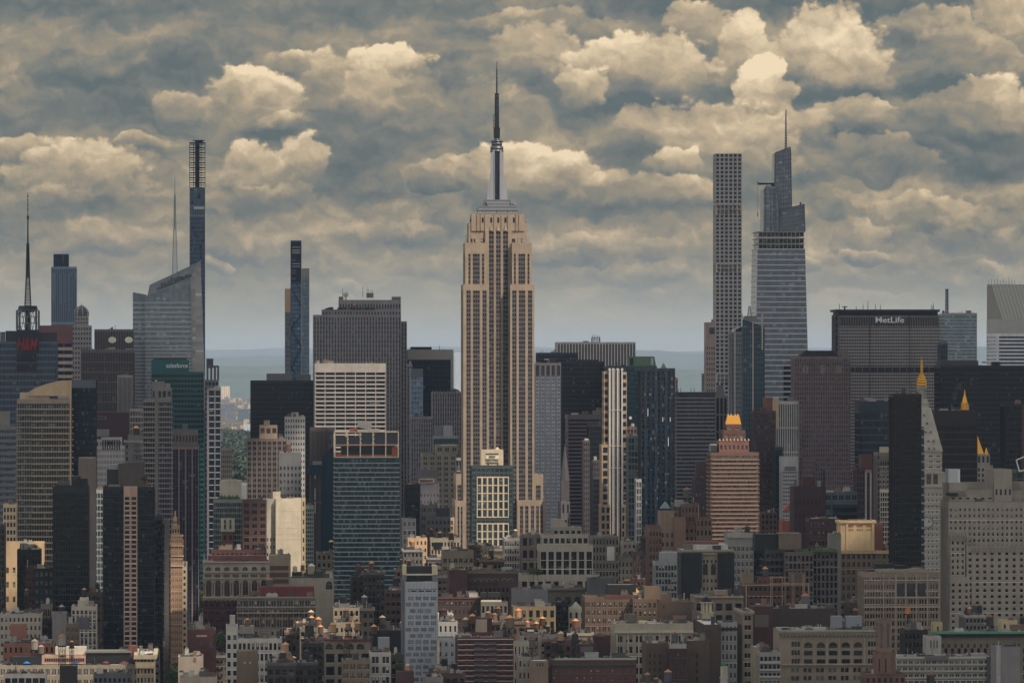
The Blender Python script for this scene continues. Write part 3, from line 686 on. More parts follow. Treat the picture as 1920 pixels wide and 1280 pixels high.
def park432():
    b = Bld('grid_tower', 'very slender white tower of square windows in a grid, right of centre', 1341, 1391, 5700, 'slender white grid tower', 'skyscraper')
    st = dict(wc=(134, 128, 122), gc=(26, 42, 50), n=6, sh=.33, pw=.34, t=.8, rec=.9, blinds=.12, rc=(120, 120, 120))
    D = b.D; fl = 7.85 * b.k
    y = 288.0; seg = [(288, 383), (402, 494), (510, 700), (716, 760)]
    for a, c in seg:
        b.block(1341.5, 1391, a, 29, yb=c if c < 760 else None, fl=fl, top=fl * .14, par=.2, roof=a == 288, **st)
    for a, c in ((383, 402), (494, 510), (700, 716)):     # open wind storeys
        m = MB(); X0, X1 = b.mx(1341.5), b.mx(1391)
        m.box(X0 + 5, X1 - 5, 6, 23, b.mz(c), b.mz(a))
        for i in range(7):
            x = X0 + (X1 - X0 - 1.3) * i / 6; m.box(x, x + 1.3, 0, 1.2, b.mz(c), b.mz(a)); m.box(x, x + 1.3, 27.8, 29, b.mz(c), b.mz(a))
        for i in range(5): m.box(X0, X0 + 1.2, 4 + i * 5, 5.2 + i * 5, b.mz(c), b.mz(a)); m.box(X1 - 1.2, X1, 4 + i * 5, 5.2 + i * 5, b.mz(c), b.mz(a))
        m.box(X0 + .05, X1 - .05, .1, 28.9, b.mz((a + c) / 2) - .6, b.mz((a + c) / 2) + .6)
        m.box(X0 + .03, X1 - .03, .05, 28.95, b.mz(a) - 1.2, b.mz(a) + .02); b.own('open_storey', m, (170, 162, 156))
    b.done()
park432()

def vanderbilt():
    b = Bld('tapering_glass_tower', 'tapering grey glass skyscraper with stepped crown, white needle spire and a small roof crane', 1416, 1517, 4950, 'tapering glass tower', 'skyscraper')
    gc = (122, 134, 144); rib = (196, 196, 198)
    def shell(pts, y0, dep, g, name, n_f, fl_px, mull=30):
        P_ = [(b.mx(x), b.mz(y)) for x, y in pts]
        area = sum(P_[i][0] * P_[(i + 1) % len(P_)][1] - P_[(i + 1) % len(P_)][0] * P_[i][1] for i in range(len(P_)))
        if area < 0: P_ = P_[::-1]
        MB().extr(P_, y0, y0 + dep).build('glazing', M_GLASS, b.e, g, dict(bay=3.0, storey=float(fl_px * b.k), blinds=.12))
    # body, four-sided taper built in storeys so the ribs follow it
    def left(y): return 1420.5 - (y - 434) * (5.5 / 306)
    def right(y): return 1509.5 + (y - 434) * (8.0 / 306)
    shell([(left(434), 466), (right(434), 466), (right(1100), 1100), (left(1100), 1100)], 0, 52, gc, 'glazing', 0, 9.6)
    m = MB(); lt = MB()
    y = 466
    while y < 760:
        m.box(b.mx(left(y)) - .2, b.mx(right(y)) + .2, -.4, 52.3, b.mz(y + 2.0), b.mz(y))
        y += 9.9
    for i in range(46):
        f = (i + .5) / 46; a = (b.mx(left(466) + f * (right(466) - left(466))), -.12, b.mz(466)); c = (b.mx(left(760) + f * (right(760) - left(760))), -.12, b.mz(760)); lt.bar(a, c, .16)
    b.own('spandrel', m, rib, M_PANEL); b.own('mullion', lt, (110, 116, 124), M_METAL)
    # open terraces
    t = MB(); t2 = MB()
    for y0 in (434, 446, 457): t.box(b.mx(left(440)), b.mx(right(440)), 0, 50, b.mz(y0 + 1.6), b.mz(y0)); t2.box(b.mx(left(440) + 2), b.mx(right(440) - 1.5), 2.5, 47, b.mz(y0 + 9.5), b.mz(y0 + 1.6))
    for i in range(12): t.box(b.mx(1422 + i * 7.7), b.mx(1422.9 + i * 7.7), .2, .8, b.mz(466), b.mz(434))
    b.own('terrace', t, (150, 150, 150), M_PANEL); b.own('terrace_glazing', t2, (52, 62, 66), M_GLASS, props=dict(bay=2.4, storey=4.2, blinds=.4))
    # crown shards
    g2 = (134, 146, 156)
    shell([(1456, 286), (1481, 276), (1486.5, 279), (1489, 434), (1454, 434)], 14, 24, g2, 'c', 0, 7)
    shell([(1432.5, 434), (1433, 355), (1438, 347), (1456, 350), (1466, 434)], 6, 30, (130, 142, 152), 'c', 0, 7)
    shell([(1462, 434), (1466, 393), (1508, 383), (1510, 434)], 2, 44, (124, 136, 146), 'c', 0, 7)
    fr = MB()
    def ln(x0, y0_, x1, y1_, yy, r=.28): fr.bar((b.mx(x0), yy, b.mz(y0_)), (b.mx(x1), yy, b.mz(y1_)), r)
    for i in range(18): y_ = 292 + i * 8.2; ln(1455.4, y_ + 1.5, 1488, y_ - 2.5, 13.6, .35)
    for i in range(7): ln(1458 + i * 4.6, 288 - i * 1.4, 1457 + i * 5, 434, 13.7, .2)
    for i in range(10): y_ = 356 + i * 8; ln(1433, y_, 1458, y_ - 1, 5.6, .3)
    for x in (1436.5, 1446, 1452, 1454.5): ln(x, 352, x, 434, 5.7, .35)
    for i in range(6): y_ = 394 + i * 7.5; ln(1464, y_ + 2, 1509.5, y_ - 5, 1.6, .3)
    for i in range(12): ln(1468 + i * 3.6, 393 - i * .9, 1468 + i * 3.7, 434, 1.7, .16)
    ln(1456, 286, 1485, 275, 13.6, .7); ln(1485, 275, 1488.7, 434, 13.6, .6); ln(1456, 286, 1454, 434, 13.6, .6); ln(1466, 393, 1508.5, 383, 1.6, .6); ln(1508.5, 383, 1510, 434, 1.6, .6); ln(1465, 393, 1462, 434, 1.6, .8)
    b.own('crown_frame', fr, (96, 102, 110), M_METAL)
    sp = MB(); sx = b.mx(1478)
    sp.frus(sx, 20, b.mz(284), b.mz(204), 2.6 * b.k, .9 * b.k, 8)
    b.own('spire', sp, (120, 116, 116), M_METAL)
    sr = MB()
    for i in range(15): f = i / 15; sp_w = 2.9 - 1.8 * f; sr.frus(sx, 20, b.mz(281 - i * 5), b.mz(280 - i * 5), sp_w * b.k, sp_w * b.k, 8)
    b.own('spire_ring', sr, (176, 172, 164), M_PANEL)
    # stone-lined lower right
    lm = MB()
    for i in range(7): lm.box(b.mx(1469), b.mx(1492), -.8, -.3, b.mz(692 + i * 9.9), b.mz(686 + i * 9.9))
    b.own('dark_window_band', lm, (22, 34, 46), M_GLASS, props=dict(bay=2.5, storey=3.0, blinds=.0))
    b.box(1502, 1504.5, 379, 386, 8, 11, (70, 74, 78), M_METAL, 'bulkhead')
    RECTS.append((1433, 1510, 300, 4950, b, 434)); RECTS.append((1418, 1515, 434, 4950, b, 1400)); b.done()
    c = empty('roof_crane', (WX(1434, 4950), 4968, b.mz(350)), 0); tag(c, 'small dark horizontal crane on the shoulder of the tapering glass tower', 'crane')
    k = b.k
    MB().box(-12 * k, 20 * k, -1, 1, 2.4, 4.2).box(-12 * k, -10.5 * k, -.4, .4, 4.2, 5.6).build('jib', M_METAL, c, (48, 44, 44))
    MB().box(13 * k, 21 * k, -1.6, 1.6, -1, 3).build('cab', M_METAL, c, (60, 52, 50))
    MB().box(-11.6 * k, -11.2 * k, -.15, .15, -24, 2.6).box(-12.2 * k, -10.8 * k, -.5, .5, -28, -24).build('hook', M_METAL, c, (40, 40, 42))
vanderbilt()

def boa():
    b = Bld('faceted_glass_tower', 'pale faceted glass skyscraper with slanted roof and thin lattice spire, left of the pencil tower', 249, 385, 5000, 'faceted glass tower', 'skyscraper')
    k = b.k
    def poly(pts, y0, dep, col, st=.0, bay=3.0):
        P_ = [(b.mx(x), b.mz(y)) for x, y in pts]
        area = sum(P_[i][0] * P_[(i + 1) % len(P_)][1] - P_[(i + 1) % len(P_)][0] * P_[i][1] for i in range(len(P_)))
        if area < 0: P_ = P_[::-1]
        MB().extr(P_, y0, y0 + dep).build('glazing', M_GLASS, b.e, col, dict(bay=float(bay), storey=4.2, blinds=.14))
    poly([(249, 548), (275, 553), (275, 1000), (249, 1000)], 6, 40, (116, 134, 146))
    poly([(272, 556), (358, 520), (361, 640), (361, 1000), (272, 1000)], 0, 44, (130, 146, 154))
    poly([(357.5, 519), (376, 489), (385.5, 770), (361.5, 765)], -1.5, 44, (160, 158, 156), bay=8)
    # crown screen behind the roof line
    scr = MB(); scr.extr([(b.mx(277), b.mz(553)), (b.mx(357), b.mz(520)), (b.mx(375), b.mz(490)), (b.mx(281), b.mz(534))], 16, 17)
    scr.build('crown_screen', M_GLASS, b.e, (150, 160, 164), dict(bay=3.0, storey=4.2, blinds=0.0))
    m = MB()
    y = 566
    while y < 770:
        x1 = 361 if y < 640 else 361 + (y - 640) * .03
        m.box(b.mx(272.2), b.mx(360.6), -.5, .1, b.mz(y + 2.9), b.mz(y)); m.box(b.mx(249), b.mx(272), 5.6, 6.1, b.mz(y + 2.9), b.mz(y)); y += 6.6 if y > 640 else 9.0
    b.own('spandrel', m, (172, 174, 174), M_PANEL)
    f = MB()
    for i in range(17):
        y_ = 500 + i * 15.5
        x0_ = 357.5 + max(0, (y_ - 519)) * .017; x1_ = 376 + (y_ - 489) * .034
        f.box(b.mx(x0_ + .5), b.mx(x1_ - .2), -1.9, -1.4, b.mz(y_ + .9), b.mz(y_)) if y_ > 519 else None
    for i in range(24): x = 273 + i * 3.7; f.box(b.mx(x), b.mx(x + .45), -.35, .0, b.mz(1000), b.mz(556 - (x - 272) * .41))
    for i in range(7): x = 250 + i * 3.6; f.box(b.mx(x), b.mx(x + .4), 5.7, 6.0, b.mz(1000), b.mz(550))
    def ln(a, c, y0, r=.35): f.bar((b.mx(a[0]), y0, b.mz(a[1])), (b.mx(c[0]), y0, b.mz(c[1])), r)
    ln((272, 556), (358, 520), -.4, .6); ln((358, 520), (376, 489), -1.7, .6); ln((281, 534), (375, 490), 15.6, .6); ln((277, 553), (281, 534), 15.6, .6); ln((358, 520), (361.5, 765), -1.7, .6); ln((249, 548), (275, 553), 5.8, .5)
    for i in range(14): fx = i / 14; ln((279 + fx * 80, 551 - fx * 33), (283 + fx * 90, 533.5 - fx * 43), 15.7, .25)
    b.own('mullion', f, (150, 156, 156), M_PANEL)
    s = MB(); sx = b.mx(327.5)
    lattice(s, sx, 22, b.mz(530), b.mz(430), 5.4 * k, 2.4 * k, 14, .38); lattice(s, sx, 22, b.mz(430), b.mz(365), 2.4 * k, 1.2 * k, 12, .32); s.frus(sx, 22, b.mz(365), b.mz(326), 1.0 * k, .35 * k, 6)
    s.frus(sx, 22, b.mz(430), b.mz(365), .5, .4, 6)
    b.own('spire', s, (158, 172, 168), M_PANEL)
    rd = b.rnd
    for i in range(9):
        x = rd.uniform(286, 352); m2 = MB().box(0, rd.uniform(2, 7), 0, 4, 0, rd.uniform(2, 6)); o = b.own('air_handler', m2, (92, 96, 98), M_METAL); o.location = (b.mx(x), 12, b.mz(546 - (x - 286) * .42))
    RECTS.append((249, 384, 545, 5000, b, 1400)); b.done()
boa()

def metlife():
    b = Bld('slab_office_tower', 'broad dark slab office tower with white lettering along its flat top', 1567, 1763, 5000, 'broad lettered slab', 'skyscraper')
    k = dict(wc=(112, 102, 100), sc=(120, 110, 106), gc=(26, 36, 48), fl=5.95 * b.k, bay=2.3, pw=.3, t=.7, rec=1.2, sh=.42, blinds=.06)
    m = MB(); b.block(1572, 1763, 611, 50, yb=1000, top=.5, **dict(k, n=62))
    b.block(1567.5, 1572.3, 590, 30, y=8, n=1, fl=6, gc=(40, 44, 54), wc=(84, 80, 84))
    b.block(1572, 1762, 592, 50, yb=611, n=60, fl=20, wc=(96, 92, 94), gc=(20, 26, 36), pw=.3, sh=0, top=1.0, t=1.0, blinds=0)
    b.box(1572, 1760, 584, 592, 4, 46, (34, 44, 56), M_PANEL, 'penthouse'); b.box(1567, 1762.5, 580, 584.5, -1, 48, (40, 46, 56), M_PANEL, 'penthouse')
    for x in (1630, 1705): b.box(x, x + 1.2, 592.5, 1000, -.75, -.1, (60, 62, 70), M_PANEL, 'vertical_groove')
    b.box(1572.5, 1762.5, 688, 697, -.9, -.2, (18, 24, 32), M_PANEL, 'plant_storey')
    for i in range(14): b.box(1574 + i * 14, 1575.2 + i * 14, 688, 697, -1.4, -.9, (104, 98, 98), M_PANEL, 'wall')
    lettering(b, 'MetLife', 1668, 599.5, 11.0, (235, 235, 230), y=-1.6, wpx=54, bold=.012)
    r = b.rnd; a = MB()
    for x in (1578, 1610, 1623, 1632, 1646, 1655.5, 1752, 1755, 1756): a.frus(b.mx(x), 20, b.mz(580), b.mz(580 - r.uniform(6, 18)), .35, .2, 5)
    a.box(b.mx(1582), b.mx(1592), 14, 16, b.mz(575.5), b.mz(574)); a.frus(b.mx(1587), 15, b.mz(580), b.mz(575), .8, .8, 6)
    b.own('whip_aerial', a, (70, 72, 76), M_METAL)
    b.done()
metlife()

def citi():
    b = Bld('slant_roof_tower', 'pale aluminium tower with a sloping wedge roof at the right edge', 1868, 2010, 5300, 'slant-roof tower', 'skyscraper')
    w = (178, 176, 172)
    b.block(1868.5, 2006, 625, 70, n=1, fl=6.9 * b.k, wc=w, gc=(26, 40, 56), pw=.06, sh=.5, t=.6, rec=1.2, top=3, roof=False, blinds=0)
    b.box(1868.5, 2006, 598, 625, 0, 70, w, M_PANEL, 'wall')
    m = MB(); X0, X1 = b.mx(1869), b.mx(2006); z0, z1 = b.mz(598), b.mz(532)
    n = len(m.v); m.v += [(X0 + 6, 0, z0), (X1, 0, z0), (X1, 70, z0), (X0, 70, z0), (X0 + 2, 52, z1), (X1, 52, z1), (X1, 70, z1), (X0, 70, z1)]
    m.f += [(0, 3, 2, 1), (4, 5, 6, 7), (0, 1, 5, 4), (1, 2, 6, 5), (2, 3, 7, 6), (3, 0, 4, 7)]
    b.own('sloping_roof', m, (150, 146, 138), M_PANEL)
    r = MB()
    for i in range(22): x = X0 + 6 + i * 3.6; r.bar((x, -.3, z0), (x - 3 + i * .1, 51.7, z1), .22)
    for i in range(16): f = i / 15; r.bar((X0 + 6 - 4 * f, 52 * f - .4, z0 + (z1 - z0) * f), (X1, 52 * f - .4, z0 + (z1 - z0) * f), .2)
    b.own('roof_rib', r, (206, 202, 192), M_PANEL)
    a = MB(); rr = b.rnd
    for i in range(10): x = 1870 + i * 5.5; a.frus(b.mx(x), 60, z1, z1 + rr.uniform(3, 9), .25, .15, 5)
    b.own('whip_aerial', a, (80, 80, 84), M_METAL)
    RECTS.append((1868, 1920, 531, 5300, b, 1400)); b.done()
citi()

def met_tower():
    b = Bld('clock_tower', 'stone clock tower with steep pyramid roof and gilded lantern', 1690, 1775, 3350, 'clock tower', 'tower')
    s = (176, 166, 150); gd = (228, 168, 58); k = b.k; cx = b.mx(1733); d = 12.0
    sh = dict(wc=s, gc=(44, 44, 44), fl=10.7 * k, t=.6, sh=.55, blinds=.15, rec=.9)
    b.block(1692, 1768, 907, 24, y=0, n=5, g=3, mw=.5, pw=.4, top=6, **sh)
    for y0, y1, e in ((907, 913, 1.8), (884, 888, .8), (945, 947, .6)): b.box(1692 - e, 1768 + e * 3, y0, y1, -.9, 24.9, s, None, 'cornice')
    b.block(1696, 1767, 845, 22, y=1, n=5, g=2, pw=.55, top=3, yb=884, **dict(sh, sh=.7)); b.box(1693, 1768, 842.5, 846.5, 0, 24, s, None, 'cornice')
    b.box(1693, 1774, 884.5, 912, -.3, 24.3, s, None, 'wall')
    ar = MB()
    for i in range(4):
        x = 1712 + i * 12.5; pts = [(b.mx(x), b.mz(880 + 32)), (b.mx(x + 9), b.mz(912)), (b.mx(x + 9), b.mz(890))] + [(b.mx(x + 4.5 + 4.5 * math.cos(a * .3927)), b.mz(890 - 4.5 * math.sin(a * .3927))) for a in range(1, 8)] + [(b.mx(x), b.mz(890))]
        ar.extr(pts, -.55, -.25)
    b.own('arch_recess', ar, (92, 86, 78))
    for i in range(4):
        for y_ in (893, 905): b.box(1714.5 + i * 12.5, 1716.3 + i * 12.5, y_, y_ + 4, -.7, -.4, (34, 34, 36), None, 'small_window'); b.box(1717.5 + i * 12.5, 1719.2 + i * 12.5, y_, y_ + 4, -.7, -.4, (34, 34, 36), None, 'small_window')
    ck = MB(); cxk = b.mx(1739); cz = b.mz(979)
    ring = lambda r0, y0, y1: [(cxk + r0 * k * math.cos(6.2832 * i / 32), cz + r0 * k * math.sin(6.2832 * i / 32)) for i in range(32)]
    ck.extr(ring(11.5, 0, 0), -.5, -.05); o = b.own('clock_face', ck, (150, 148, 142))
    c2 = MB().extr(ring(8.6, 0, 0), -.7, -.5).build('dial', M_WALL, o, (196, 192, 184))
    hd = MB()
    for i in range(12): a = .5236 * i; hd.bar((cxk + 8.8 * k * math.cos(a), -.8, cz + 8.8 * k * math.sin(a)), (cxk + 10.8 * k * math.cos(a), -.8, cz + 10.8 * k * math.sin(a)), .22)
    hd.build('numeral', M_METAL, o, (50, 52, 54))
    MB().bar((cxk, -.9, cz), (cxk + 3.5 * k, -.9, cz + 7 * k), .2).bar((cxk, -.9, cz), (cxk + 6 * k, -.9, cz + 3 * k), .25).build('clock_hand', M_METAL, o, (40, 42, 44))
    # pyramid
    py = MB(); z0, z1 = b.mz(843), b.mz(764)
    py.frus(cx, 12, z0, z1, 34.5 * k, 15 * k, sq=True); b.own('pyramid_roof', py, s)
    dm = MB()
    for row, (y_, xs) in enumerate(((779, (1735,)), (794, (1740,)), (810, (1736, 1746)), (827, (1741, 1751)), (841, (1742, 1752)))):
        for x in xs:
            yy = 12 - (15 + (34.5 - 15) * (y_ - 764) / 79) * k
            dm.box(b.mx(x - 1.2), b.mx(x + 1.2), yy - .8, yy + 1, b.mz(y_ + 2), b.mz(y_ - 1.5)); dm.box(b.mx(x - 1.8), b.mx(x + 1.8), yy - .5, yy + 1, b.mz(y_ - 1.5), b.mz(y_ - 2.2))
    b.own('dormer', dm, (104, 98, 90))
    tp = MB().box(cx - 12 * k, cx + 12 * k, 12 - 12 * k, 12 + 12 * k, b.mz(764), b.mz(756)).box(cx - 14 * k, cx + 14 * k, 12 - 14 * k, 12 + 14 * k, b.mz(757), b.mz(755))
    tp.box(cx - 10 * k, cx + 10 * k, 12 - 10 * k, 12 + 10 * k, b.mz(755), b.mz(747)); tp.frus(cx, 12, b.mz(747), b.mz(728), 4.5 * k, 4.5 * k, 12)
    for i in range(8): a = .7854 * i + .39; tp.frus(cx + 7.6 * k * math.cos(a), 12 + 7.6 * k * math.sin(a), b.mz(747), b.mz(728), .9 * k, .8 * k, 6)
    tp.frus(cx, 12, b.mz(728), b.mz(724), 10 * k, 10.6 * k, 16)
    b.own('lantern', tp, s)
    lt = MB(); prof = [(724, 9.6), (719, 9.8), (714, 9.2), (709, 7.6), (705, 5.6), (702, 4.2), (701, 3.6), (697, 2.4), (691, 2.2), (690, 3.0), (687, 3.0), (684, 1.9), (680, 1.7), (679, 2.2), (676, 1.6), (674, .8), (669, .5), (667, .3)]
    for i in range(len(prof) - 1): lt.frus(cx, 12, b.mz(prof[i][0]), b.mz(prof[i + 1][0]), prof[i][1] * k, prof[i + 1][1] * k, 16)
    b.own('gilded_dome', lt, gd, M_GOLD, True)
    RECTS.append((1697, 1768, 790, 3350, b, 1400)); b.done()
met_tower()

def ny_life():
    b = Bld('gilded_pyramid_building', 'stone tower with a gilded pyramid roof and gold lantern, mostly behind a black office block', 1760, 1870, 3850, 'gilded pyramid', 'tower')
    s = (150, 140, 126); gd = (226, 168, 62); k = b.k; cx = b.mx(1815)
    b.block(1772, 1862, 872, 34, n=12, g=1, pw=.5, wc=s, gc=(40, 42, 48), fl=4)
    b.block(1776, 1857, 851, 30, y=2, yb=872, n=10, pw=.5, sh=.3, fl=5, wc=s, gc=(40, 42, 48), roof=False, top=1.5)
    p = MB(); p.frus(cx, 17, b.mz(851), b.mz(770), 37 * k, 8 * k, 8, rot=math.pi / 8); b.own('gilded_roof', p, gd, M_GOLD)
    for sx in (-1, 1):
        q = MB().frus(cx + sx * 36 * k, 4, b.mz(858), b.mz(848), 3.6 * k, 3.6 * k, 8).frus(cx + sx * 36 * k, 4, b.mz(851), b.mz(839), 4 * k, .2, 8); b.own('pinnacle', q, gd, M_GOLD)
    l = MB().frus(cx, 17, b.mz(770), b.mz(765), 8 * k, 8 * k, 8)
    for i in range(8): a = .7854 * i; l.frus(cx + 6 * k * math.cos(a), 17 + 6 * k * math.sin(a), b.mz(768), b.mz(755), .9 * k, .7 * k, 5)
    l.frus(cx, 17, b.mz(766), b.mz(755), 4 * k, 3.4 * k, 8).frus(cx, 17, b.mz(756), b.mz(742), 5.6 * k, 2.2 * k, 8).frus(cx, 17, b.mz(742), b.mz(731), 1.8 * k, .2, 8)
    b.own('gilded_lantern', l, gd, M_GOLD)
    b.done()
ny_life()

# ================================================================== the other buildings, one call each
def Q(kind, ref, label, x0, x1, yt, D, dep=28, cl=4, more=None, cat='building', hmax=4.5, **st):
    b = Bld(kind, label, x0, x1, D, ref, cat)
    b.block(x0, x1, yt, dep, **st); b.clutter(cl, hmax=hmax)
    if more: more(b)
    return b.done()
GD = (22, 34, 48)        # dark blue glass
def whips(b, xs, y, h=(6, 20), yy=12):
    m = MB()
    for x in xs: m.frus(b.mx(x), yy, b.mz(y), b.mz(y - b.rnd.uniform(*h)), .3, .18, 5)
    b.own('whip_aerial', m, (74, 76, 80), M_METAL)

# ---- far left
def f(b):
    k = b.k
    for x0, x1, y0, y1, c in ((10, 31, 620, 640, (30, 44, 60)), (73, 106, 623, 640, (44, 50, 58)), (31, 73, 618, 662, (20, 30, 42)), (0, 8, 622, 640, (90, 90, 90))): b.box(x0, x1, y0, y1, -1 if x0 == 31 else 4, 22, c, M_PANEL, 'sign_box')
    f_ = MB()
    for x in (31, 36, 67, 72): f_.frus(b.mx(x), 2, b.mz(618), b.mz(582), .7, .7, 4); f_.frus(b.mx(x), 18, b.mz(618), b.mz(582), .7, .7, 4)
    for y in (582, 594, 606): f_.box(b.mx(31), b.mx(72), 1.6, 2.4, b.mz(y), b.mz(y - 1.2)); f_.box(b.mx(31), b.mx(72), 17.6, 18.4, b.mz(y), b.mz(y - 1.2))
    for i in range(5): f_.bar((b.mx(33 + i * 7), 2, b.mz(618)), (b.mx(40 + i * 7), 2, b.mz(582)), .4); f_.bar((b.mx(40 + i * 7), 2, b.mz(618)), (b.mx(33 + i * 7), 2, b.mz(582)), .4)
    [f_.bar((b.mx(x), 2, b.mz(y)), (b.mx(x), 18, b.mz(y)), .4) for x in (31, 72) for y in (582, 594, 606)]; b.own('antenna_cage', f_, (110, 116, 124), M_METAL)
    a = MB(); x = b.mx(51.5)
    a.frus(x, 10, b.mz(618), b.mz(585), 6 * k, 5 * k, 8); a.frus(x, 10, b.mz(581), b.mz(573), 19 * k, 17 * k, 16); a.frus(x, 10, b.mz(585), b.mz(581), 12 * k, 14 * k, 12)
    lattice(a, x, 10, b.mz(573), b.mz(520), 5.5 * k, 3.2 * k, 10, .5); lattice(a, x, 10, b.mz(520), b.mz(456), 3.2 * k, 1.8 * k, 14, .45); a.frus(x, 10, b.mz(520), b.mz(456), .9, .8, 6)
    a.frus(x, 10, b.mz(456), b.mz(410), 1.5 * k, 1.2 * k, 6); a.frus(x, 10, b.mz(410), b.mz(404), 2.2 * k, 2.0 * k, 8); a.frus(x, 10, b.mz(404), b.mz(361), .7 * k, .5 * k, 6)
    for y in (392, 384, 376, 368): a.frus(x, 10, b.mz(y), b.mz(y - 2), 1.3 * k, 1.3 * k, 6)
    for y in (487, 519, 533): a.frus(x, 10, b.mz(y), b.mz(y - 1), 4 * k, 4 * k, 6)
    b.own('broadcast_antenna', a, (44, 50, 58), M_METAL)
    lettering(b, 'H&M', 51.5, 645, 24, (140, 30, 42), y=-1.7, wpx=38, shear=.25, bold=.01)
    b.box(31, 68, 664, 678, -.8, 0, (22, 32, 46), M_GLASS, 'dark_window'); b.box(31, 68, 683, 696, -.8, 0, (22, 32, 46), M_GLASS, 'dark_window')
Q('sign_topped_tower', 'red-lettered tower', 'blue glass tower with red lettering and a tall dark broadcast antenna, far left', -20, 106, 640, 4900, 45, 0, f, n=20, fl=6, wc=(62, 72, 84), gc=(32, 46, 62), pw=.12, sh=.35, rec=1.1, blinds=.1)
def f(b):
    b.block(100, 128, 476, 24, y=4, yb=500, n=12, fl=30, wc=(34, 54, 78), gc=(18, 36, 60), pw=.15, sh=.03, top=.5)
Q('striped_glass_tower', 'striped blue tower', 'slim blue glass tower with vertical stripes and a raised crown', 96, 143, 500, 5700, 26, 2, f, n=12, fl=60, g=2, wc=(92, 108, 126), gc=(26, 48, 74), pw=.3, sh=.04, rec=.5, blinds=.25)
def f(b):
    b.block(140, 165, 592, 22, y=3, yb=610, wc=(118, 112, 108), gc=(40, 48, 58), n=5)
    k = b.k; cx = b.mx(152); m = MB(); pr = [(592, 13.4), (587, 13.6), (582, 12), (577, 8.5), (574, 4.5), (572, 1)]
    for i in range(5): m.frus(cx, 14, b.mz(pr[i][0]), b.mz(pr[i + 1][0]), pr[i][1] * k, pr[i + 1][1] * k, 16)
    b.own('dome', m, (96, 104, 104), M_METAL, True)
    r = MB()
    for j in range(8):
        a = .7854 * j + .2
        for i in range(5): r.bar((cx + (pr[i][1] + .3) * k * math.cos(a), 14 + (pr[i][1] + .3) * k * math.sin(a), b.mz(pr[i][0])), (cx + (pr[i + 1][1] + .3) * k * math.cos(a), 14 + (pr[i + 1][1] + .3) * k * math.sin(a), b.mz(pr[i + 1][0])), .5)
    r.frus(cx, 14, b.mz(572), b.mz(568), .5, .2, 5)
    b.own('dome_rib', r, (176, 172, 160), M_WALL)
Q('domed_tower', 'ribbed dome tower', 'grey stepped tower crowned by a small ribbed dome', 135, 171, 610, 5300, 26, 0, f, n=7, fl=5, wc=(118, 112, 108), gc=(36, 44, 56), sh=.5)
Q('brick_office_tower', 'red brick office tower', 'dull red brick office tower with pale horizontal bands behind the red-lettered tower', 74, 135, 610, 5200, 30, 3, None, n=4, fl=7, wc=(96, 56, 58), sc=(140, 124, 116), gc=(30, 32, 42), pw=.12, sh=.45, rec=1.1, top=18)
def f(b):
    for x in (210.5, 241.5):
        m = MB(); cx, cz, k = b.mx(x), b.mz(637), b.k; n = 24
        for i in range(3): m.extr([(cx + (7.4 - i * 2) * k * math.cos(6.2832 * j / n), cz + (5.8 - i * 1.6) * k * math.sin(6.2832 * j / n)) for j in range(n)], -1.2 + i * .25, -.6 + i * .3)
        m.bar((cx, -3.5, cz), (cx + 2, -1, cz - 2), .15); b.own('satellite_dish', m, (232, 224, 204), M_PANEL)
Q('dish_topped_tower', 'dark ribbed tower with two white dishes', 'dark ribbed tower top with two round white dishes side by side', 177, 250, 617, 4950, 30, 3, f, n=24, fl=50, wc=(82, 76, 78), gc=(24, 26, 34), pw=.4, sh=.02, blinds=0)
Q('ribbed_brown_tower', 'broad brown ribbed block', 'broad dark brown tower of fine vertical ribs in front of the two white dishes', 152, 252, 655, 4800, 34, 5, None, n=34, fl=9, wc=(72, 64, 68), gc=(22, 26, 36), pw=.4, sh=.12, rec=.3, top=3)
Q('ribbed_grey_slab', 'narrow grey ribbed slab', 'narrow grey slab of pale vertical ribs left of the faceted glass tower', 220, 249, 703, 4700, 20, 2, None, n=12, fl=60, wc=(110, 104, 104), gc=(40, 42, 48), pw=.42, sh=.02, blinds=0)
def f(b):
    for x0, x1, y0 in ((284, 294, 672),): pass
    b.block(284, 354, 674, 30, y=2, yb=697, n=0, wc=(10, 62, 64), wm=M_PANEL)
    lettering(b, 'salesforce', 332, 685, 8.5, (235, 240, 240), y=1.4, wpx=40, bold=0)
    b.box(288, 350, 671, 674, 6, 20, (50, 44, 46), M_PANEL, 'bulkhead')
Q('green_glass_tower', 'teal glass tower with white lettering', 'teal green glass office tower with small white lettering at its top', 284, 382, 697, 4500, 34, 2, f, n=16, fl=4.4, wc=(12, 62, 64), gc=(6, 42, 48), pw=.1, sh=.38, rec=1.1, blinds=.06, wm=M_PANEL)
def f(b):
    b.block(387, 400, 672, 10, y=6, yb=690, n=0, wc=(50, 56, 66)); m = MB()
    for x in (389, 396, 403, 409): m.frus(b.mx(x), 1, b.mz(712), b.mz(686), .9, .9, 4)
    m.box(b.mx(388), b.mx(410), 0, 14, b.mz(688.5), b.mz(685)); b.own('roof_frame', m, (96, 92, 94), M_WALL)
Q('slim_framed_tower', 'slim tower with open roof frame', 'slim grey tower with a square open frame on its roof beside the teal glass tower', 384, 410, 712, 4600, 26, 0, f, n=4, fl=4.5, wc=(84, 82, 88), gc=(26, 36, 48), pw=.25)
Q('slim_dark_tower', 'slim dark tower', 'slim dark glass tower with pale floor lines down its right half', 388, 414, 727, 4450, 30, 2, None, n=2, fl=5.4, wc=(84, 84, 90), sc=(110, 116, 120), gc=(20, 30, 44), groups=[(392, 402, 1), (404, 413, 1)], sh=.14, pw=.2)
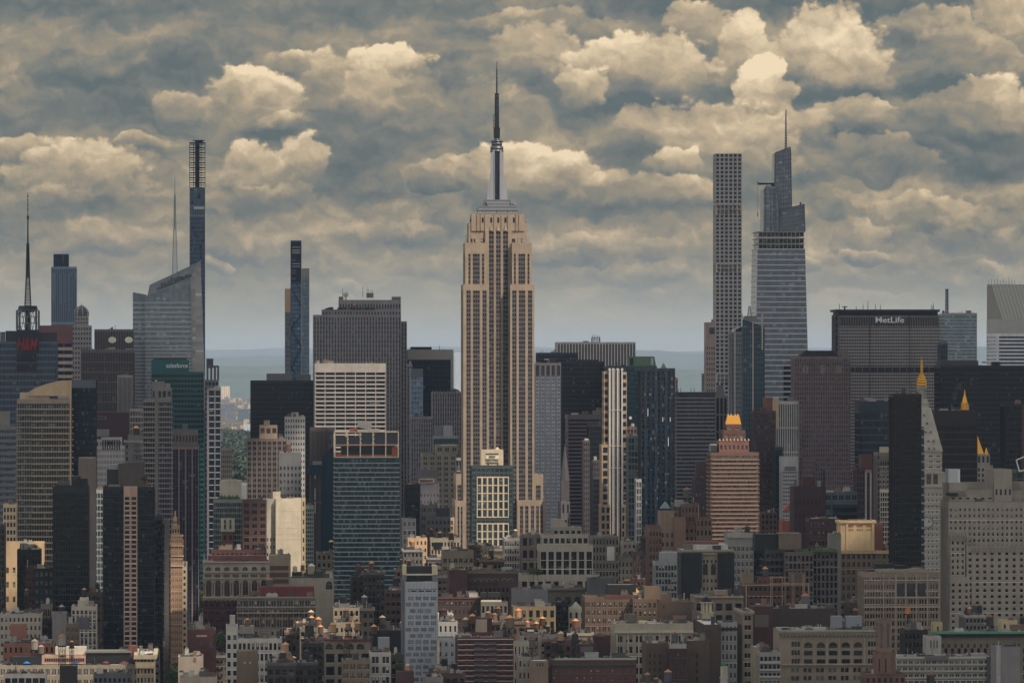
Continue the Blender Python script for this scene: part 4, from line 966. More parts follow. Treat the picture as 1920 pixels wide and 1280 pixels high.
def f(b):
    b.outline([(53, 742), (53, 735), (66, 727), (88, 719), (112, 713.5), (132.5, 713), (132.5, 742)], 14, (206, 168, 122), y=2)
    b.box(37, 92, 736, 748, 4, 20, (206, 176, 140)); b.box(130.6, 132.7, 713, 1030, -.5, 20, (214, 172, 122), None, 'edge_pier')  # right edge and crown carry sunlight in their paler, warmer colours
Q('balcony_apartment_tower', 'tan balcony tower', 'tall tan apartment tower striped with balconies under a curved crown, left', 32, 133, 748, 3500, 24, 0, f, n=22, fl=11.3 * 3500 / F / 1.0, wc=(156, 138, 116), sc=(150, 136, 118), gc=(46, 58, 62), pw=.12, sh=.22, top=3, rec=1.3, blinds=.2, bal=((170, 150, 126), 1.2, .28, .98))
def f(b): b.box(133, 179.5, 712, 727, -.1, 3, (84, 92, 102), M_PANEL, 'crown_band')
Q('blue_glass_tower', 'blue glass neighbour of the balcony tower', 'dark blue glass tower with a grey top band, right of the tan balcony tower', 133, 180, 713, 3750, 30, 1, f, n=14, fl=4.2, wc=(34, 48, 62), gc=(20, 36, 52), pw=.08, sh=.1, rec=.6, blinds=.15)
Q('window_band_office', 'grey office at the left edge', 'grey blue office block of fine window rows at the left edge', -20, 31, 800, 3850, 30, 2, None, n=16, fl=4.6, wc=(112, 116, 122), gc=(44, 56, 68), pw=.3, sh=.5, rec=1.1, blinds=.5)
Q('concrete_stair_block', 'plain grey top at the left edge', 'plain grey concrete block behind the grey office at the left edge', -10, 17, 771, 4000, 20, 0, None, n=0, wc=(130, 124, 114))
def f(b):
    b.box(176, 199, 780, 786, -.6, 0, (120, 112, 112), None, 'window_frame'); b.box(178, 197, 781, 785, -.7, -.3, (40, 44, 54), M_PANEL, 'sign_panel')
Q('maroon_hall', 'maroon windowless hall', 'dark maroon nearly windowless block with a flat top', 176, 245, 774, 4350, 40, 0, f, n=0, wc=(66, 34, 46))
Q('pale_top_block', 'small pale block', 'small block with pale sunlit top storey beside the twin-slab condominium', 243, 269, 766, 4200, 22, 3, None, n=5, fl=5, wc=(150, 140, 128), gc=(70, 84, 92), pw=.2, sh=.3)
Q('tank_top_block', 'grey block under a lone water tank', 'grey block with a water tank standing on its plain top, left of the twin-slab condominium', 240, 268, 815, 4000, 22, 0, None, n=6, fl=4.2, wc=(110, 106, 106), gc=(30, 44, 48), pw=.3, sh=.4, top=16)
def f(b):
    b.block(172, 200, 824, 22, y=3, yb=852, n=4, wc=(168, 162, 158), gc=(50, 50, 62), pw=.6, sh=.4, fl=16, top=2)
    b.block(190, 228, 820, 22, y=1, yb=836, n=7, wc=(176, 170, 166), gc=(50, 50, 62), pw=.5, sh=.3, fl=12, top=3)
    for i in range(8): b.box(192 + i * 4.4, 194 + i * 4.4, 824, 843, -.2, .6, (50, 48, 60), None, 'tall_window')
    b.box(179, 190, 805, 818, 6, 14, (120, 124, 128), M_METAL, 'cooling_tower'); b.box(191, 204, 805, 818, 6, 14, (120, 124, 128), M_METAL, 'cooling_tower')
Q('white_deco_office', 'white office with tall top windows', 'pale white stone office with tall narrow windows in its top storeys', 164, 240, 836, 4100, 30, 3, f, n=13, g=2, fl=4.6, wc=(172, 166, 162), gc=(56, 54, 68), pw=.42, sh=.48, blinds=.1, mw=.3)
def f(b):
    b.block(285, 322, 727, 22, y=1, yb=750, n=4, fl=5, wc=(128, 120, 116), gc=(40, 48, 60), sh=.25, pw=.3)
    b.box(284, 309, 715, 727, 5, 18, (126, 112, 108)); b.box(310, 319, 719, 728, 4, 12, (130, 128, 128), M_METAL, 'air_handler'); b.box(291, 294, 712, 716, 6, 9, (210, 200, 180))
    b.box(290, 297, 729, 1100, -.4, .2, (120, 112, 108), None, 'wall')
Q('twin_slab_condominium', 'twin-slab condominium', 'grey condominium tower of two stepped slabs with pale balcony lines', 268, 322, 748, 3650, 26, 2, f, n=12, fl=3.55, wc=(126, 120, 116), sc=(138, 130, 124), gc=(34, 42, 54), pw=.14, sh=.24, rec=1.2, bal=((146, 138, 130), 1.1, .02, .42))
def f(b):
    b.block(323, 371, 806, 24, y=5, yb=838, n=8, fl=14, wc=(112, 102, 100), gc=(60, 50, 52), top=4); b.box(342, 352, 795, 806, 8, 14, (100, 98, 98), M_METAL)
Q('pink_pier_tower', 'tower with pink piers', 'dark blue glass tower divided by thin pink stone piers', 323, 373, 838, 3800, 26, 2, f, n=4, g=2, fl=4.5, wc=(150, 108, 98), sc=(50, 60, 76), gc=(20, 36, 58), pw=.22, sh=.12, top=1.5, mw=.3)
Q('plain_concrete_slab', 'tall plain concrete slab', 'tall plain grey brown slab without windows behind the black glass tower', 147, 178, 858, 3180, 36, 0, None, n=0, wc=(122, 106, 98))
Q('pale_glass_apartments', 'pale glass apartments', 'narrow pale glass apartment house seen between the plain slab and the window-column tower', 178, 198, 918, 3300, 22, 2, None, n=4, fl=4, wc=(150, 156, 152), gc=(70, 96, 104), pw=.2, sh=.25, blinds=.3)
def f(b):
    b.box(108, 131, 902, 909, -.4, 4, (84, 84, 84), M_METAL, 'roof_frame'); b.box(134, 150, 893, 912, 3, 14, (16, 22, 30), M_PANEL); b.box(150, 164, 897, 912, 5, 14, (20, 26, 34), M_PANEL)
Q('black_glass_tower', 'black glass tower', 'nearly black glass tower with a fine grid, lower left', 99, 166, 911, 3000, 26, 1, f, n=14, fl=3.5, wc=(15, 26, 34), gc=(8, 20, 28), pw=.22, sh=.2, rec=.8, blinds=.03, top=4, wm=M_PANEL)
def f(b):
    b.outline([(222, 912), (221, 870), (240, 867), (271, 865), (271, 912)], 14, (84, 70, 68), y=5); b.box(200, 221, 880, 918, 6, 18, (14, 22, 32), M_PANEL); b.box(206, 221, 871, 884, 8, 16, (130, 132, 130), M_METAL, 'cooling_tower')
    b.block(232, 257.5, 911, 2.5, y=-.9, n=2, fl=9.05 * b.k, wc=(190, 146, 122), gc=(40, 58, 74), pw=.32, sh=.32, top=6, t=.6, blinds=.1, sides=True, roof=False)
    b.block(193, 214, 934, 18, y=-2.0, n=4, fl=3.5, wc=(24, 36, 48), gc=(16, 32, 46), pw=.1, sh=.15, roof=True)
Q('window_column_tower', 'dark tower with pink window column', 'dark blue glass apartment tower with a pink stone column of paired windows up its middle', 193, 290, 912, 2900, 26, 2, f, n=22, fl=3.5, wc=(28, 42, 56), gc=(14, 32, 48), pw=.08, sh=.12, rec=1.0, blinds=.12)
Q('dark_side_tower', 'slim dark slab beside the window column tower', 'slim dark slab with thin floor lines right of the pink window column tower', 290, 305, 968, 3050, 30, 1, None, n=3, fl=3.4, wc=(50, 52, 58), gc=(14, 22, 32), pw=.12, sh=.15)
Q('grey_edge_tower', 'grey-edged dark tower', 'narrow dark tower with a grey concrete right edge above the avenue', 303, 317, 975, 3150, 26, 0, None, n=2, fl=3.6, groups=[(304, 308, 1)], wc=(84, 78, 76), gc=(14, 24, 36), sh=.1)
def f(b):
    s = (186, 140, 102)
    b.block(322, 337, 985, 16, y=1, yb=1005, n=3, fl=4, wc=s, gc=(60, 40, 32)); b.block(325, 332, 970, 10, y=3, yb=986, n=2, fl=5, wc=(206, 160, 118), gc=(60, 44, 36)); b.box(327, 330, 958, 971, 6, 9, (206, 158, 112), None, 'finial')
    for y_ in (1003, 1022, 1041, 1060): b.box(321, 345, y_, y_ + 1.5, -.7, .1, (222, 180, 136), None, 'cornice')
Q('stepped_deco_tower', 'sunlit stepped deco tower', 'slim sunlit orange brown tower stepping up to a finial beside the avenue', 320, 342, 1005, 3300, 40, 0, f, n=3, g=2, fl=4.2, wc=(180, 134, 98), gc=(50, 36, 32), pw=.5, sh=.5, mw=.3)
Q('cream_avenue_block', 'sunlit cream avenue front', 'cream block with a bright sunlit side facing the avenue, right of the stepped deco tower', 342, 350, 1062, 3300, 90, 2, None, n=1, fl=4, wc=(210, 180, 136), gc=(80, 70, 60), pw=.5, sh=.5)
def f(b):
    b.block(330, 366, 928, 22, y=4, yb=978, n=7, fl=4.4, wc=(128, 116, 106), gc=(44, 44, 50), pw=.55, sh=.5)
Q('many_window_block', 'beige block of many small windows', 'tall beige grey block of many small windows left of the avenue canyon', 326, 372, 978, 4400, 40, 4, f, n=9, fl=4.2, wc=(130, 118, 106), gc=(44, 46, 54), pw=.52, sh=.5)
# ---- left low buildings
Q('left_edge_frame_building', 'dark edge tower', 'narrow dark tower of thin floor lines cut by the left edge, low down', -20, 8, 985, 3050, 26, 1, None, n=5, fl=3.6, wc=(70, 66, 66), gc=(20, 28, 40), sh=.3)
Q('sunlit_terrace_building', 'sunlit cream terrace house', 'small sunlit cream building with stepped terraces near the left edge', 6, 30, 945, 3420, 22, 5, None, n=4, fl=5, wc=(222, 188, 138), gc=(90, 80, 66), pw=.35, sh=.4)
Q('sunlit_tan_block', 'sunlit tan block', 'sunlit tan blank-walled block left of the black glass tower', 8, 82, 1016, 3300, 20, 5, None, n=6, fl=9, wc=(208, 166, 114), gc=(120, 96, 72), pw=.6, sh=.6, top=16)
Q('dark_industrial_block', 'dark block with four pale windows', 'dark low block with four pale top windows left of the black glass tower', 65, 100, 1065, 3020, 20, 4, None, n=4, fl=5, wc=(34, 38, 44), gc=(120, 134, 138), pw=.45, sh=.55, blinds=.3)
Q('black_loft', 'black stepped loft', 'blackish stepped loft block with rooftop boxes at the left', 32, 76, 1030, 3080, 22, 8, None, n=8, fl=4, wc=(34, 34, 38), gc=(18, 22, 28), pw=.4)
Q('narrow_red_loft', 'narrow maroon loft', 'narrow maroon brick loft behind the dark block with pale windows', 48, 65, 1062, 3050, 18, 2, None, n=3, fl=4.2, wc=(84, 42, 44), gc=(34, 30, 34))
Q('white_punched_block', 'cream block with square windows', 'cream flat-roofed block with scattered square windows near the left edge', 0, 78, 1150, 2850, 26, 9, None, n=10, fl=4.6, wc=(170, 158, 140), gc=(30, 38, 48), pw=.55, sh=.5, win=60)
Q('grey_windowed_house', 'grey-brown house with tall windows', 'narrow grey brown building with rows of tall windows beside the cream block', 76, 97, 1134, 2880, 20, 3, None, n=5, fl=5, wc=(118, 108, 98), gc=(36, 40, 48), pw=.35, sh=.3)
Q('blank_grey_block', 'blank grey block', 'blank pale grey block with faint panel joints, lower left', 98, 124, 1149, 2840, 22, 1, None, n=0, wc=(140, 134, 126))
def f(b): b.box(149, 165.5, 1121, 1136, 4, 14, (196, 180, 152)); b.box(146, 167, 1156, 1178, -.6, 0, (84, 86, 92), None, 'grey_panel')
Q('checker_panel_building', 'checkered cream and grey building', 'cream and grey checkered building with a small bulkhead, lower left', 134, 181, 1136, 2820, 24, 5, f, n=6, g=1, fl=4.1, wc=(184, 172, 150), sc=(96, 96, 100), gc=(34, 40, 48), pw=.4, sh=.45, win=60)
Q('brown_infill_house', 'brown infill house', 'small brown building between the blank grey block and the checkered building', 123, 148, 1168, 2790, 16, 3, None, n=3, g=2, fl=4.3, wc=(112, 94, 78), gc=(40, 38, 38), win=20)
Q('red_brick_bulkhead', 'red brick tower stub', 'square red brick roof block with a tiny pyramid cap, lower left', 19, 49, 1171, 2760, 12, 0, None, n=3, fl=9, wc=(166, 92, 70), gc=(50, 40, 38), pw=.7, sh=.7, top=22)
Q('red_brick_low', 'low red brick block', 'long low red brick block behind the terraces, lower left', 6, 102, 1205, 2740, 20, 12, None, n=10, fl=6, wc=(150, 84, 66), gc=(50, 40, 38), pw=.6, sh=.5)
def f(b):
    b.box(22, 77, 1231, 1246, 5, 14, (20, 24, 32), M_PANEL, 'glass_penthouse'); b.box(78, 160, 1229, 1245, 5, 16, (186, 140, 110), None, 'penthouse'); b.box(103, 161, 1214, 1228, 7, 18, (196, 182, 158)); b.box(161, 244, 1225, 1243, 6, 20, (14, 18, 24), M_PANEL, 'glass_penthouse'); b.box(160, 246, 1221, 1224.5, 5, 20, (120, 116, 104), None, 'canopy')
    b.box(240, 257, 1212, 1243, 7, 14, (128, 62, 48), None, 'chimney_wall')
    for i in range(22): b.box(84 + i * 3.4, 86 + i * 3.4, 1234, 1240, 4.6, 5.2, (50, 44, 44), None, 'small_window')
    for x, c in ((50, (30, 120, 190)), (142, (40, 60, 130)), (198, (120, 54, 54)), (232, (110, 50, 54))): m = MB().frus(0, 0, 0, 1.1, 2, .1, 8).frus(0, 0, -2.1, 0, .05, .05, 4); o = b.own('parasol', m, c, M_PANEL); o.location = (b.mx(x), 3, b.mz(1243))
Q('long_terraced_loft', 'long stone loft with roof terraces', 'long grey brown loft building with penthouses and planted roof terraces, bottom left', 0, 262, 1246, 2640, 22, 14, f, hmax=2.5, n=22, g=3, fl=5.4, wc=(150, 136, 114), gc=(46, 46, 48), pw=.35, sh=.45, top=2, win=100)
def f(b):
    m = MB()
    for i in range(14): m.frus(b.mx(258 + i * 2.2), -.4 - i * .0, b.mz(1240), b.mz(1252 - (i % 3)), 1.3, 1.0, 6)
    b.own('ornament', m, (196, 170, 124))
Q('corner_ornament_building', 'sunlit ornate corner', 'ornate cream corner building facing the avenue, bottom left', 256, 289, 1228, 2620, 60, 6, f, n=5, fl=4.5, wc=(160, 140, 108), gc=(44, 40, 40), corn=(1.6, 1.4, (200, 178, 136)))
Q('grey_roof_house', 'grey front terrace house', 'dark grey building with a planted roof terrace at the bottom edge, left', 175, 246, 1262, 2560, 14, 3, None, n=8, fl=4, wc=(84, 84, 88), gc=(30, 36, 44))
Q('dark_stair_block', 'dark brown roof block', 'dark brown square roof block at the bottom edge, left', 112, 144, 1247, 2570, 14, 0, None, n=0, wc=(52, 42, 40))
Q('white_penthouse', 'white penthouse', 'white low penthouse with a glazed front, bottom left corner', 8, 86, 1262, 2560, 14, 5, None, n=6, fl=5, wc=(190, 180, 164), gc=(60, 66, 72), pw=.15, sh=.2)

# ---- avenue right side, lower left of centre
Q('dark_red_gable', 'dark red brick block by the avenue', 'dark red brick block with three round-topped windows right of the avenue', 352, 405, 1180, 2800, 26, 5, lambda b: (b.box(368, 388, 1190, 1193, -.5, .1, (190, 160, 140), None, 'stone_band'), [b.box(x - 3, x + 3, 1203, 1213, -.4, .1, (70, 78, 90), M_GLASS, 'square_window') for x in (359, 378, 396)]), n=0, wc=(96, 44, 42))
Q('blank_beige_block', 'blank beige block', 'blank beige block at the foot of the avenue, right side', 334, 381, 1230, 2680, 22, 4, lambda b: (b.box(337, 344, 1256, 1258, -.3, .1, (60, 52, 46), None, 'vent_slot'), b.box(363, 368, 1232, 1240, -.3, .1, (120, 90, 76), None, 'patch')), n=0, wc=(158, 140, 122))
Q('beige_stepped_base', 'beige stepped front', 'beige stepped building with roof plants at the bottom edge beside the avenue', 337, 407, 1268, 2560, 14, 4, None, n=0, wc=(164, 148, 130))
def f(b):
    b.block(424, 446, 1172, 20, y=-.8, n=2, fl=4.6, wc=(190, 184, 170), gc=(48, 60, 66), pw=.45, sh=.42, top=5); b.box(431, 441, 1154, 1172, 6, 12, (176, 170, 154), None, 'chimney')
    b.box(449, 476, 1174, 1189, 8, 18, (148, 138, 122))
Q('white_grid_apartments', 'white grid apartment block', 'white apartment block with a regular grid of square windows, lower left of centre', 446, 528, 1196, 2740, 22, 5, f, n=10, fl=5.75, wc=(192, 186, 172), gc=(56, 66, 72), pw=.36, sh=.34, top=2.5, win=70)
Q('round_cornered_tank_house', 'round tan tank house', 'tan square brick tank enclosure in front of the white grid apartment block', 444, 484, 1219, 2640, 12, 0, lambda b: [b.box(457 + i * 10, 461 + i * 10, 1240, 1243, -.3, .1, (180, 172, 150), None, 'small_window') for i in (0, 1)], n=0, wc=(120, 98, 76))
def arches(b, xs, y0, y1, w, col, y=-.25, name='arched_window', mat=None, d=.3):
    """round-headed openings: y0 crown, y1 foot"""
    for x in xs:
        m = MB(); r = w / 2
        pts = [(b.mx(x - r), b.mz(y1)), (b.mx(x + r), b.mz(y1)), (b.mx(x + r), b.mz(y0 + r))] + [(b.mx(x + r * math.cos(a * .3927)), b.mz(y0 + r - r * math.sin(a * .3927))) for a in range(1, 8)] + [(b.mx(x - r), b.mz(y0 + r))]
        m.extr(pts, y - .0, y + d); o = b.own(name, m, col, mat or M_PANE); o.color = srgb(*col)
        f_ = MB()
        f_.box(b.mx(x - .25), b.mx(x + .25), y - .12, y, b.mz(y1), b.mz(y0 + .3)); f_.box(b.mx(x - r), b.mx(x + r), y - .12, y, b.mz(y0 + r) - .12, b.mz(y0 + r) + .12)
        f_.build('mullion', M_PANEL, o, (84, 78, 70))
def f(b):
    s = (178, 164, 138)
    arches(b, [391 + i * 17.15 for i in range(7)], 1062, 1069, 10, (34, 32, 36)); arches(b, [391.5 + i * 17.15 for i in range(7)], 1087, 1117, 10, (40, 28, 34))
    for i in range(7):
        for j in range(4): b.box(385 + i * 17.15 + j * 3, 386.8 + i * 17.15 + j * 3, 1076, 1081.5, -.35, 0, (44, 42, 46), None, 'small_window')
        for dx in (-8.2,): b.box(391 + i * 17.15 + dx - 1, 391 + i * 17.15 + dx + 1, 1092, 1115, -.3, 0, (120, 62, 46), None, 'terracotta_panel')
    for y_, h in ((1052, 2.4), (1071, 1.4), (1083, 1.4), (1118, 2.4)): b.box(380, 506, y_, y_ + h, -1.2, 0, s, None, 'cornice')
    b.box(390, 500, 1042, 1053, 6, 20, (120, 66, 58), None, 'roof_storey')
    b.block(381, 445, 1123, 12, y=-1.6, n=6, g=2, fl=4.4, wc=(76, 34, 42), gc=(44, 44, 54), pw=.5, sh=.5, roof=True, blinds=.5)
    for i in range(8): b.mbw(s, None, 'cornice').frus(b.mx(383 + i * 8), -1.7, b.mz(1127), b.mz(1123), .3, 1.8, 8)
Q('arcaded_stone_building', 'arcaded stone building', 'ornate pale stone building with tall arched windows and dark red base, lower left', 381, 505, 1052, 3000, 26, 4, f, n=0, wc=(170, 156, 132))
def f(b):
    b.box(488, 589, 1100, 1118, 4, 18, (122, 40, 44), None, 'red_penthouse'); 
    for y_ in (1118, 1136, 1147): b.box(443, 594, y_, y_ + 2.6, -1.4, 0, (150, 140, 124), None, 'cornice')
    for i in range(5): b.box(462 + i * 26, 464.5 + i * 26, 1150, 1175, -.9, 0, (110, 52, 46), None, 'red_pier')
Q('glass_loft_building', 'long loft with red penthouse', 'long stone and glass loft building topped by a dark red penthouse', 445, 592, 1118, 2930, 24, 8, f, n=14, g=2, fl=5.4, wc=(134, 124, 108), gc=(52, 66, 68), pw=.2, sh=.25, blinds=.25, win=90)
Q('beige_banded_block', 'beige block with brown bands', 'beige and brown banded block behind the arcaded stone building', 505, 545, 1040, 3150, 20, 2, lambda b: [b.box(506, 541, y_, y_ + 8, -.35, 0, (92, 58, 50), None, 'brown_band') for y_ in (1060, 1073, 1085)], n=0, wc=(154, 132, 104))
Q('beige_parapet_block', 'low beige block with scrolled parapet', 'low beige block with long parapet and arched wall end, left of the panelled tower', 545, 626, 1083, 2990, 24, 8, lambda b: arches(b, [617], 1089, 1104, 12, (36, 40, 46), name='arched_recess'), n=0, wc=(158, 146, 124))
# ---- mid-left
def f(b):
    s = (198, 186, 158)
    for x0, x1, y0, y1 in ((414, 440, 971, 974), (414, 420, 974, 992), (434, 440, 974, 992), (414, 440, 992, 996), (424, 430, 974, 992)): b.box(x0, x1, y0, y1, -.9, 0, s, None, 'stone_frame')
    b.block(416, 438, 997, 8, y=-2.4, n=2, fl=6, wc=(112, 60, 56), gc=(40, 36, 42), pw=.6)
    b.outline([(412, 936), (412, 903), (418, 900), (440, 899), (453, 901), (453, 936)], 12, (184, 172, 144), y=6, name='tank_enclosure')
    m = MB()
    for i in range(14): m.frus(b.mx(410 + i * 2.9), 3 + (i % 3), b.mz(936), b.mz(930 - (i * 7 % 5)), .9, .1, 6)
    b.own('roof_shrub', m, (40, 62, 40), M_LEAF)
Q('green_glass_apartments', 'green glass apartments with tank house', 'green glass apartment house with cream frame and a rounded beige tank enclosure on top', 400, 455, 936, 3480, 22, 0, f, n=14, fl=3.7, wc=(122, 130, 124), gc=(48, 70, 70), pw=.16, sh=.25, blinds=.3)
Q('red_brick_highrise', 'red brick high-rise', 'red brown brick high-rise with grouped windows beside the white windowless tower', 455, 500, 937, 3450, 24, 3, None, n=3, g=2, fl=4.6, wc=(98, 62, 52), sc=(90, 66, 60), gc=(34, 34, 42), pw=.42, sh=.42)
Q('red_low_wall', 'red roof storeys', 'low dark red roof storeys below the green glass apartments', 396, 500, 1030, 3250, 22, 8, None, n=12, fl=6, wc=(96, 50, 48), gc=(36, 32, 38), pw=.6)
def f(b):
    b.block(493, 517, 936, 26, y=4, n=4, fl=5, wc=(196, 184, 160), gc=(50, 60, 70), pw=.6, sh=.55, top=26)
    b.box(512, 526, 922, 938, 4, 12, (214, 196, 160))
    for y_ in (956, 978, 988, 999, 1010): b.box(517, 565, y_, y_ + .6, -.12, 0, (222, 208, 180), M_PANEL, 'joint')
    b.block(566, 573, 934, 20, y=6, n=1, fl=6, wc=(196, 172, 126), gc=(70, 60, 50), pw=.6)
Q('windowless_white_block', 'windowless sunlit white block', 'sunlit white windowless block with faint panel joints left of centre', 517, 565, 934, 3500, 22, 3, f, n=0, wc=(216, 198, 166))
Q('lattice_apartments', 'scaffolded apartments', 'pale green balconied apartments covered in fine rails, right of the windowless white block', 558, 588, 948, 3620, 22, 4, None, n=8, fl=3, wc=(140, 150, 140), gc=(60, 76, 74), pw=.2, sh=.3, rec=1.4)
def f(b):
    b.block(487, 520, 797, 18, y=4, yb=822, n=3, fl=5.4, wc=(176, 146, 118), gc=(84, 66, 60), pw=.3, sh=.5)
    b.box(495, 506, 788, 797, 7, 12, (150, 130, 110)); whips(b, [501, 518], 797, (4, 7))
Q('brown_balcony_apartments', 'brown apartment slab', 'brown grey apartment slab with vertical piers and a tan stepped penthouse', 463, 538, 822, 3900, 24, 3, f, n=8, g=2, fl=4.0, wc=(122, 104, 92), sc=(96, 84, 80), gc=(30, 36, 46), pw=.3, sh=.45)
Q('white_punched_tower', 'white tower of square holes', 'slim white tower punched with small square windows', 534.5, 572, 781, 4150, 22, 4, lambda b: (b.box(547, 560, 773, 782, 4, 12, (170, 168, 162)),), n=8, fl=4.6, wc=(178, 174, 168), gc=(40, 44, 54), pw=.5, sh=.52)
Q('grey_blank_block', 'blank grey block with tank', 'blank grey block above two columns of windows, in front of the slim white tower', 523, 565, 848, 3850, 22, 4, None, n=6, fl=5, wc=(112, 112, 116), gc=(54, 58, 66), pw=.5, sh=.5, top=26 * .4 * 1.0)
Q('navy_box_tower', 'navy box tower', 'wide dark navy office box with faint floor lines', 470, 588, 713, 4700, 40, 3, lambda b: (b.box(500, 547, 700, 713, 6, 20, (104, 108, 110)), b.box(553, 583, 702, 713, 10, 22, (96, 98, 102))), n=40, fl=4.4, wc=(16, 30, 44), gc=(10, 28, 44), pw=.15, sh=.15, rec=1.1, blinds=.03, wm=M_PANEL)
def f(b):
    m = MB(); k = b.k
    pts = [(546, 560), (565, 575), (565, 600), (546, 625)]
    seg = [((565, 575), (546, 540)), ((565, 590), (546, 616)), ((546, 616), (565, 650)), ((565, 650), (546, 690)), ((546, 690), (565, 712))]
    for a, c in seg: m.bar((b.mx(a[0]), -.4, b.mz(a[1])), (b.mx(c[0]), -.4, b.mz(c[1])), .55)
    for a, c in (((552, 527), (565, 548)), ((553, 600), (546.5, 616)), ((553, 640), (565, 650))): m.bar((b.mx(a[0]), -.4, b.mz(a[1])), (b.mx(c[0]), -.4, b.mz(c[1])), .4)
    b.own('diagonal_brace', m, (18, 34, 52), M_METAL)
    b.block(545.3, 565.2, 451, 20, yb=528, n=1, fl=2.8, wc=(12, 36, 60), gc=(8, 30, 54), pw=.02, sh=.1, wm=M_PANEL)
    for y_ in (463, 468, 471, 474, 494, 499): b.box(548, 563, y_, y_ + .9, -.3, 0, (190, 190, 180), M_PANEL, 'light_strip')
Q('braced_black_tower', 'braced black needle tower', 'very slim blue black tower with diagonal bracing', 545.3, 565.2, 528, 5500, 24, 0, f, n=5, fl=4.6, wc=(18, 40, 62), gc=(70, 92, 112), pw=.16, sh=.14, t=.4, blinds=.05, roof=False)
Q('grey_slab_tower', 'pale grey slab right of the braced needle', 'pale grey glass slab tower just right of the braced black needle tower', 566, 580, 503, 5750, 20, 0, lambda b: b.box(566, 580, 503, 521, -.2, 0, (140, 140, 138), M_PANEL, 'crown'), n=5, fl=5, wc=(104, 112, 120), gc=(84, 98, 112), pw=.1, sh=.12)
Q('tan_slab_tower', 'tan slab left of the braced needle', 'slim tan slab tower just left of the braced black needle tower', 534.5, 545, 541, 5750, 20, 0, lambda b: b.box(534.5, 545, 541, 585, -.2, 0, (176, 148, 116), M_PANEL, 'crown'), n=3, fl=5, wc=(110, 104, 100), gc=(72, 82, 94), pw=.1, sh=.12)
def f(b):
    k = dict(wc=(106, 98, 98), sc=(70, 72, 80), gc=(30, 38, 50), pw=.5, g=1, sh=.35, fl=4.4, blinds=.25, rec=.3)
    b.block(604, 752, 580, 26, y=2, yb=600, n=26, **k); b.block(636, 752, 562, 26, y=5, yb=582, n=22, **dict(k, top=4)); b.block(752, 763.5, 602, 30, y=6, n=2, **k)
    b.box(736, 752, 556, 563, 6, 26, k['wc']); b.box(636, 644, 556, 563, 6, 20, k['wc'])
    m = MB().frus(0, 0, -3, 0, .8, .8, 8); c = b.k
    for i in range(6): a0, a1 = math.pi * i / 6 - 1.57, math.pi * (i + 1) / 6 - 1.57; m.frus(0, 0, 5.3 * c * (1 + math.sin(a0)), 5.3 * c * (1 + math.sin(a1)), 5.3 * c * math.cos(a0) + .01, 5.3 * c * math.cos(a1) + .01, 16)
    o = b.own('radome', m, (206, 200, 190), M_PANEL, True); o.location = (b.mx(649), 14, b.mz(557))
    whips(b, [643, 681, 692, 695, 698, 700, 689], 556, (9, 20)); b.box(688, 701, 549, 558, 10, 18, (120, 104, 96))
    lettering(b, 'COMCAST', 686, 578, 5, (84, 84, 90), y=1.2, wpx=36)
    for i, c_ in enumerate(((220, 60, 50), (230, 130, 50), (230, 190, 60), (60, 150, 90), (60, 110, 180), (120, 80, 160))):
        m = MB(); a0, a1 = math.pi * (1 - i / 6), math.pi * (1 - (i + 1) / 6); x, z = b.mx(666), b.mz(573)
        m.extr([(x, z), (x + 4.2 * b.k * math.cos(a1), z + 4.2 * b.k * math.sin(a1)), (x + 4.2 * b.k * math.cos(a0), z + 4.2 * b.k * math.sin(a0))], 4.2, 4.7); b.own('emblem_feather', m, c_, M_PANEL)
    r = b.rnd; mm = MB()
    for i in range(20): x = r.uniform(606, 700); mm.box(b.mx(x), b.mx(x + r.uniform(2, 8)), 1, 4, b.mz(580), b.mz(580 - r.uniform(2, 5)))
    b.own('roof_equipment', mm, (60, 62, 68), M_METAL)
Q('stepped_limestone_slab', 'stepped ribbed slab', 'massive grey ribbed stone slab with stepped top, radome and small coloured emblem', 588, 752, 590, 5000, 34, 0, f, n=30, g=1, fl=4.4, wc=(106, 98, 98), sc=(70, 72, 80), gc=(30, 38, 50), pw=.5, sh=.35, rec=.3, blinds=.25)
Q('white_band_office', 'white office of black bands', 'white office block with wide black window bands in seven columns', 590.5, 723.5, 681, 4450, 40, 8, None, n=7, fl=7.85 * 4450 / F, wc=(128, 120, 112), gc=(14, 26, 42), pw=.075, sh=.36, top=17 * 4450 / F, rec=.8, t=1.0, blinds=.02)
Q('dark_cube_office', 'dark blue box with pale cap', 'dark blue glass box with a pale stone cap and right edge', 764, 850, 655, 5050, 40, 2, lambda b: (b.box(764, 850, 655, 674, -.6, 0, (150, 142, 134), M_PANEL, 'cap_band'), b.box(845, 850, 674, 1000, -.6, 0, (144, 138, 132), M_PANEL, 'edge_pier'), b.box(771, 810, 650, 655, 8, 20, (34, 46, 58)), whips(b, [825], 655, (8, 9))), n=20, fl=4.6, wc=(14, 34, 56), gc=(8, 30, 52), pw=.05, sh=.06, rec=1, blinds=.02, wm=M_PANEL)
Q('reflective_stripe_office', 'pale glass slip', 'narrow pale glass office with bright floor lines in front of the dark blue box', 770.5, 793, 691, 4850, 24, 1, lambda b: b.box(770.5, 793, 691, 706, -.4, 0, (86, 96, 106), M_PANEL, 'crown_band'), n=4, fl=4.6, wc=(110, 124, 134), gc=(70, 88, 104), pw=.1, sh=.18, rec=1.2)
kk = dict(fl=4.3, wc=(104, 96, 96), sc=(60, 66, 78), gc=(30, 40, 54), pw=.45, sh=.3, rec=.3, blinds=.3)
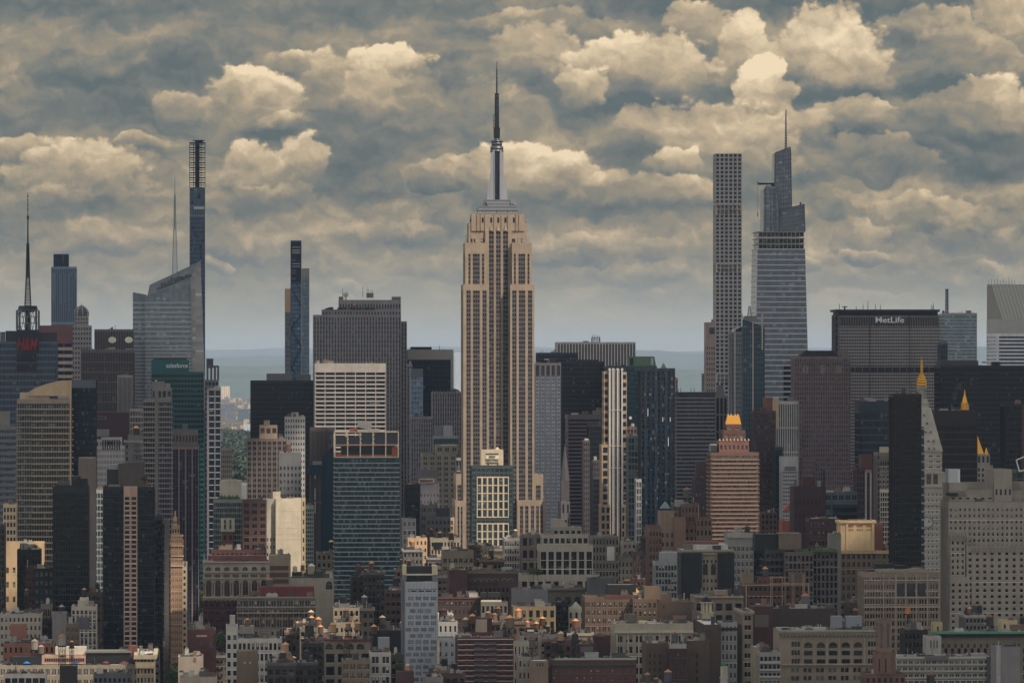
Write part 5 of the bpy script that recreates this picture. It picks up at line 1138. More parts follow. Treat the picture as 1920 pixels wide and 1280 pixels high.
Q('ribbed_stone_office', 'ribbed stone office left of the tall skyscraper', 'grey ribbed stone office immediately left of the tall limestone skyscraper', 811, 870, 735, 4720, 30, 5, lambda b: [b.box(811 + i * 7, 813 + i * 7, 732, 738, -.6, 2, kk['wc'], None, 'pier_cap') for i in range(8)], n=13, **dict(kk, top=1.5))
Q('lower_ribbed_office', 'lower ribbed office', 'lower grey ribbed office left of the ribbed stone office', 771, 812, 781, 4650, 30, 3, None, n=9, **dict(kk, sc=(84, 84, 90), gc=(40, 50, 62)))
Q('ribbed_annex', 'ribbed annex', 'slim ribbed annex at the right foot of the stepped ribbed slab', 763, 773, 682, 4950, 20, 1, None, n=2, **kk)
def f(b): b.box(815, 832, 799, 818, 8, 18, (110, 112, 116)); b.box(832, 849, 798, 817, 4, 16, (150, 152, 152), M_PANEL); b.box(813, 859, 823, 833, -.5, 0, (28, 62, 66), M_PANEL, 'green_band')
Q('green_band_block', 'low block with green glass band', 'low grey block with a green glass top band and two rooftop boxes', 813, 859, 817, 4450, 26, 2, f, n=8, fl=4.6, wc=(100, 108, 112), gc=(40, 66, 74), pw=.1, sh=.3)
kk2 = dict(n=None, bay=6, g=2, fl=4.5, wc=(142, 132, 116), gc=(44, 44, 50), pw=.5, sh=.5, mw=.3)
Q('beige_punched_block', 'beige block with paired windows', 'beige stone block of paired windows left of the tall limestone skyscraper', 791, 856, 851, 4300, 30, 3, lambda b: b.block(818, 859, 834, 24, y=3, yb=852, **kk2), **kk2)
Q('white_framed_glass_block', 'slim white-framed glass block', 'slim glass block in a thin white frame against the tall limestone skyscraper', 847, 867, 858, 4330, 20, 2, lambda b: b.box(853, 868, 842, 858, 6, 14, (40, 42, 48)), n=3, fl=9, wc=(170, 168, 162), gc=(30, 46, 60), pw=.1, sh=.08)
Q('lilac_grey_block', 'lilac grey block', 'plain lilac grey block with small windows, left of the beige block with paired windows', 787, 824, 906, 4000, 24, 3, lambda b: (b.box(781, 822, 880, 895, 6, 18, (104, 98, 106)), b.box(785, 814, 897, 905, -.8, 0, (176, 160, 148), None, 'white_frame'), b.box(787, 812, 898.5, 903.5, -1, -.6, (106, 68, 60), None, 'brick_panel')), n=6, fl=5.4, wc=(106, 104, 112), gc=(64, 68, 76), pw=.6, sh=.6, top=8)
Q('black_glass_midrise', 'black glass mid-rise', 'small black glass mid-rise right of the blue banded glass tower', 760, 788, 908, 3800, 20, 4, None, n=5, fl=4.6, wc=(26, 36, 44), gc=(18, 32, 42), pw=.1, sh=.12, hmax=8)
Q('grey_two_tone_house', 'grey two-tone house', 'grey house with dark upper windows below the lilac grey block', 789, 822, 946, 3720, 20, 4, None, n=3, g=2, fl=6, wc=(100, 92, 90), gc=(70, 76, 82), pw=.35, sh=.45)
Q('dark_billboard_block', 'block with dark blank panel', 'low grey block carrying a dark blank rectangular panel on its roof', 800, 845, 970, 3700, 20, 2, lambda b: b.box(818, 843, 952, 968, -.6, 0, (30, 42, 48), M_PANEL, 'roof_panel'), n=6, fl=5, wc=(92, 88, 88), gc=(44, 48, 54))
Q('cream_lit_house', 'small sunlit cream house', 'small cream building with tall windows at the left foot of the tall limestone skyscraper', 826, 852, 970, 3800, 20, 2, None, n=2, g=2, fl=4.2, wc=(196, 168, 132), gc=(60, 54, 54), pw=.45, sh=.3)
Q('white_paneled_stub', 'pale grey box building', 'pale grey box building between the blue banded tower and the dark block', 755, 780, 972, 3650, 22, 3, None, n=3, fl=6, wc=(150, 148, 144), gc=(90, 94, 98), pw=.5, sh=.5)
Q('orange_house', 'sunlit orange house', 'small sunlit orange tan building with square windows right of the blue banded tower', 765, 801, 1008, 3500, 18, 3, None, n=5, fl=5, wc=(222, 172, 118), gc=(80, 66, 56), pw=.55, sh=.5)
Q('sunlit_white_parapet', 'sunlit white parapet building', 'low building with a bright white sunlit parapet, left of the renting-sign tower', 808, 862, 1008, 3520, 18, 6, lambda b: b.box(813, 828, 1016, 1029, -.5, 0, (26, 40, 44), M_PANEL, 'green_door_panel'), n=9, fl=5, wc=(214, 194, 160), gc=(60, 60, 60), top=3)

# ---- copper tower, banded tower
def f(b):
    b.block(616, 628, 802, 34, y=3, yb=856, n=2, fl=6, wc=(96, 100, 106), gc=(60, 72, 84)); b.outline([(604, 857), (628, 833), (628, 1110), (602, 1110)], 30, (26, 44, 60), y=-1.2, mat=M_GLASS, name='folded_glazing', rect=False)
    for y_ in (875, 915, 940): b.box(590.2, 591.3, y_, y_ + 22, -1.2, 0, (190, 190, 196), M_PANEL, 'light_strip')
    b.box(586, 603, 864, 872, -1.3, 0, (110, 116, 124), M_GLASS, 'glazed_slot'); b.box(579, 606, 871, 889, -2.5, 4, (24, 44, 58), M_GLASS, 'bridge')
Q('copper_clad_tower', 'dark copper tower', 'dark bronze clad tower with folded glass side left of the blue banded glass tower', 582, 616, 802, 3700, 34, 0, f, n=14, fl=60, wc=(82, 72, 72), gc=(40, 40, 46), pw=.45, sh=.02, blinds=0, rec=.4)
def f(b):
    s = (226, 204, 178)
    m = MB(); X0, X1 = b.mx(627), b.mx(748); 
    for i in range(6): x = X0 + (X1 - X0 - .7) * i / 5; m.box(x, x + .7, 0, .8, b.mz(857), b.mz(809)); m.box(x, x + .7, 20, 20.8, b.mz(857), b.mz(809))
    for y_ in (809, 833, 856): m.box(X0 + .02, X1 - .02, -.1, .9, b.mz(y_ + 1.3), b.mz(y_))
    for y_ in (809,): m.box(X0 + .05, X0 + .75, .9, 20, b.mz(y_ + 1.3), b.mz(y_)); m.box(X1 - .75, X1 - .05, .9, 20, b.mz(y_ + 1.3), b.mz(y_)); m.box(X0 + 1, X1 - 1, 19.9, 20.7, b.mz(810.3), b.mz(809))
    b.own('crown_frame', m, s, M_PANEL)
    g = MB()
    for i in range(5):
        x = X0 + (X1 - X0) * i / 5
        g.box(x + .9, x + (X1 - X0) / 5 - .2, .3, .6, b.mz(832.5), b.mz(818 if i < 2 else 810.5))
    b.own('louvre_screen', g, (62, 62, 66), M_PANEL)
    b.box(640, 742, 838, 856, 4, 18, (26, 44, 48), M_GLASS, 'penthouse_glazing'); b.box(629, 640, 850, 857, 2, 10, (196, 84, 56)); b.box(735, 746, 838, 857, 3, 12, (196, 90, 62)); b.box(640, 735, 852.5, 857, 1, 3, (190, 98, 70), None, 'terracotta_kerb'); b.box(640, 738, 834.5, 838, 3, 6, (150, 66, 54), None, 'terracotta_kerb')
    b.outline([(671, 800), (672, 789), (697, 790), (698, 802), (690, 806)], 8, (150, 148, 144), y=8, mat=M_PANEL, name='water_tank_screen', rect=False); b.box(656, 671, 803, 809, 4, 10, (196, 90, 70)); b.box(690, 712, 804, 809, 6, 12, (196, 186, 160))
Q('blue_banded_tower', 'blue banded glass tower', 'teal blue glass tower with pale floor bands and an open framed crown', 626.5, 750, 857, 3300, 24, 0, f, n=40, fl=8.75 * 3300 / F, wc=(58, 92, 100), sc=(160, 166, 160), gc=(66, 122, 134), pw=.06, sh=.2, top=1.0, rec=1.6, t=.5, blinds=.2)

# ---- renting tower etc.
def f(b):
    s = (210, 186, 150)
    b.block(894, 954, 893, 1.6, y=-.5, yb=970, n=6, fl=14.1 * b.k, wc=s, gc=(40, 60, 62), pw=.3, sh=.14, top=1.0, t=.6, roof=False); b.block(894, 954, 980, 1.6, y=-.5, n=6, fl=14.1 * b.k, wc=s, gc=(40, 60, 62), pw=.3, sh=.14, top=1.0, t=.6, roof=False)
    b.box(903, 944.5, 843, 872, 5, 16, s); b.box(911.5, 935.5, 853, 866, 4.5, 5, (232, 218, 190), M_PANEL, 'sign_panel')
    b.box(911.5, 935.5, 849.5, 852.5, 4.6, 5, (80, 84, 84), M_PANEL, 'sign_panel'); b.box(911.5, 935.5, 866.5, 869, 4.6, 5, (80, 84, 84), M_PANEL, 'sign_panel')
    lettering(b, 'NOW', 923.5, 856, 4.2, (50, 48, 46), y=4.3, wpx=12, bold=.01); lettering(b, 'RENTING', 923.5, 862, 4.4, (50, 48, 46), y=4.3, wpx=23, bold=.01)
    for x in (915, 933): b.box(x, x + 2, 869, 872.5, 4.4, 5, (70, 60, 50), None, 'small_window')
    b.mbw((226, 178, 118), None, 'pyramid_cap').frus(b.mx(934), 10, b.mz(843), b.mz(838), 6 * b.k, .3, 4, rot=.785)
Q('renting_sign_tower', 'renting-sign tower', 'glass apartment tower with cream grid and a NOW RENTING sign on its roof block', 884.5, 962, 873, 3950, 24, 0, f, n=9, fl=4.0, wc=(66, 78, 82), gc=(44, 62, 66), pw=.2, sh=.35, blinds=.2)
Q('white_check_tower', 'white and grey checked tower', 'slim tower of white window panels in grey ribs, right of the tall limestone skyscraper', 1003, 1052, 680, 4600, 26, 2, lambda b: (b.block(1003, 1052, 680, 26, y=-.6, yb=704, n=5, fl=40, wc=(128, 116, 112), gc=(60, 56, 60), pw=.35, sh=.02, roof=False, blinds=0), b.box(1022, 1044, 672.5, 674.5, 8, 10, (200, 196, 190), M_METAL, 'maintenance_crane'), b.box(1030, 1033, 674, 681, 8, 10, (180, 176, 170), M_METAL, 'maintenance_crane')), n=5, g=2, fl=7.0 * 4600 / F, wc=(122, 116, 112), sc=(104, 102, 104), gc=(150, 158, 172), pw=.38, sh=.34, mw=.15, blinds=.0)
Q('navy_office_tower', 'navy tower right of the checked tower', 'dark navy office tower with stepped top, right of the white and grey checked tower', 1051, 1133, 677, 4850, 34, 2, lambda b: b.box(1083, 1124, 674, 678, 6, 20, (20, 34, 50), M_PANEL), n=18, fl=4.2, wc=(16, 28, 42), gc=(12, 24, 38), pw=.2, sh=.3, rec=.8, blinds=.08, wm=M_PANEL)
Q('navy_crown_tower', 'navy tower behind', 'dark navy tower top peering over the white and grey checked tower', 1008, 1084, 661, 4950, 30, 2, lambda b: whips(b, [1015, 1019], 661, (3, 5)), n=18, fl=4.2, wc=(20, 34, 50), gc=(14, 28, 42), pw=.2, sh=.3, blinds=.02, wm=M_PANEL)
def f(b):
    m = MB(); lattice(m, b.mx(1119), 14, b.mz(641), b.mz(632), 4, 4, 2, .4); m.box(b.mx(1112), b.mx(1126), 12, 16, b.mz(633), b.mz(632)); b.own('aerial_frame', m, (84, 86, 90), M_METAL); whips(b, [1113, 1117, 1122, 1125], 634, (3, 8)); b.box(1095, 1105, 639, 641, 8, 16, (100, 98, 98))
Q('striped_monolith', 'black and white striped monolith', 'wide flat-topped tower of fine black and white vertical stripes', 1045, 1192, 641, 5300, 40, 0, f, n=26, fl=120, wc=(150, 142, 138), gc=(16, 24, 38), pw=.5, sh=.0, top=2.0, t=.9, blinds=.0)
Q('brown_band_block', 'brown banded office', 'brown office block with horizontal window bands, left of the blue and white striped tower', 1064, 1136, 777, 4400, 34, 3, lambda b: b.block(1122, 1137, 765, 20, y=6, n=0, wc=(96, 82, 86)), n=1, fl=7.2 * 4400 / F, wc=(104, 88, 92), gc=(20, 24, 38), pw=.05, sh=.45, top=4, rec=.8, blinds=0)
Q('dark_plain_office', 'black glass office', 'black glass office overlapping the brown banded office', 1104, 1134, 795, 4250, 24, 2, None, n=10, fl=4.2, wc=(26, 32, 44), gc=(18, 26, 40), pw=.25, sh=.3, blinds=.02)
Q('narrow_grey_tower', 'narrow grey brown tower', 'narrow grey brown tower in front of the black glass office', 1094, 1106, 825, 4150, 20, 1, lambda b: b.box(1097, 1104, 822, 827, 3, 8, (190, 184, 176)), n=3, fl=4.4, wc=(92, 82, 86), gc=(40, 44, 56))
Q('narrow_dark_tower', 'narrow dark tower', 'narrow dark grey stepped tower left of the blue and white striped tower', 1112, 1126, 862, 4100, 20, 2, None, n=4, fl=4.2, wc=(84, 78, 82), gc=(30, 36, 46))
def f(b):
    m = MB().frus(b.mx(1060.5), 10, b.mz(900), b.mz(834), 9.2 * b.k, .2, 8).box(b.mx(1053), b.mx(1068), 3, 17, b.mz(940), b.mz(900)); b.own('stone_spire', m, (84, 80, 84))
Q('stone_church', 'stone spire', 'slender grey stone church with a tall pointed spire between office towers', 1052, 1069, 940, 4100, 40, 0, f, cat='church', n=2, fl=12, wc=(104, 100, 102), gc=(40, 42, 48), pw=.6, sh=.4)
def f(b):
    tan = (186, 148, 108)
    for x0, x1, yt in ((1133, 1141.5, 696), (1166.5, 1175.5, 697)): b.block(x0, x1, yt, 20, y=2, n=1, fl=3.0 * 2, wc=tan, gc=(30, 52, 74), pw=.2, sh=.42, rec=1.2)
    for x0, x1, yt, n in ((1128, 1141.5, 833, 1), (1166.5, 1180, 833, 1), (1126, 1144, 945, 2), (1165, 1178, 945, 2)): b.block(x0, x1, yt, 24, y=-.6 if yt == 833 else -3, n=n, fl=6.0, wc=tan, gc=(30, 52, 74), pw=.35, sh=.3)
    wh = (196, 190, 182); m = MB()
    for x in (1141.4, 1148, 1156.5, 1165): m.box(b.mx(x), b.mx(x + 2.6), -1.3, .2, 0, b.mz(690)); m.box(b.mx(x - .7), b.mx(x + 3.3), -1.6, .4, b.mz(694), b.mz(691))
    for x in (1144.5, 1152, 1160): m.box(b.mx(x), b.mx(x + 1), -1.0, .2, 0, b.mz(691))
    for y_ in (768, 835, 876): m.box(b.mx(1141), b.mx(1168), -1.7, -1.2, b.mz(y_ + 1.2), b.mz(y_))
    b.own('white_rib', m, wh, M_PANEL)
Q('blue_white_striped_tower', 'blue and white striped tower', 'blue glass tower with tall white ribs and tan stepped flanks', 1141, 1167.5, 693, 4000, 24, 1, f, n=7, fl=4.0, wc=(40, 74, 110), gc=(24, 66, 112), pw=.15, sh=.2, blinds=.15, wm=M_PANEL)
def f(b):
    b.outline([(1180, 686), (1179, 668), (1228, 668), (1231, 686)], 20, (92, 120, 96), y=4, mat=M_PANEL, name='green_roof_housing'); b.box(1182, 1188, 671, 684, 3.5, 4.2, (30, 40, 44), M_PANEL, 'opening'); b.box(1221, 1226, 671, 684, 3.5, 4.2, (170, 178, 176), M_PANEL, 'opening'); whips(b, [1166, 1170, 1190, 1198, 1205, 1212], 686, (2, 5))
Q('teal_glass_tower', 'teal tower with green roof housing', 'teal glass tower with a green trapezoid roof housing', 1137, 1232, 686, 4800, 34, 2, f, n=30, fl=4.4, wc=(32, 62, 74), gc=(24, 58, 68), pw=.12, sh=.25, blinds=.1)
def f(b):
    rr = b.rnd; 
    for i in range(6):
        x = 1208 + i * 9.6
        m = MB(); y_ = 692
        while y_ < 1000: h = rr.uniform(6, 16); m.extr([(b.mx(x + rr.uniform(-1.5, 1)), b.mz(y_ + h)), (b.mx(x + 5 + rr.uniform(-1, 2)), b.mz(y_ + h)), (b.mx(x + 5 + rr.uniform(-1, 2)), b.mz(y_)), (b.mx(x + rr.uniform(-1.5, 1)), b.mz(y_))], -.25 - rr.uniform(0, .15), .1); y_ += h * .93
        b.own('warped_glazing', m, (26, 38, 50) if i % 2 else (34, 48, 60), M_GLASS, props=dict(bay=1.2, storey=3.0, blinds=.08))
    for x, y0, y1 in ((1214, 766, 780), (1242, 782, 790), (1252.5, 820, 836), (1256, 782, 790)): b.box(x, x + 1.3, y0, y1, -.7, 0, (190, 196, 196), M_PANEL, 'light_strip')
Q('faceted_black_tower', 'wavy black glass tower', 'dark tower of warped reflecting glass strips, right of centre', 1201.5, 1266, 690, 3900, 26, 0, f, n=7, fl=4, wc=(24, 30, 40), gc=(14, 24, 34), pw=.24, sh=.2, blinds=.1, wm=M_PANEL)
Q('green_pyramid_tower', 'green pyramid', 'tower top with a small green copper pyramid behind the wavy black glass tower', 1236, 1256, 695, 4700, 16, 0, lambda b: b.own('pyramid_roof', MB().frus(b.mx(1245.5), 8, b.mz(695), b.mz(680), 8 * b.k, .2, sq=True), (88, 136, 104), M_METAL), n=4, wc=(110, 104, 100))
Q('brown_edge_tower', 'brown sliver tower', 'sliver of a brown stone tower right of the wavy black glass tower', 1262, 1271, 708, 4500, 30, 1, None, n=2, fl=4.4, wc=(122, 92, 84), gc=(50, 46, 50), pw=.6)
Q('banded_grey_office', 'grey banded office', 'grey office block with even dark blue window bands, right of centre', 1268, 1342, 735, 4300, 36, 2, lambda b: (b.box(1268, 1342, 735, 739.5, -.5, 3, (34, 40, 50), M_PANEL, 'cornice_band'), whips(b, [1274, 1279, 1298, 1304], 735, (5, 9))), n=26, fl=7.45 * 4300 / F, wc=(104, 106, 110), sc=(122, 116, 116), gc=(22, 46, 70), pw=.08, sh=.4, rec=1.1, blinds=.1)
def b_k(D): return D / F
Q('dark_strip_tower', 'grey tower with three black strips', 'narrow grey tower with three black vertical window strips', 1342, 1364, 741, 4350, 24, 1, lambda b: b.mbw((96, 92, 94), None, 'cap').frus(b.mx(1352), 8, b.mz(741), b.mz(722), 9 * b.k, 5 * b.k, 8), n=3, fl=14, wc=(112, 104, 108), gc=(18, 24, 38), pw=.35, sh=.08, blinds=0)
Q('brown_slim_tower', 'brown tower beside the white grid tower', 'slim brown stone tower immediately left of the slender white grid tower', 1324, 1341.5, 604, 5500, 24, 1, lambda b: b.box(1330, 1340, 614, 626, -.3, .2, (60, 58, 64), M_PANEL, 'dark_recess'), n=4, fl=5.6, wc=(124, 104, 98), gc=(38, 44, 56), pw=.55, sh=.55, top=26)
Q('low_stepped_brown', 'stepped brown block with dish', 'stepped brown block with a round dish right of the blue and white striped tower', 1176, 1194, 800, 4050, 20, 3, lambda b: b.own('satellite_dish', MB().extr([(b.mx(1182 + 3 * math.cos(i * .5236)), b.mz(783 + 3 * math.sin(i * .5236))) for i in range(12)], -.6, -.3), (200, 196, 188), M_PANEL), n=3, fl=4.4, wc=(106, 86, 82), gc=(40, 42, 52))
Q('pale_balcony_tower', 'pale green balcony tower', 'pale green glass tower edged with stacked balconies', 1178, 1202, 816, 3950, 22, 1, None, n=4, fl=5, wc=(112, 124, 124), gc=(60, 78, 84), pw=.15, sh=.25, bal=((124, 134, 132), 1.4, .55, 1.0))
Q('white_lattice_strip', 'white-framed narrow house', 'narrow white-framed glass building at the left foot of the wavy black glass tower', 1193, 1203, 898, 3850, 18, 1, None, n=2, fl=5, wc=(170, 164, 160), gc=(60, 74, 84), pw=.25, sh=.25)
def f(b):
    g = (34, 62, 76)
    P = lambda pts, y, d, c, nm='glazing': b.own(nm, MB().extr([(b.mx(x), b.mz(y_)) for x, y_ in pts], y, y + d), c, M_GLASS, props=dict(bay=2.6, storey=4.2, blinds=.08))
    P([(1392, 1000), (1411, 1000), (1411, 605), (1392, 598)], -.6, 10, g); P([(1411, 1000), (1434, 1000), (1434, 614), (1411, 604)], 0, 30, g)
    P([(1378, 1000), (1392, 1000), (1391, 612), (1378, 618)], 1.5, 26, (20, 38, 50))
    m = MB()
    for x, y0, y1 in ((1410.5, 603, 1000), (1428, 585, 656), (1376.6, 615, 1000)): m.box(b.mx(x), b.mx(x + 2.4), -1.4, 2, b.mz(y1), b.mz(y0))
    m.bar((b.mx(1390), 2, b.mz(585)), (b.mx(1395), 2, b.mz(600)), .8)
    b.own('white_fin', m, (176, 164, 152), M_PANEL)
    r = MB()
    for i in range(28): r.box(b.mx(1392.2), b.mx(1433.6), -.85, -.6, b.mz(612 + i * 9.5 + .8), b.mz(612 + i * 9.5))
    for i in range(9): r.box(b.mx(1393 + i * 4.6), b.mx(1393.5 + i * 4.6), -.8, -.6, b.mz(900), b.mz(612))
    b.own('mullion', r, (90, 112, 118), M_METAL)
    b.box(1398, 1420, 592, 604, 6, 16, (128, 124, 120)); a = MB(); lattice(a, b.mx(1408), 12, b.mz(592), b.mz(573), 1.6, .5, 5, .2); b.own('mast', a, (60, 64, 70), M_METAL)
Q('angular_glass_tower', 'angular glass tower', 'angular green blue glass tower with pale fins below the slender white grid tower', 1372, 1392, 622, 4600, 28, 0, f, n=6, fl=4.2, wc=(84, 92, 98), gc=(44, 60, 70), pw=.4, sh=.3)

# ---- gold-capped terraced apartments
def f(b):
    br = (112, 66, 56); cr = (206, 170, 132)
    b.block(1349, 1405, 826, 20, y=3, yb=850, n=7, fl=8, wc=(140, 84, 70), gc=(70, 74, 74), top=3); b.block(1357, 1399, 806, 18, y=4, yb=828, n=3, fl=9, wc=br, gc=(90, 104, 100), top=3); b.block(1364, 1392, 795, 14, y=6, yb=808, n=2, fl=8, wc=br, gc=(100, 116, 112))
    for i in range(9): b.mbw(cr, None, 'finial').frus(b.mx(1350 + i * 6.8), 2.8, b.mz(826), b.mz(822), .7, .2, 6)
    m = MB().frus(0, 0, b.mz(796), b.mz(779), 1, 1, 4); X, k = b.mx(1378), b.k
    m = MB().frus(X, 13, b.mz(795.5), b.mz(779), 14.5 * k, 11.0 * k, sq=True, ry=.7); b.own('gilded_roof', m, (232, 168, 78), M_GOLD)
    for x in (1368.5, 1374, 1382, 1387): b.mbw(cr, None, 'finial').frus(b.mx(x), 13, b.mz(779), b.mz(776), .6, .4, 6)
    b.box(1333, 1345, 832, 846, 4, 14, (130, 128, 122)); b.box(1334, 1345, 835, 846, 3.6, 4.2, (50, 66, 72), M_GLASS, 'penthouse_glazing')
Q('terraced_brick_apartments', 'gold-capped brick apartments', 'red brick apartment tower with cream balcony lines and a gilded mansard cap', 1332, 1423, 848, 3450, 26, 0, f, n=17, fl=7.9 * 3450 / F, wc=(118, 82, 70), sc=(122, 94, 82), gc=(84, 90, 86), pw=.3, sh=.3, blinds=.4, bal=((146, 124, 106), .7, .03, .97))
Q('maroon_ribbed_tower', 'maroon ribbed tower', 'dark maroon ribbed tower right of the gold-capped brick apartments', 1414, 1455, 770, 3900, 28, 3, lambda b: b.block(1436, 1450, 745, 14, y=6, yb=772, n=0, wc=(126, 64, 56)), n=11, fl=4.1, wc=(86, 54, 60), sc=(60, 50, 58), gc=(34, 38, 50), pw=.42, sh=.3, rec=.4, blinds=.35)
Q('blue_glass_annex', 'blue glass annex', 'narrow blue glass slab on the right side of the maroon ribbed tower', 1454, 1468, 838, 3880, 22, 1, None, n=4, fl=4.1, wc=(40, 58, 76), gc=(26, 46, 66), pw=.1, sh=.15)
Q('white_striped_tower', 'white striped tower', 'white tower of narrow vertical ribs with a stepped top', 1455, 1497, 752, 4050, 26, 3, lambda b: b.box(1452, 1460, 745, 800, -1, 10, (196, 160, 116), None, 'sunlit_pier'), n=10, fl=20, wc=(176, 172, 168), gc=(48, 54, 66), pw=.45, sh=.05, blinds=.1)  # left pier tinted warm to look sunlit
Q('white_small_window_block', 'white block of tiny windows', 'white office block with many rows of tiny windows, right of the blue glass annex', 1467, 1496, 856, 3850, 22, 0, lambda b: b.box(1471, 1492, 874, 882, -.4, 0, (96, 96, 104), M_PANEL, 'louvre'), n=9, fl=7.4 * b_k(3850), wc=(166, 164, 164), gc=(44, 48, 60), pw=.3, sh=.6, top=28 * b_k(3850))
def f(b):
    b.outline([(1500, 668), (1512, 657), (1565, 657), (1575, 668)], 20, (44, 46, 52), y=6, name='hipped_roof', mat=M_ROOF); b.box(1578, 1592, 658, 670, 4, 16, (120, 104, 96))
    for x in (1511, 1524, 1548, 1572, 1586): b.box(x - .8, x + .8, 668, 760, -.5, .1, (112, 88, 84), None, 'pier')
    arches(b, [1510, 1543, 1572], 684, 700, 10, (70, 60, 62), y=-.3); b.box(1489, 1596, 678, 680, -.8, 0, (116, 92, 86), None, 'cornice'); b.box(1489.5, 1595, 700, 701.5, -.6, 0, (110, 86, 82), None, 'cornice')
    b.block(1490, 1502, 790, 30, y=-4, n=3, **kb); b.block(1502, 1525, 860, 30, y=-8, n=6, **kb); b.block(1545, 1597, 880, 30, y=-7, n=12, **kb)
kb = dict(fl=4.3, wc=(98, 76, 76), sc=(90, 72, 74), gc=(34, 42, 56), pw=.5, sh=.4, blinds=.4)
Q('broad_brown_brick_tower', 'broad brown brick tower', 'broad brown brick office tower with a dark hipped roof left of the broad lettered slab', 1490, 1595, 668, 4700, 34, 0, f, n=24, **kb)
Q('pale_glass_office', 'pale glass office with lattice mast', 'pale green glass office right of the broad lettered slab with a tall lattice mast', 1768, 1832, 588, 5200, 40, 4, lambda b: (b.own('lattice_mast', (lambda m: (lattice(m, b.mx(1779), 14, b.mz(588), b.mz(541), 2.2 * b.k, 1.8 * b.k, 14, .4), m)[1])(MB()), (70, 78, 92), M_METAL), b.box(1768, 1832, 586.5, 590, -.5, 3, (160, 160, 158), M_PANEL, 'top_band'), whips(b, [1801, 1806, 1817, 1822, 1827], 588, (3, 6)), b.box(1778, 1829, 654, 655.2, -.5, 0, (206, 206, 200), M_PANEL, 'bright_band')), n=14, fl=6.3 * b_k(5200), wc=(116, 124, 122), sc=(134, 140, 138), gc=(92, 110, 116), pw=.05, sh=.25, rec=1.2, blinds=.2)
Q('dark_edge_slab', 'thin navy slab', 'thin navy slab between the broad lettered slab and the pale glass office', 1763, 1777, 641, 4900, 20, 1, None, n=4, fl=5, wc=(60, 72, 86), gc=(16, 32, 50), pw=.15, sh=.1)
def f(b):
    b.block(1766, 1836, 676, 30, y=6, n=0, wc=(52, 50, 56)); b.box(1862, 1876, 678, 686, 4, 12, (24, 34, 44)); b.box(1809, 1838, 696, 702, -.5, 0, (20, 34, 46), M_PANEL, 'sign_panel'); lettering(b, 'SALESFORCE', 1823, 699, 3, (120, 136, 146), y=-.8, wpx=20) if False else None
    b.box(1843, 1850, 678, 680, 2, 8, (60, 62, 66), M_METAL)
Q('wide_navy_block', 'wide navy office block', 'wide dark navy office block at the right edge with faint floor lines', 1763, 1990, 685, 4550, 40, 3, f, n=60, fl=4.4, wc=(16, 28, 42), gc=(10, 26, 40), pw=.12, sh=.3, rec=1.1, blinds=.06, wm=M_PANEL)
Q('near_navy_block', 'near navy block at the right edge', 'darker navy block in front of the wide navy office block at the right edge', 1885, 1990, 757, 4250, 30, 2, lambda b: b.box(1915, 1990, 758, 1000, -1, 0, (90, 56, 62), None, 'brick_pier'), n=30, fl=4.4, wc=(14, 22, 34), gc=(10, 20, 32), pw=.12, sh=.3, blinds=.02, wm=M_PANEL)
Q('slate_blue_office', 'slate blue office', 'slate blue glass office with pale floor lines left of the black tower', 1611, 1677, 752, 4200, 30, 3, lambda b: b.box(1622, 1638, 745.5, 750, 4, 10, (150, 150, 150), M_METAL), n=16, fl=6.0, wc=(40, 54, 70), sc=(58, 68, 78), gc=(24, 42, 60), pw=.08, sh=.2, top=10, rec=1.2, blinds=.03)
def f(b):
    b.box(1727.5, 1733.5, 800, 1090, 1, 18, (40, 62, 72), M_GLASS, 'glass_edge')
    for i in range(18): b.box(1727.7, 1734.5, 802 + i * 15.5, 805 + i * 15.5, .5, 19, (140, 150, 150), M_PANEL, 'edge_balcony')
Q('black_slab_tower', 'black slab tower', 'tall black slab tower in front of the clock tower', 1675, 1728, 738, 3150, 22, 4, f, n=12, fl=3.6, wc=(12, 15, 22), gc=(8, 13, 20), pw=.15, sh=.15, blinds=.03, wm=M_PANEL)
Q('black_band_office', 'black office behind the clock tower', 'black office block with faint red brown floor lines between clock tower and gilded pyramid', 1752, 1833, 769, 3650, 30, 6, None, n=20, fl=5.2, wc=(22, 16, 20), sc=(36, 24, 26), gc=(8, 10, 16), pw=.05, sh=.3, top=11, rec=1.1, blinds=0, wm=M_PANEL, hmax=3)
Q('red_cream_tower', 'maroon tower with cream strip', 'slim maroon tower with a cream vertical strip, left of the white truss tower', 1607, 1645, 876, 3750, 24, 1, lambda b: (b.block(1616, 1637, 852, 14, y=5, yb=878, n=0, wc=(96, 54, 54)), b.box(1622, 1625, 885, 1060, -.6, 0, (176, 166, 154), None, 'cream_strip'), b.box(1631, 1634, 885, 1060, -.6, 0, (176, 166, 154), None, 'cream_strip'), b.box(1622, 1634, 880, 886, -.6, 0, (150, 120, 112), None, 'cream_strip')), n=8, fl=4.3, wc=(80, 52, 58), gc=(30, 40, 56), pw=.4, sh=.3)
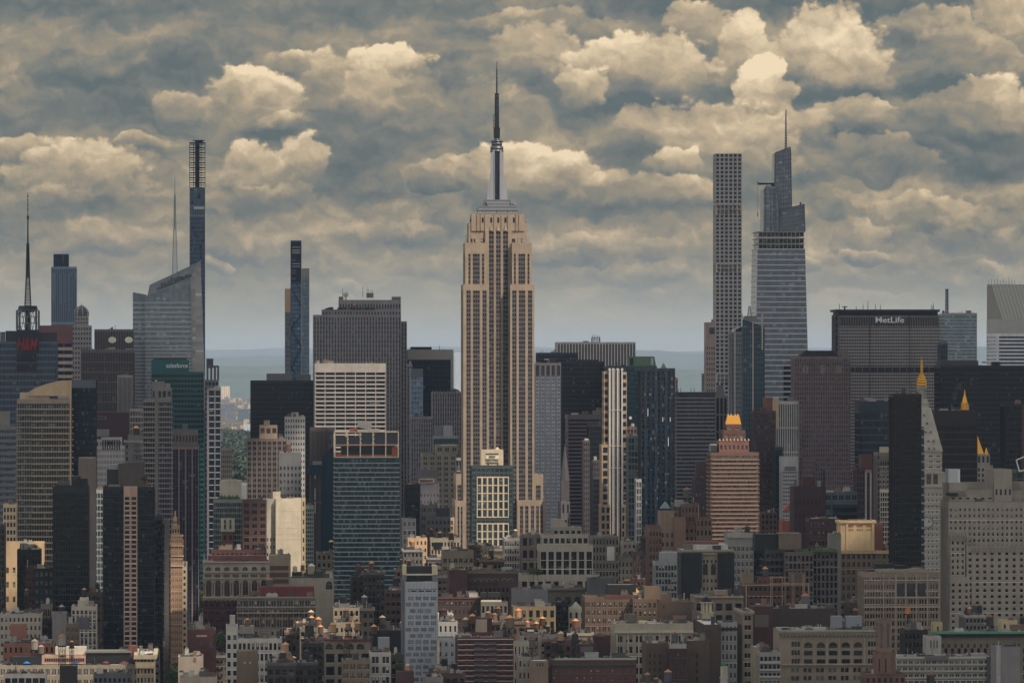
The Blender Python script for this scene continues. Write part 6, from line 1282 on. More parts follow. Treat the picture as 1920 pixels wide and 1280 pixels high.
def f(b):
    m = MB(); wh = (196, 180, 156)
    for i in range(7):
        y_ = 873 + i * 8.4; m.box(b.mx(1649.5), b.mx(1671), -.9, -.2, b.mz(y_ + 1.6), b.mz(y_))
        for j in range(3): x = 1650 + j * 7; m.bar((b.mx(x), -.6, b.mz(y_)), (b.mx(x + 7), -.6, b.mz(y_ + 8.4)), .22); m.bar((b.mx(x + 7), -.6, b.mz(y_)), (b.mx(x), -.6, b.mz(y_ + 8.4)), .22)
    b.own('truss', m, (150, 144, 134), M_PANEL); b.box(1653, 1668, 838, 849, 4, 12, (186, 168, 140)); b.block(1649.5, 1671.5, 917, 3, y=-1.6, n=5, fl=9.2 * b.k, wc=wh, gc=(30, 38, 46), pw=.22, sh=.22, t=.5, roof=False)
    b.box(1650, 1670, 853, 862, -.8, .1, (110, 100, 92), None, 'terrace')
Q('truss_tower', 'white truss tower', 'slim tower with a white diagonal truss above a white window grid', 1645, 1672, 848, 3600, 22, 0, f, n=6, fl=4.2, wc=(120, 106, 96), gc=(34, 40, 50), pw=.3, sh=.35)
# ---- right mid
Q('teal_grey_loft', 'blue grey low office', 'low blue grey office with banded windows below the broad brown brick tower', 1547, 1608, 922, 3650, 24, 6, lambda b: b.block(1562, 1607, 945, 14, y=-3, n=1, fl=5.4, wc=(36, 44, 54), gc=(16, 24, 36), pw=.04, sh=.4), n=5, g=3, fl=7, wc=(76, 92, 102), gc=(28, 38, 52), pw=.3, sh=.5, blinds=.05)
Q('maroon_block', 'dark maroon block', 'plain dark maroon brick block with few windows, right of the white block of tiny windows', 1489, 1549, 912, 3550, 28, 4, lambda b: b.box(1507, 1530, 893, 912, 5, 16, (84, 40, 46)), n=8, fl=9, wc=(66, 36, 46), gc=(24, 26, 34), pw=.8, sh=.6, top=9)
Q('orange_roof_house', 'orange-walled house', 'small building with bright orange red wall and pitched roof between dark blocks', 1467, 1490, 975, 3600, 24, 1, lambda b: b.outline([(1469, 958), (1481, 944), (1491, 944), (1491, 958)], 10, (190, 84, 62), y=4, name='pitched_roof'), n=0, wc=(170, 76, 58))
Q('dark_red_office', 'dark red low office', 'low dark red office with a pale cornice line left of the sunlit gold building', 1517, 1577, 972, 3420, 24, 4, None, n=8, g=2, fl=6, wc=(84, 50, 54), gc=(44, 44, 54), pw=.4, sh=.5, win=24)
Q('grey_tile_block', 'narrow grey block', 'narrow grey plain block left of the sunlit gold building', 1558, 1577, 1000, 3300, 20, 5, None, n=0, wc=(128, 124, 118))
def f(b):
    s = (226, 184, 122)
    b.block(1576, 1672, 1032, 26, y=-2, n=10, g=2, fl=5, wc=(128, 104, 82), gc=(44, 40, 40), pw=.5, sh=.35, corn=(1.6, 1.2, (196, 158, 110)))
    b.box(1640, 1656, 981, 1030, -.3, 12, (120, 60, 46), None, 'brick_bay'); b.box(1574, 1640, 975, 980, -1.2, 0, s, None, 'cornice')
    for i in range(3):
        x = 1588 + i * 18; b.box(x, x + 12, 983, 987, -.3, 0, (170, 104, 70), None, 'terracotta_panel')
        for j in range(4): b.box(x + .6 + j * 3.2, x + 1.9 + j * 3.2, 991, 994.5, -.3, 0, (150, 92, 62), None, 'small_window')
    b.box(1586, 1590, 980, 1030, -.7, 0, s, None, 'pier'); b.box(1635, 1639, 980, 1030, -.7, 0, s, None, 'pier')
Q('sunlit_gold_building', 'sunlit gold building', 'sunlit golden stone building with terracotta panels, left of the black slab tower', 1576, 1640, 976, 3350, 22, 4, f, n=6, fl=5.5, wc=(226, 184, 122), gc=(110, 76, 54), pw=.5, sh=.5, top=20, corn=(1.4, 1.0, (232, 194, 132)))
def f(b):
    s = (150, 132, 108)
    b.outline([(1640, 1072), (1642, 1066), (1690, 1067), (1720, 1064), (1733, 1066), (1765, 1073)], 3, s, y=-.3, name='gable_parapet', rect=False)
    for y_ in (1086, 1118, 1136): b.box(1619, 1763, y_, y_ + 2.6, -.9, .2, (168, 150, 126), None, 'stone_band')
    for x in (1680.5, 1700.5, 1720): b.box(x, x + 15, 1093, 1117, -.15, .3, (26, 30, 34), M_PANE, 'tall_bay_window')
    for x in (1655, 1678, 1697, 1717, 1738, 1760): b.box(x, x + 2.6, 1075, 1230, -.75, .1, (158, 140, 116), None, 'pier')
    b.box(1643, 1679, 1057, 1066, 6, 18, (30, 34, 36)); b.box(1665, 1700, 1060, 1066, 5, 16, (26, 30, 34))
Q('large_loft_building', 'large gabled loft building', 'large tan loft building with gabled parapet and tall middle bays, lower right', 1620, 1764, 1073, 2880, 30, 6, f, n=14, g=2, fl=4.0, wc=(142, 124, 102), gc=(32, 36, 40), pw=.25, sh=.35, top=2.6, win=100, mw=.25)
# stepped stone office at the right
def f(b):
    w = b_w; k = dict(fl=11.5 * b.k, wc=w, gc=(26, 28, 34), pw=.6, sh=.5, blinds=.15, top=4)
    b.block(1782, 1866, 905, 30, y=6, yb=940, n=6, **dict(k, top=9)); b.block(1866, 1900, 880, 36, y=4, yb=940, n=4, **dict(k, fl=20, top=12)); b.block(1898, 1990, 905, 36, y=8, yb=940, n=10, **dict(k, top=10))
    b.block(1780, 1808, 1002, 10, y=-3, n=3, **k); b.block(1810, 1990, 1022, 10, y=-3.5, n=13, **k); b.block(1778, 1815, 1080, 10, y=-6, n=3, **k)
    b.box(1782, 1800, 880, 905, 10, 24, (180, 184, 188), M_PANEL, 'white_plant_box'); b.box(1800, 1804, 880, 905, 10, 22, (210, 212, 212), M_PANEL, 'white_plant_box')
    m = MB(); r = b.rnd
    for x0, x1, y_ in ((1782, 1815, 920), (1815, 1866, 905), (1866, 1898, 882), (1898, 1920, 905), (1780, 1815, 1002), (1815, 1918, 1024)):
        x = x0 + 1
        while x < x1: m.box(b.mx(x), b.mx(x + 1.6), 5.2 if y_ < 930 else -4, 6.6 if y_ < 930 else -3, b.mz(y_ + 11), b.mz(y_ - 1.5 * r.random())); x += 4.2
    b.own('parapet_fin', m, b_w)
    b.box(1792, 1794, 925, 929, 4, 9, (30, 32, 36)); b.box(1776, 1796, 924, 928, 2, 8, (40, 40, 40), None, 'awning')
b_w = (156, 144, 126)
Q('stepped_stone_office', 'great stepped stone office', 'huge pale stone office with stepped wings and even small windows at the right edge', 1778, 1990, 940, 3150, 36, 5, f, n=24, fl=11.5 * b_k(3150), wc=b_w, gc=(26, 28, 34), pw=.6, sh=.5, top=4, win=100)
Q('white_arch_frame', 'white angular roof frame', 'white angular framed roof structure at the right edge above the stepped stone office', 1905, 1960, 880, 3250, 12, 0, lambda b: (b.own('white_frame', MB().bar((b.mx(1905), -.6, b.mz(862)), (b.mx(1911), -.6, b.mz(883)), .5).bar((b.mx(1905), -.6, b.mz(862)), (b.mx(1922), -.6, b.mz(855)), .5).bar((b.mx(1911), -.6, b.mz(883)), (b.mx(1925), -.6, b.mz(880)), .5), (226, 220, 206), M_PANEL),), n=4, fl=4, wc=(84, 92, 96), gc=(50, 66, 74), pw=.15, sh=.2)
# ---- centre-right mid
def f(b):
    b.block(1238, 1264, 958, 22, y=-1, n=3, g=1, fl=6, wc=(150, 122, 98), gc=(90, 76, 68), pw=.6, sh=.5, top=14); b.mbw((122, 132, 128), M_METAL, 'pyramid_roof').frus(b.mx(1249), 8, b.mz(953), b.mz(940), 9.5 * b.k, .2, sq=True)
    b.block(1262, 1285, 968, 20, y=-4, n=0, wc=(134, 98, 72)); b.block(1278, 1310, 945, 18, y=2, yb=985, n=5, fl=7, wc=(116, 80, 66), gc=(60, 50, 48), pw=.6); b.block(1305, 1334, 970, 22, y=-2, n=4, fl=6, wc=(120, 90, 76), gc=(70, 66, 66), pw=.5)
    b.block(1216, 1240, 990, 20, y=-4, n=4, g=2, fl=5, wc=(126, 92, 72), gc=(40, 38, 42)); b.box(1306, 1311, 946, 970, 3, 10, (222, 184, 132), None, 'sunlit_pier'); b.box(1267, 1283, 938, 950, 5, 12, (140, 138, 134), M_METAL, 'cooling_tower')  # the narrow pale pier has sunlight put into its colour
Q('brown_brick_cluster', 'stepped brown brick complex', 'stepped brown brick apartment complex with a small grey pyramid roof, right of centre', 1216, 1335, 985, 3350, 26, 5, f, n=14, fl=5, wc=(120, 84, 66), gc=(44, 40, 44), pw=.55, sh=.5)
Q('dark_brick_slab', 'dark brick tower', 'dark brown brick tower with pale lower windows left of the gold-capped brick apartments', 1303, 1334, 895, 3700, 24, 4, lambda b: b.box(1307, 1331, 865, 896, 5, 16, (76, 48, 50)), n=5, fl=4.6, wc=(66, 46, 50), gc=(70, 74, 84), pw=.5, sh=.55)
def f(b):
    s = (152, 140, 118); net = (20, 25, 32)
    m = MB()
    for x0, x1 in ((1277, 1315), (1345, 1376)):
        m.box(b.mx(x0), b.mx(x1), -2.2, -1.9, b.mz(1200), b.mz(1036))
    m.box(b.mx(1276), b.mx(1276.6), -2, 22, b.mz(1200), b.mz(1036))
    b.own('scaffold_netting', m, net, M_PANEL)
    r = MB()
    for x0, x1 in ((1277, 1315), (1345, 1376)):
        for i in range(26): r.box(b.mx(x0), b.mx(x1), -2.5, -2.2, b.mz(1038 + i * 5.6 + .5), b.mz(1038 + i * 5.6))
        n = int((x1 - x0) / 4)
        for i in range(n + 1): r.box(b.mx(x0 + (x1 - x0) * i / n) - .08, b.mx(x0 + (x1 - x0) * i / n) + .08, -2.6, -2.2, b.mz(1190), b.mz(1034))
    b.own('scaffold_tube', r, (50, 54, 60), M_METAL)
    for y_, h in ((1030, 4), (1036, 3), (1046, 1.6), (1077, 1.4), (1094, 1.2)): b.box(1277, 1376, y_, y_ + h, -1.4 if y_ < 1040 else -.5, 0, s, None, 'cornice')
    b.box(1291, 1366, 1021, 1031, 4, 20, (186, 184, 176)); b.box(1288, 1350, 1015, 1021, 8, 20, (130, 74, 66), None, 'red_roof')
    arches(b, [1322.5, 1337.5], 1056, 1078, 8.5, (60, 44, 40)); 
    for y_ in (1049, 1085, 1100):
        for x in (1318.5, 1325, 1333, 1340.5): b.box(x, x + 3, y_, y_ + 6, -.25, .1, (50, 42, 40), M_PANE, 'small_window')
Q('scaffolded_ornate_building', 'ornate building in dark netting', 'ornate cream building half wrapped in dark scaffold netting with two tall arched windows', 1277, 1376, 1030, 3100, 28, 3, f, n=0, wc=(150, 138, 116))
def f(b):
    b.box(1364, 1413, 998, 1008, -.8, 0, (160, 156, 146), None, 'cornice')
Q('grey_white_loft', 'pale grey loft', 'pale grey loft building with a deep plain cornice, right of the netted ornate building', 1365, 1413, 1000, 3220, 26, 4, f, n=6, g=2, fl=4.6, wc=(142, 140, 134), gc=(56, 60, 68), pw=.4, sh=.4, top=8, win=70, blinds=.3)
def f(b):
    s = (96, 86, 78)
    b.block(1470, 1524, 1034, 30, y=-3, n=7, g=1, fl=4.4, wc=(98, 88, 80), gc=(38, 42, 48), pw=.4, sh=.25, blinds=.3); b.block(1436, 1470, 1030, 30, y=2, n=4, fl=4.2, wc=(60, 58, 60), gc=(26, 30, 38), pw=.25, sh=.3, bal=((70, 70, 72), 1.0, .0, .9))
    b.box(1463, 1505, 1000, 1030, 8, 26, (116, 96, 78), None, 'tank_enclosure'); b.box(1419, 1463, 1002, 1034, 12, 26, (34, 38, 42))
    r = b.rnd
    for i in range(12):
        m = MB(); 
        for j in range(6): m.frus(r.uniform(-1.2, 1.2), r.uniform(-.8, .8), 0, r.uniform(1, 2.4), r.uniform(.6, 1.2), .2, 6)
        o = b.own('roof_shrub', m, (40, 60, 40), M_LEAF); o.location = (b.mx(1495 + i * 6.2), -1.5, b.mz(1034) + .1)
Q('dark_balcony_apartments', 'dark apartments with roof garden', 'dark grey brown apartment building with roof garden and black window strips, lower right', 1524, 1571, 1030, 3080, 30, 3, f, n=6, fl=4.4, wc=(90, 82, 76), gc=(20, 24, 30), pw=.42, sh=.2, blinds=.25)
Q('black_netted_block', 'black netted block', 'black scaffolded block behind the pale grey loft', 1413, 1466, 1010, 3280, 24, 3, None, n=10, fl=3.6, wc=(26, 30, 34), gc=(18, 22, 26), pw=.2, sh=.25)
def f(b):
    c = (172, 136, 104)
    for x0, x1, y0, y1 in ((1398, 1400, 1096, 1150), (1442, 1517, 1093, 1095), (1442, 1517, 1096.5, 1097.5), (1444, 1445.5, 1080, 1150), (1447.5, 1448.5, 1080, 1150), (1466, 1467.5, 1082, 1150), (1471.5, 1472.5, 1082, 1150), (1485, 1486, 1076, 1150), (1488, 1489, 1076, 1150), (1505, 1506.5, 1076, 1150), (1508, 1509, 1076, 1150), (1515, 1517, 1092, 1150), (1395, 1442, 1095, 1097), (1398, 1472, 1116, 1117.5), (1442, 1472, 1081, 1083)): b.box(x0, x1, y0, y1, -.5 - (x0 % 3) * .05, .1, c, None, 'cream_band')
    b.block(1485, 1510, 1074, 14, y=.4, yb=1095, n=0, wc=(112, 84, 66)); b.block(1395, 1412, 1074, 12, y=2, yb=1100, n=0, wc=(140, 114, 86)); b.block(1420, 1469, 1081, 14, y=.3, yb=1096, n=5, fl=7, wc=(112, 66, 52), gc=(40, 32, 34), pw=.7)
Q('brick_block_with_cream_lines', 'brick block with cream lines', 'brown brick block drawn over with thin cream lines, lower right', 1396, 1517, 1093, 2960, 26, 3, f, n=14, fl=4.4, wc=(92, 64, 54), gc=(34, 34, 40), pw=.5, sh=.5)
def f(b): b.box(1342, 1366, 1107, 1116, 5, 14, (146, 124, 100)); b.box(1302, 1394, 1117, 1120, -1.3, 0, (160, 144, 120), None, 'cornice')
Q('corniced_stone_loft', 'stone loft with pale cornice', 'grey brown stone loft with a pale cornice behind the gilt-domed turret', 1303, 1394, 1117, 2880, 30, 5, f, n=5, g=1, fl=6.4, wc=(134, 118, 98), gc=(40, 42, 46), pw=.3, sh=.35, top=4, win=30)
Q('white_frame_condos', 'white and teal condominium', 'white framed condominium with teal glass panels, right of centre', 1229, 1275, 1053, 3180, 22, 3, lambda b: (b.box(1240, 1272, 1035, 1053, 4, 16, (150, 152, 152)),), n=8, fl=4.2, wc=(150, 154, 154), gc=(56, 82, 82), pw=.22, sh=.3, blinds=.2, win=60)
def f(b):
    s = b_s
    b.block(975, 1124, 1076, 30, y=-3, n=10, fl=8.6, wc=s, gc=(34, 52, 54), pw=.32, sh=.22, top=4.2, win=20)
    b.block(1018, 1104, 1002, 24, y=2, yb=1022, n=8, fl=6, wc=s, gc=(36, 54, 58), pw=.3, sh=.25, top=2.2); b.block(1038, 1092, 988, 18, y=5, yb=1004, n=5, fl=7, wc=(150, 140, 122), gc=(40, 56, 62), pw=.4, sh=.3)
    b.box(1036, 1066, 974, 992, 8, 18, (164, 152, 132)); b.box(1061, 1064, 974, 980, 7.6, 8.1, (60, 60, 60), None, 'small_window')
b_s = (172, 160, 138)
Q('stone_and_glass_flagship', 'modern stone and glass building', 'modern beige stone building with tall dark glass bays and set-back top floors', 1012, 1112, 1021, 3200, 26, 4, f, n=7, g=2, fl=5.6, wc=b_s, sc=(54, 62, 60), gc=(26, 46, 48), pw=.3, sh=.06, top=4.2, mw=.1, blinds=.25)
def f(b): b.box(1138, 1152, 1024, 1050, -.3, 0, (196, 190, 176), None, 'faded_mural'); b.box(1112, 1155, 1003, 1008, -1, 0, (126, 116, 102), None, 'cornice')
Q('grey_mural_building', 'grey building with pale wall patch', 'grey brown stone building with a pale rectangular wall patch', 1111, 1160, 1005, 3300, 24, 8, f, n=8, fl=5, wc=(116, 106, 96), gc=(56, 54, 56), pw=.5, sh=.4)
Q('brown_recess_building', 'brown grey block with dark recesses', 'brown grey block with dark panels beside the modern stone and glass building', 978, 1015, 1002, 3420, 22, 3, None, n=3, fl=8, wc=(126, 110, 96), gc=(72, 60, 56), pw=.35, sh=.35)
Q('white_steel_loft', 'small white grid loft', 'small white loft with a fine window grid at the right foot of the renting-sign tower', 946, 978, 1008, 3450, 24, 4, None, n=7, fl=5, wc=(170, 166, 156), gc=(50, 56, 62), pw=.3, sh=.35, win=56)
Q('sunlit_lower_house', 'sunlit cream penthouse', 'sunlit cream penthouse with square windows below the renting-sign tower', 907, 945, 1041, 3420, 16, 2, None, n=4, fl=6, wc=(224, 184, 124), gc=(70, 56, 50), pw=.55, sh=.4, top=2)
Q('beige_ornate_loft', 'beige loft with paired columns', 'beige loft with tall paired window columns below the tall limestone skyscraper', 830, 888, 1032, 3380, 24, 4, lambda b: b.box(848, 868, 1025, 1040, 3, 10, (112, 96, 82)), n=6, g=2, fl=5, wc=(146, 130, 104), gc=(44, 40, 42), pw=.4, sh=.4, top=5, win=60)
def f(b):
    arches(b, [885 + i * 11 for i in range(5)], 1085, 1097, 8, (54, 38, 40)); b.box(874, 972, 1070, 1075, -1, 0, (110, 94, 82), None, 'cornice')
    m = MB()
    for x in (885, 896, 907, 918, 929, 946, 957): 
        for a in range(9): t0, t1 = math.pi * a / 9, math.pi * (a + 1) / 9; m.bar((b.mx(x + 5 * math.cos(t0)), -.5, b.mz(1089 - 5 * math.sin(t0))), (b.mx(x + 5 * math.cos(t1)), -.5, b.mz(1089 - 5 * math.sin(t1))), .2)
    b.own('arch_moulding', m, (160, 140, 120))
Q('romanesque_brick_building', 'brown brick building with small arches', 'dark brown brick building with a row of small rounded arches, centre', 874, 972, 1070, 3060, 24, 7, f, n=12, fl=5.2, wc=(84, 58, 52), gc=(40, 36, 42), pw=.5, sh=.5, top=10)
Q('maroon_annex', 'plain maroon wall', 'plain maroon walled building left of the brown brick building with small arches', 842, 876, 1068, 3040, 22, 3, None, n=0, wc=(84, 48, 50))
Q('long_low_arcade', 'low grey arcade', 'low grey stone building with round windows and carved frieze, centre right', 980, 1098, 1102, 3000, 22, 6, lambda b: (arches(b, [1046, 1065, 1083], 1118, 1132, 11, (34, 38, 42)), b.box(980, 1098, 1102, 1106, -1.2, 0, (112, 100, 84), None, 'cornice')), n=0, wc=(106, 94, 78))
Q('grey_panel_hall', 'plain grey hall', 'plain light grey boxy hall on the rooftops, centre', 962, 1027, 1104, 2960, 18, 3, None, n=0, wc=(118, 118, 122))
Q('grey_flat_hall', 'dull grey flat hall', 'dull blue grey flat hall below the grey building with pale wall patch', 1104, 1152, 1084, 2980, 18, 2, None, n=0, wc=(84, 84, 90))
Q('tan_pier_house', 'sunlit tan house', 'sunlit tan house with big dark windows below the plain grey hall', 962, 1042, 1136, 2860, 18, 5, None, n=6, g=1, fl=6, wc=(204, 164, 112), gc=(50, 54, 56), pw=.45, sh=.35, win=24)
Q('dark_netted_house', 'dark netted house', 'narrow black netted house beside the sunlit tan house', 1042, 1066, 1128, 2870, 18, 1, None, n=5, fl=3, wc=(24, 28, 34), gc=(16, 20, 24), pw=.3, sh=.3)
Q('white_gable_house', 'white gabled house', 'small white house with a pointed gable among the rooftops', 1065, 1097, 1140, 2880, 16, 0, lambda b: b.outline([(1068, 1142), (1081, 1128), (1094, 1142)], 6, (214, 204, 176), y=.2, name='gable', rect=False), n=3, fl=6, wc=(206, 194, 168), gc=(70, 70, 70), pw=.6)
def f(b):
    b.block(1140, 1194, 1096, 16, y=5, yb=1120, n=0, wc=(24, 26, 28)); b.box(1134, 1195, 1115, 1122, -.2, 6, (92, 46, 42), None, 'red_parapet'); b.outline([(1193, 1114), (1194, 1102), (1199, 1108), (1200, 1115)], 1, (226, 176, 70), y=3, mat=M_PANEL, name='yellow_vane', rect=False)
Q('brown_loft', 'tall brown loft', 'brown brick loft with grouped dark windows and black roof hall, centre right', 1097, 1190, 1118, 2800, 26, 2, f, n=9, g=2, fl=4.4, wc=(106, 80, 60), gc=(36, 36, 40), pw=.35, sh=.4, top=3, win=100)
Q('brown_loft_wing', 'brown loft wing', 'brown brick loft wing with paired windows right of the tall brown loft', 1187, 1232, 1122, 2790, 26, 2, lambda b: b.block(1209, 1240, 1100, 14, y=2, yb=1124, n=0, wc=(116, 90, 68)), n=5, fl=4.4, wc=(110, 84, 62), gc=(36, 36, 40), pw=.5, sh=.4, win=40)
Q('stepped_brown_wall', 'blank brown party wall', 'large blank brown party wall with a broken stepped top', 1231, 1297, 1128, 2800, 26, 5, lambda b: (b.block(1232, 1260, 1112, 20, y=2, n=0, wc=(92, 70, 56)), b.box(1243, 1246, 1134, 1140, -.2, .1, (40, 34, 32), None, 'small_window')), n=0, wc=(90, 70, 58))
def f(b):
    b.box(1152, 1300, 1181, 1186, -1.6, 0, b_s2, None, 'cornice'); b.box(1174, 1195, 1152, 1172, 8, 16, (110, 98, 80)); b.box(1199, 1214, 1164, 1172, 6, 10, (196, 190, 160), M_PANEL, 'skylight')
    for x in (1158, 1179, 1199, 1219, 1239, 1259, 1279): b.box(x - 2.6, x - .2, 1186, 1290, -.6, .1, b_s2, None, 'pilaster')
b_s2 = (186, 174, 146)
Q('cream_ornate_loft', 'cream pilastered loft', 'cream loft building with pilasters, paired windows and heavy cornice, bottom centre right', 1152, 1300, 1168, 2720, 26, 6, f, n=8, g=2, fl=5.6, wc=(170, 158, 132), gc=(34, 38, 44), pw=.35, sh=.38, top=6.5, win=100)
# ---- bottom centre
def f(b):
    s = (170, 174, 178)
    b.block(820, 854, 1196, 20, y=1, n=3, fl=5, wc=s, gc=(120, 128, 136), pw=.6, sh=.6, wm=M_PANEL, win=24); b.box(820, 824, 1198, 1285, -1.2, 1, (216, 196, 160), None, 'sunlit_strip')  # edge strip of the annex coloured warm as if in sun
    for x0, x1 in ((756, 762), (811, 820.5)): b.box(x0, x1, 1060, 1077, -.2, 16, (206, 186, 150), M_PANEL, 'roof_pylon'); b.box(x0, x1, 1077, 1090, -.1, 16, (110, 112, 116), M_PANEL, 'roof_pylon')
    b.box(762, 811, 1075, 1078, 0, 1, (196, 186, 166), M_PANEL, 'roof_beam'); b.box(762, 811, 1062, 1090, 8, 14, (36, 40, 44), M_PANEL, 'plant_screen'); b.box(757, 758, 1090, 1280, -.2, 20, (80, 86, 92), M_PANEL, 'wall') if False else None
    m = MB()
    for i in range(9): m.box(b.mx(760.5 + i * 7) - .07, b.mx(760.5 + i * 7) + .07, -.06, .0, 10, b.mz(1091))
    for i in range(38): m.box(b.mx(759.5), b.mx(820), -.07, .01, b.mz(1094 + i * 5) - .06, b.mz(1094 + i * 5) + .06)
    b.own('panel_joint', m, (110, 116, 122), M_PANEL)
    for y_, xs in ((1103, ((765, 776), (779, 790), (793, 804), (807, 818))), (1106, ((765, 767), (770, 781), (784, 795), (798, 809), (812, 816)))):
        for a, c in xs: b.box(a, c, y_, y_ + (1.2 if y_ == 1103 else 2.6), -.12, .05, (34, 36, 40), M_PANEL, 'louvre')
    # windows staggered row by row
    fr = MB(); 
    wk = 10 * b.k; hk = 6.2 * b.k
    for a in ((0, .3, 0, hk), (wk - .3, wk, 0, hk), (.3, wk - .3, 0, .25), (.3, wk - .3, hk - .25, hk), (wk * .48, wk * .52, .25, hk - .25)): fr.box(a[0], a[1], -.16, .0, a[2], a[3])
    fm = fr.mesh('window'); fm.materials.append(M_PANEL); pm = MB().box(.3, wk - .3, -.06, -.0, .25, hk - .25).mesh('pane'); pm.materials.append(M_PANE)
    for r in range(14):
        y_ = 1124 + r * 11.7; off = 0 if r % 2 == 0 else -4
        for i in range(4):
            x = 765 + off + i * 14.3 + (4 if r % 4 > 1 else 0)
            if x < 760 or x > 809: continue
            o = bpy.data.objects.new('window', fm); COL.objects.link(o); o.parent = b.e; o.location = (b.mx(x), -.02, b.mz(y_)); o.color = srgb(70, 78, 88)
            q = bpy.data.objects.new('pane', pm); COL.objects.link(q); q.parent = o; v = b.rnd.uniform(.7, 1.3); q.color = (.22 * v, .25 * v, .29 * v, 1)
    b.own('ground_wing', MB().box(b.mx(754.5), b.mx(758.5), .5, 20, 0, b.mz(1086)), (88, 92, 98), M_PANEL)
Q('white_panel_tower', 'white panelled tower', 'pale grey panelled tower with small staggered windows, bottom centre', 759, 820.5, 1090, 2680, 22, 2, f, n=0, wc=(172, 177, 182), wm=M_PANEL)
def f(b):
    wb = (196, 186, 174)
    for i in range(11):
        y_ = 1197 + i * 9.8; b.box(858, 962.5, y_, y_ + 1.2, -.9, .1, wb, M_PANEL, 'white_floor_band')
        if i: b.box(889, 907, y_ - 3.4, y_, -1.6, -.2, (70, 84, 88), M_PANEL, 'balcony'); b.box(914, 931, y_ - 3.4, y_, -1.6, -.2, (70, 84, 88), M_PANEL, 'balcony')
    b.box(882, 940, 1186, 1196, 6, 16, (106, 48, 44)); b.box(893, 915, 1162, 1186, 9, 15, (170, 150, 124), None, 'stair_tower'); b.box(887, 925, 1160, 1187, 9.6, 18, (86, 36, 36), None, 'stair_tower')
Q('red_balcony_apartments', 'red brick balcony apartments', 'dark red brick apartment house with white floor bands and balconies, bottom centre', 857.5, 963, 1194, 2640, 24, 6, f, n=6, g=2, fl=2.66, wc=(104, 44, 46), gc=(74, 82, 86), pw=.42, sh=.4, blinds=.35)
def f(b):
    b.box(1040, 1194, 1233, 1236.5, -.4, 1, (150, 150, 142), M_PANEL, 'railing'); b.box(1036, 1192, 1244, 1248, -.8, .2, (30, 62, 52), M_PANEL, 'green_band')
    for i in range(30): o = b.own('roof_plant', MB().frus(0, 0, 0, b.rnd.uniform(.8, 2.0), b.rnd.uniform(.6, 1.3), .3, 6), (44, 60, 40), M_LEAF); o.location = (b.mx(1042 + i * 5), b.rnd.uniform(1, 6), b.mz(1237))
Q('long_red_brick_block', 'long red brick block', 'long dark red brick apartment block with green band and roof railing at the bottom edge', 1034, 1193, 1236, 2600, 22, 4, f, n=12, g=2, fl=3.5, wc=(96, 52, 48), gc=(110, 104, 100), pw=.45, sh=.5, top=5, blinds=.4, win=40)
Q('beige_corner_house', 'beige three-window house', 'beige building with three slit windows at its top, bottom centre', 996, 1028, 1238, 2590, 18, 1, lambda b: [b.box(1006 + i * 5.5, 1008 + i * 5.5, 1242, 1248, -.2, .1, (40, 36, 34), None, 'slit_window') for i in range(3)], n=0, wc=(132, 108, 84))
Q('cream_upper_house', 'cream house with square windows', 'cream house over a brown brick base at the bottom, left of the beige three-window house', 972, 1010, 1230, 2620, 18, 3, None, n=5, fl=6, wc=(150, 140, 116), gc=(40, 38, 40), pw=.55, sh=.5, win=10)
Q('cream_low_box', 'small cream box', 'small cream box building among the dark tanks, bottom centre', 963, 992, 1203, 2680, 16, 1, None, n=4, fl=8, wc=(190, 176, 146), gc=(60, 56, 54), pw=.7, sh=.5)
Q('maroon_low_block', 'maroon low block with grey panel', 'low maroon brick block with a grey blank panel, bottom centre', 1082, 1118, 1208, 2690, 16, 2, lambda b: (b.box(1088, 1112, 1211, 1222, -.3, 0, (96, 90, 88), None, 'grey_panel'),), n=0, wc=(76, 46, 42))
Q('maroon_tank_house', 'maroon tank house', 'square maroon brick tank house with a red pyramid cap, bottom centre', 1115, 1144, 1192, 2700, 14, 0, lambda b: b.mbw((110, 50, 42), None, 'cap').frus(b.mx(1126), 7, b.mz(1192), b.mz(1187), 2.6, .2, 6), n=0, wc=(74, 36, 34))
Q('white_bay_building', 'white building with bay windows', 'white building with wide window bays left of the white panelled tower', 694, 733, 1222, 2620, 20, 4, lambda b: b.box(710, 731, 1196, 1222, 5, 14, (132, 136, 140), M_PANEL), n=2, g=2, fl=4.9, wc=(178, 172, 160), gc=(50, 58, 66), pw=.35, sh=.35, win=30)
Q('tan_loft_bottom', 'tan loft with paired windows', 'tan loft with grouped windows at the bottom edge left of the white bay-window building', 642, 694, 1236, 2600, 20, 4, None, n=4, g=3, fl=4.6, wc=(128, 108, 82), gc=(34, 34, 38), pw=.3, sh=.4, win=60)
Q('brown_window_block', 'brown block beside the panelled tower', 'brown building with tall windows tucked against the left of the white panelled tower', 732, 757, 1226, 2640, 16, 3, None, n=2, fl=5, wc=(84, 66, 58), gc=(36, 38, 44), pw=.45, sh=.4)
Q('maroon_stair_block', 'maroon block at the foot of the panelled tower', 'plain maroon block at the foot of the white panelled tower', 744, 776, 1258, 2560, 12, 0, None, n=0, wc=(78, 44, 44))
Q('tan_arch_block', 'tan block with arched top windows', 'tan stone building with arched windows, lower left of the white panelled tower', 608, 697, 1203, 2700, 20, 6, lambda b: (arches(b, [617 + i * 19.5 for i in range(4)], 1206, 1216, 14, (40, 40, 44)), b.box(607, 697, 1197, 1201, -1.4, 0, (110, 46, 42), None, 'red_cornice')), n=4, fl=7, wc=(138, 124, 102), gc=(40, 42, 46), pw=.3, sh=.3, top=6)
Q('black_roof_shed', 'black roofed shed', 'long black roofed building left of the white panelled tower', 700, 758, 1181, 2760, 22, 3, None, n=0, wc=(28, 30, 32))
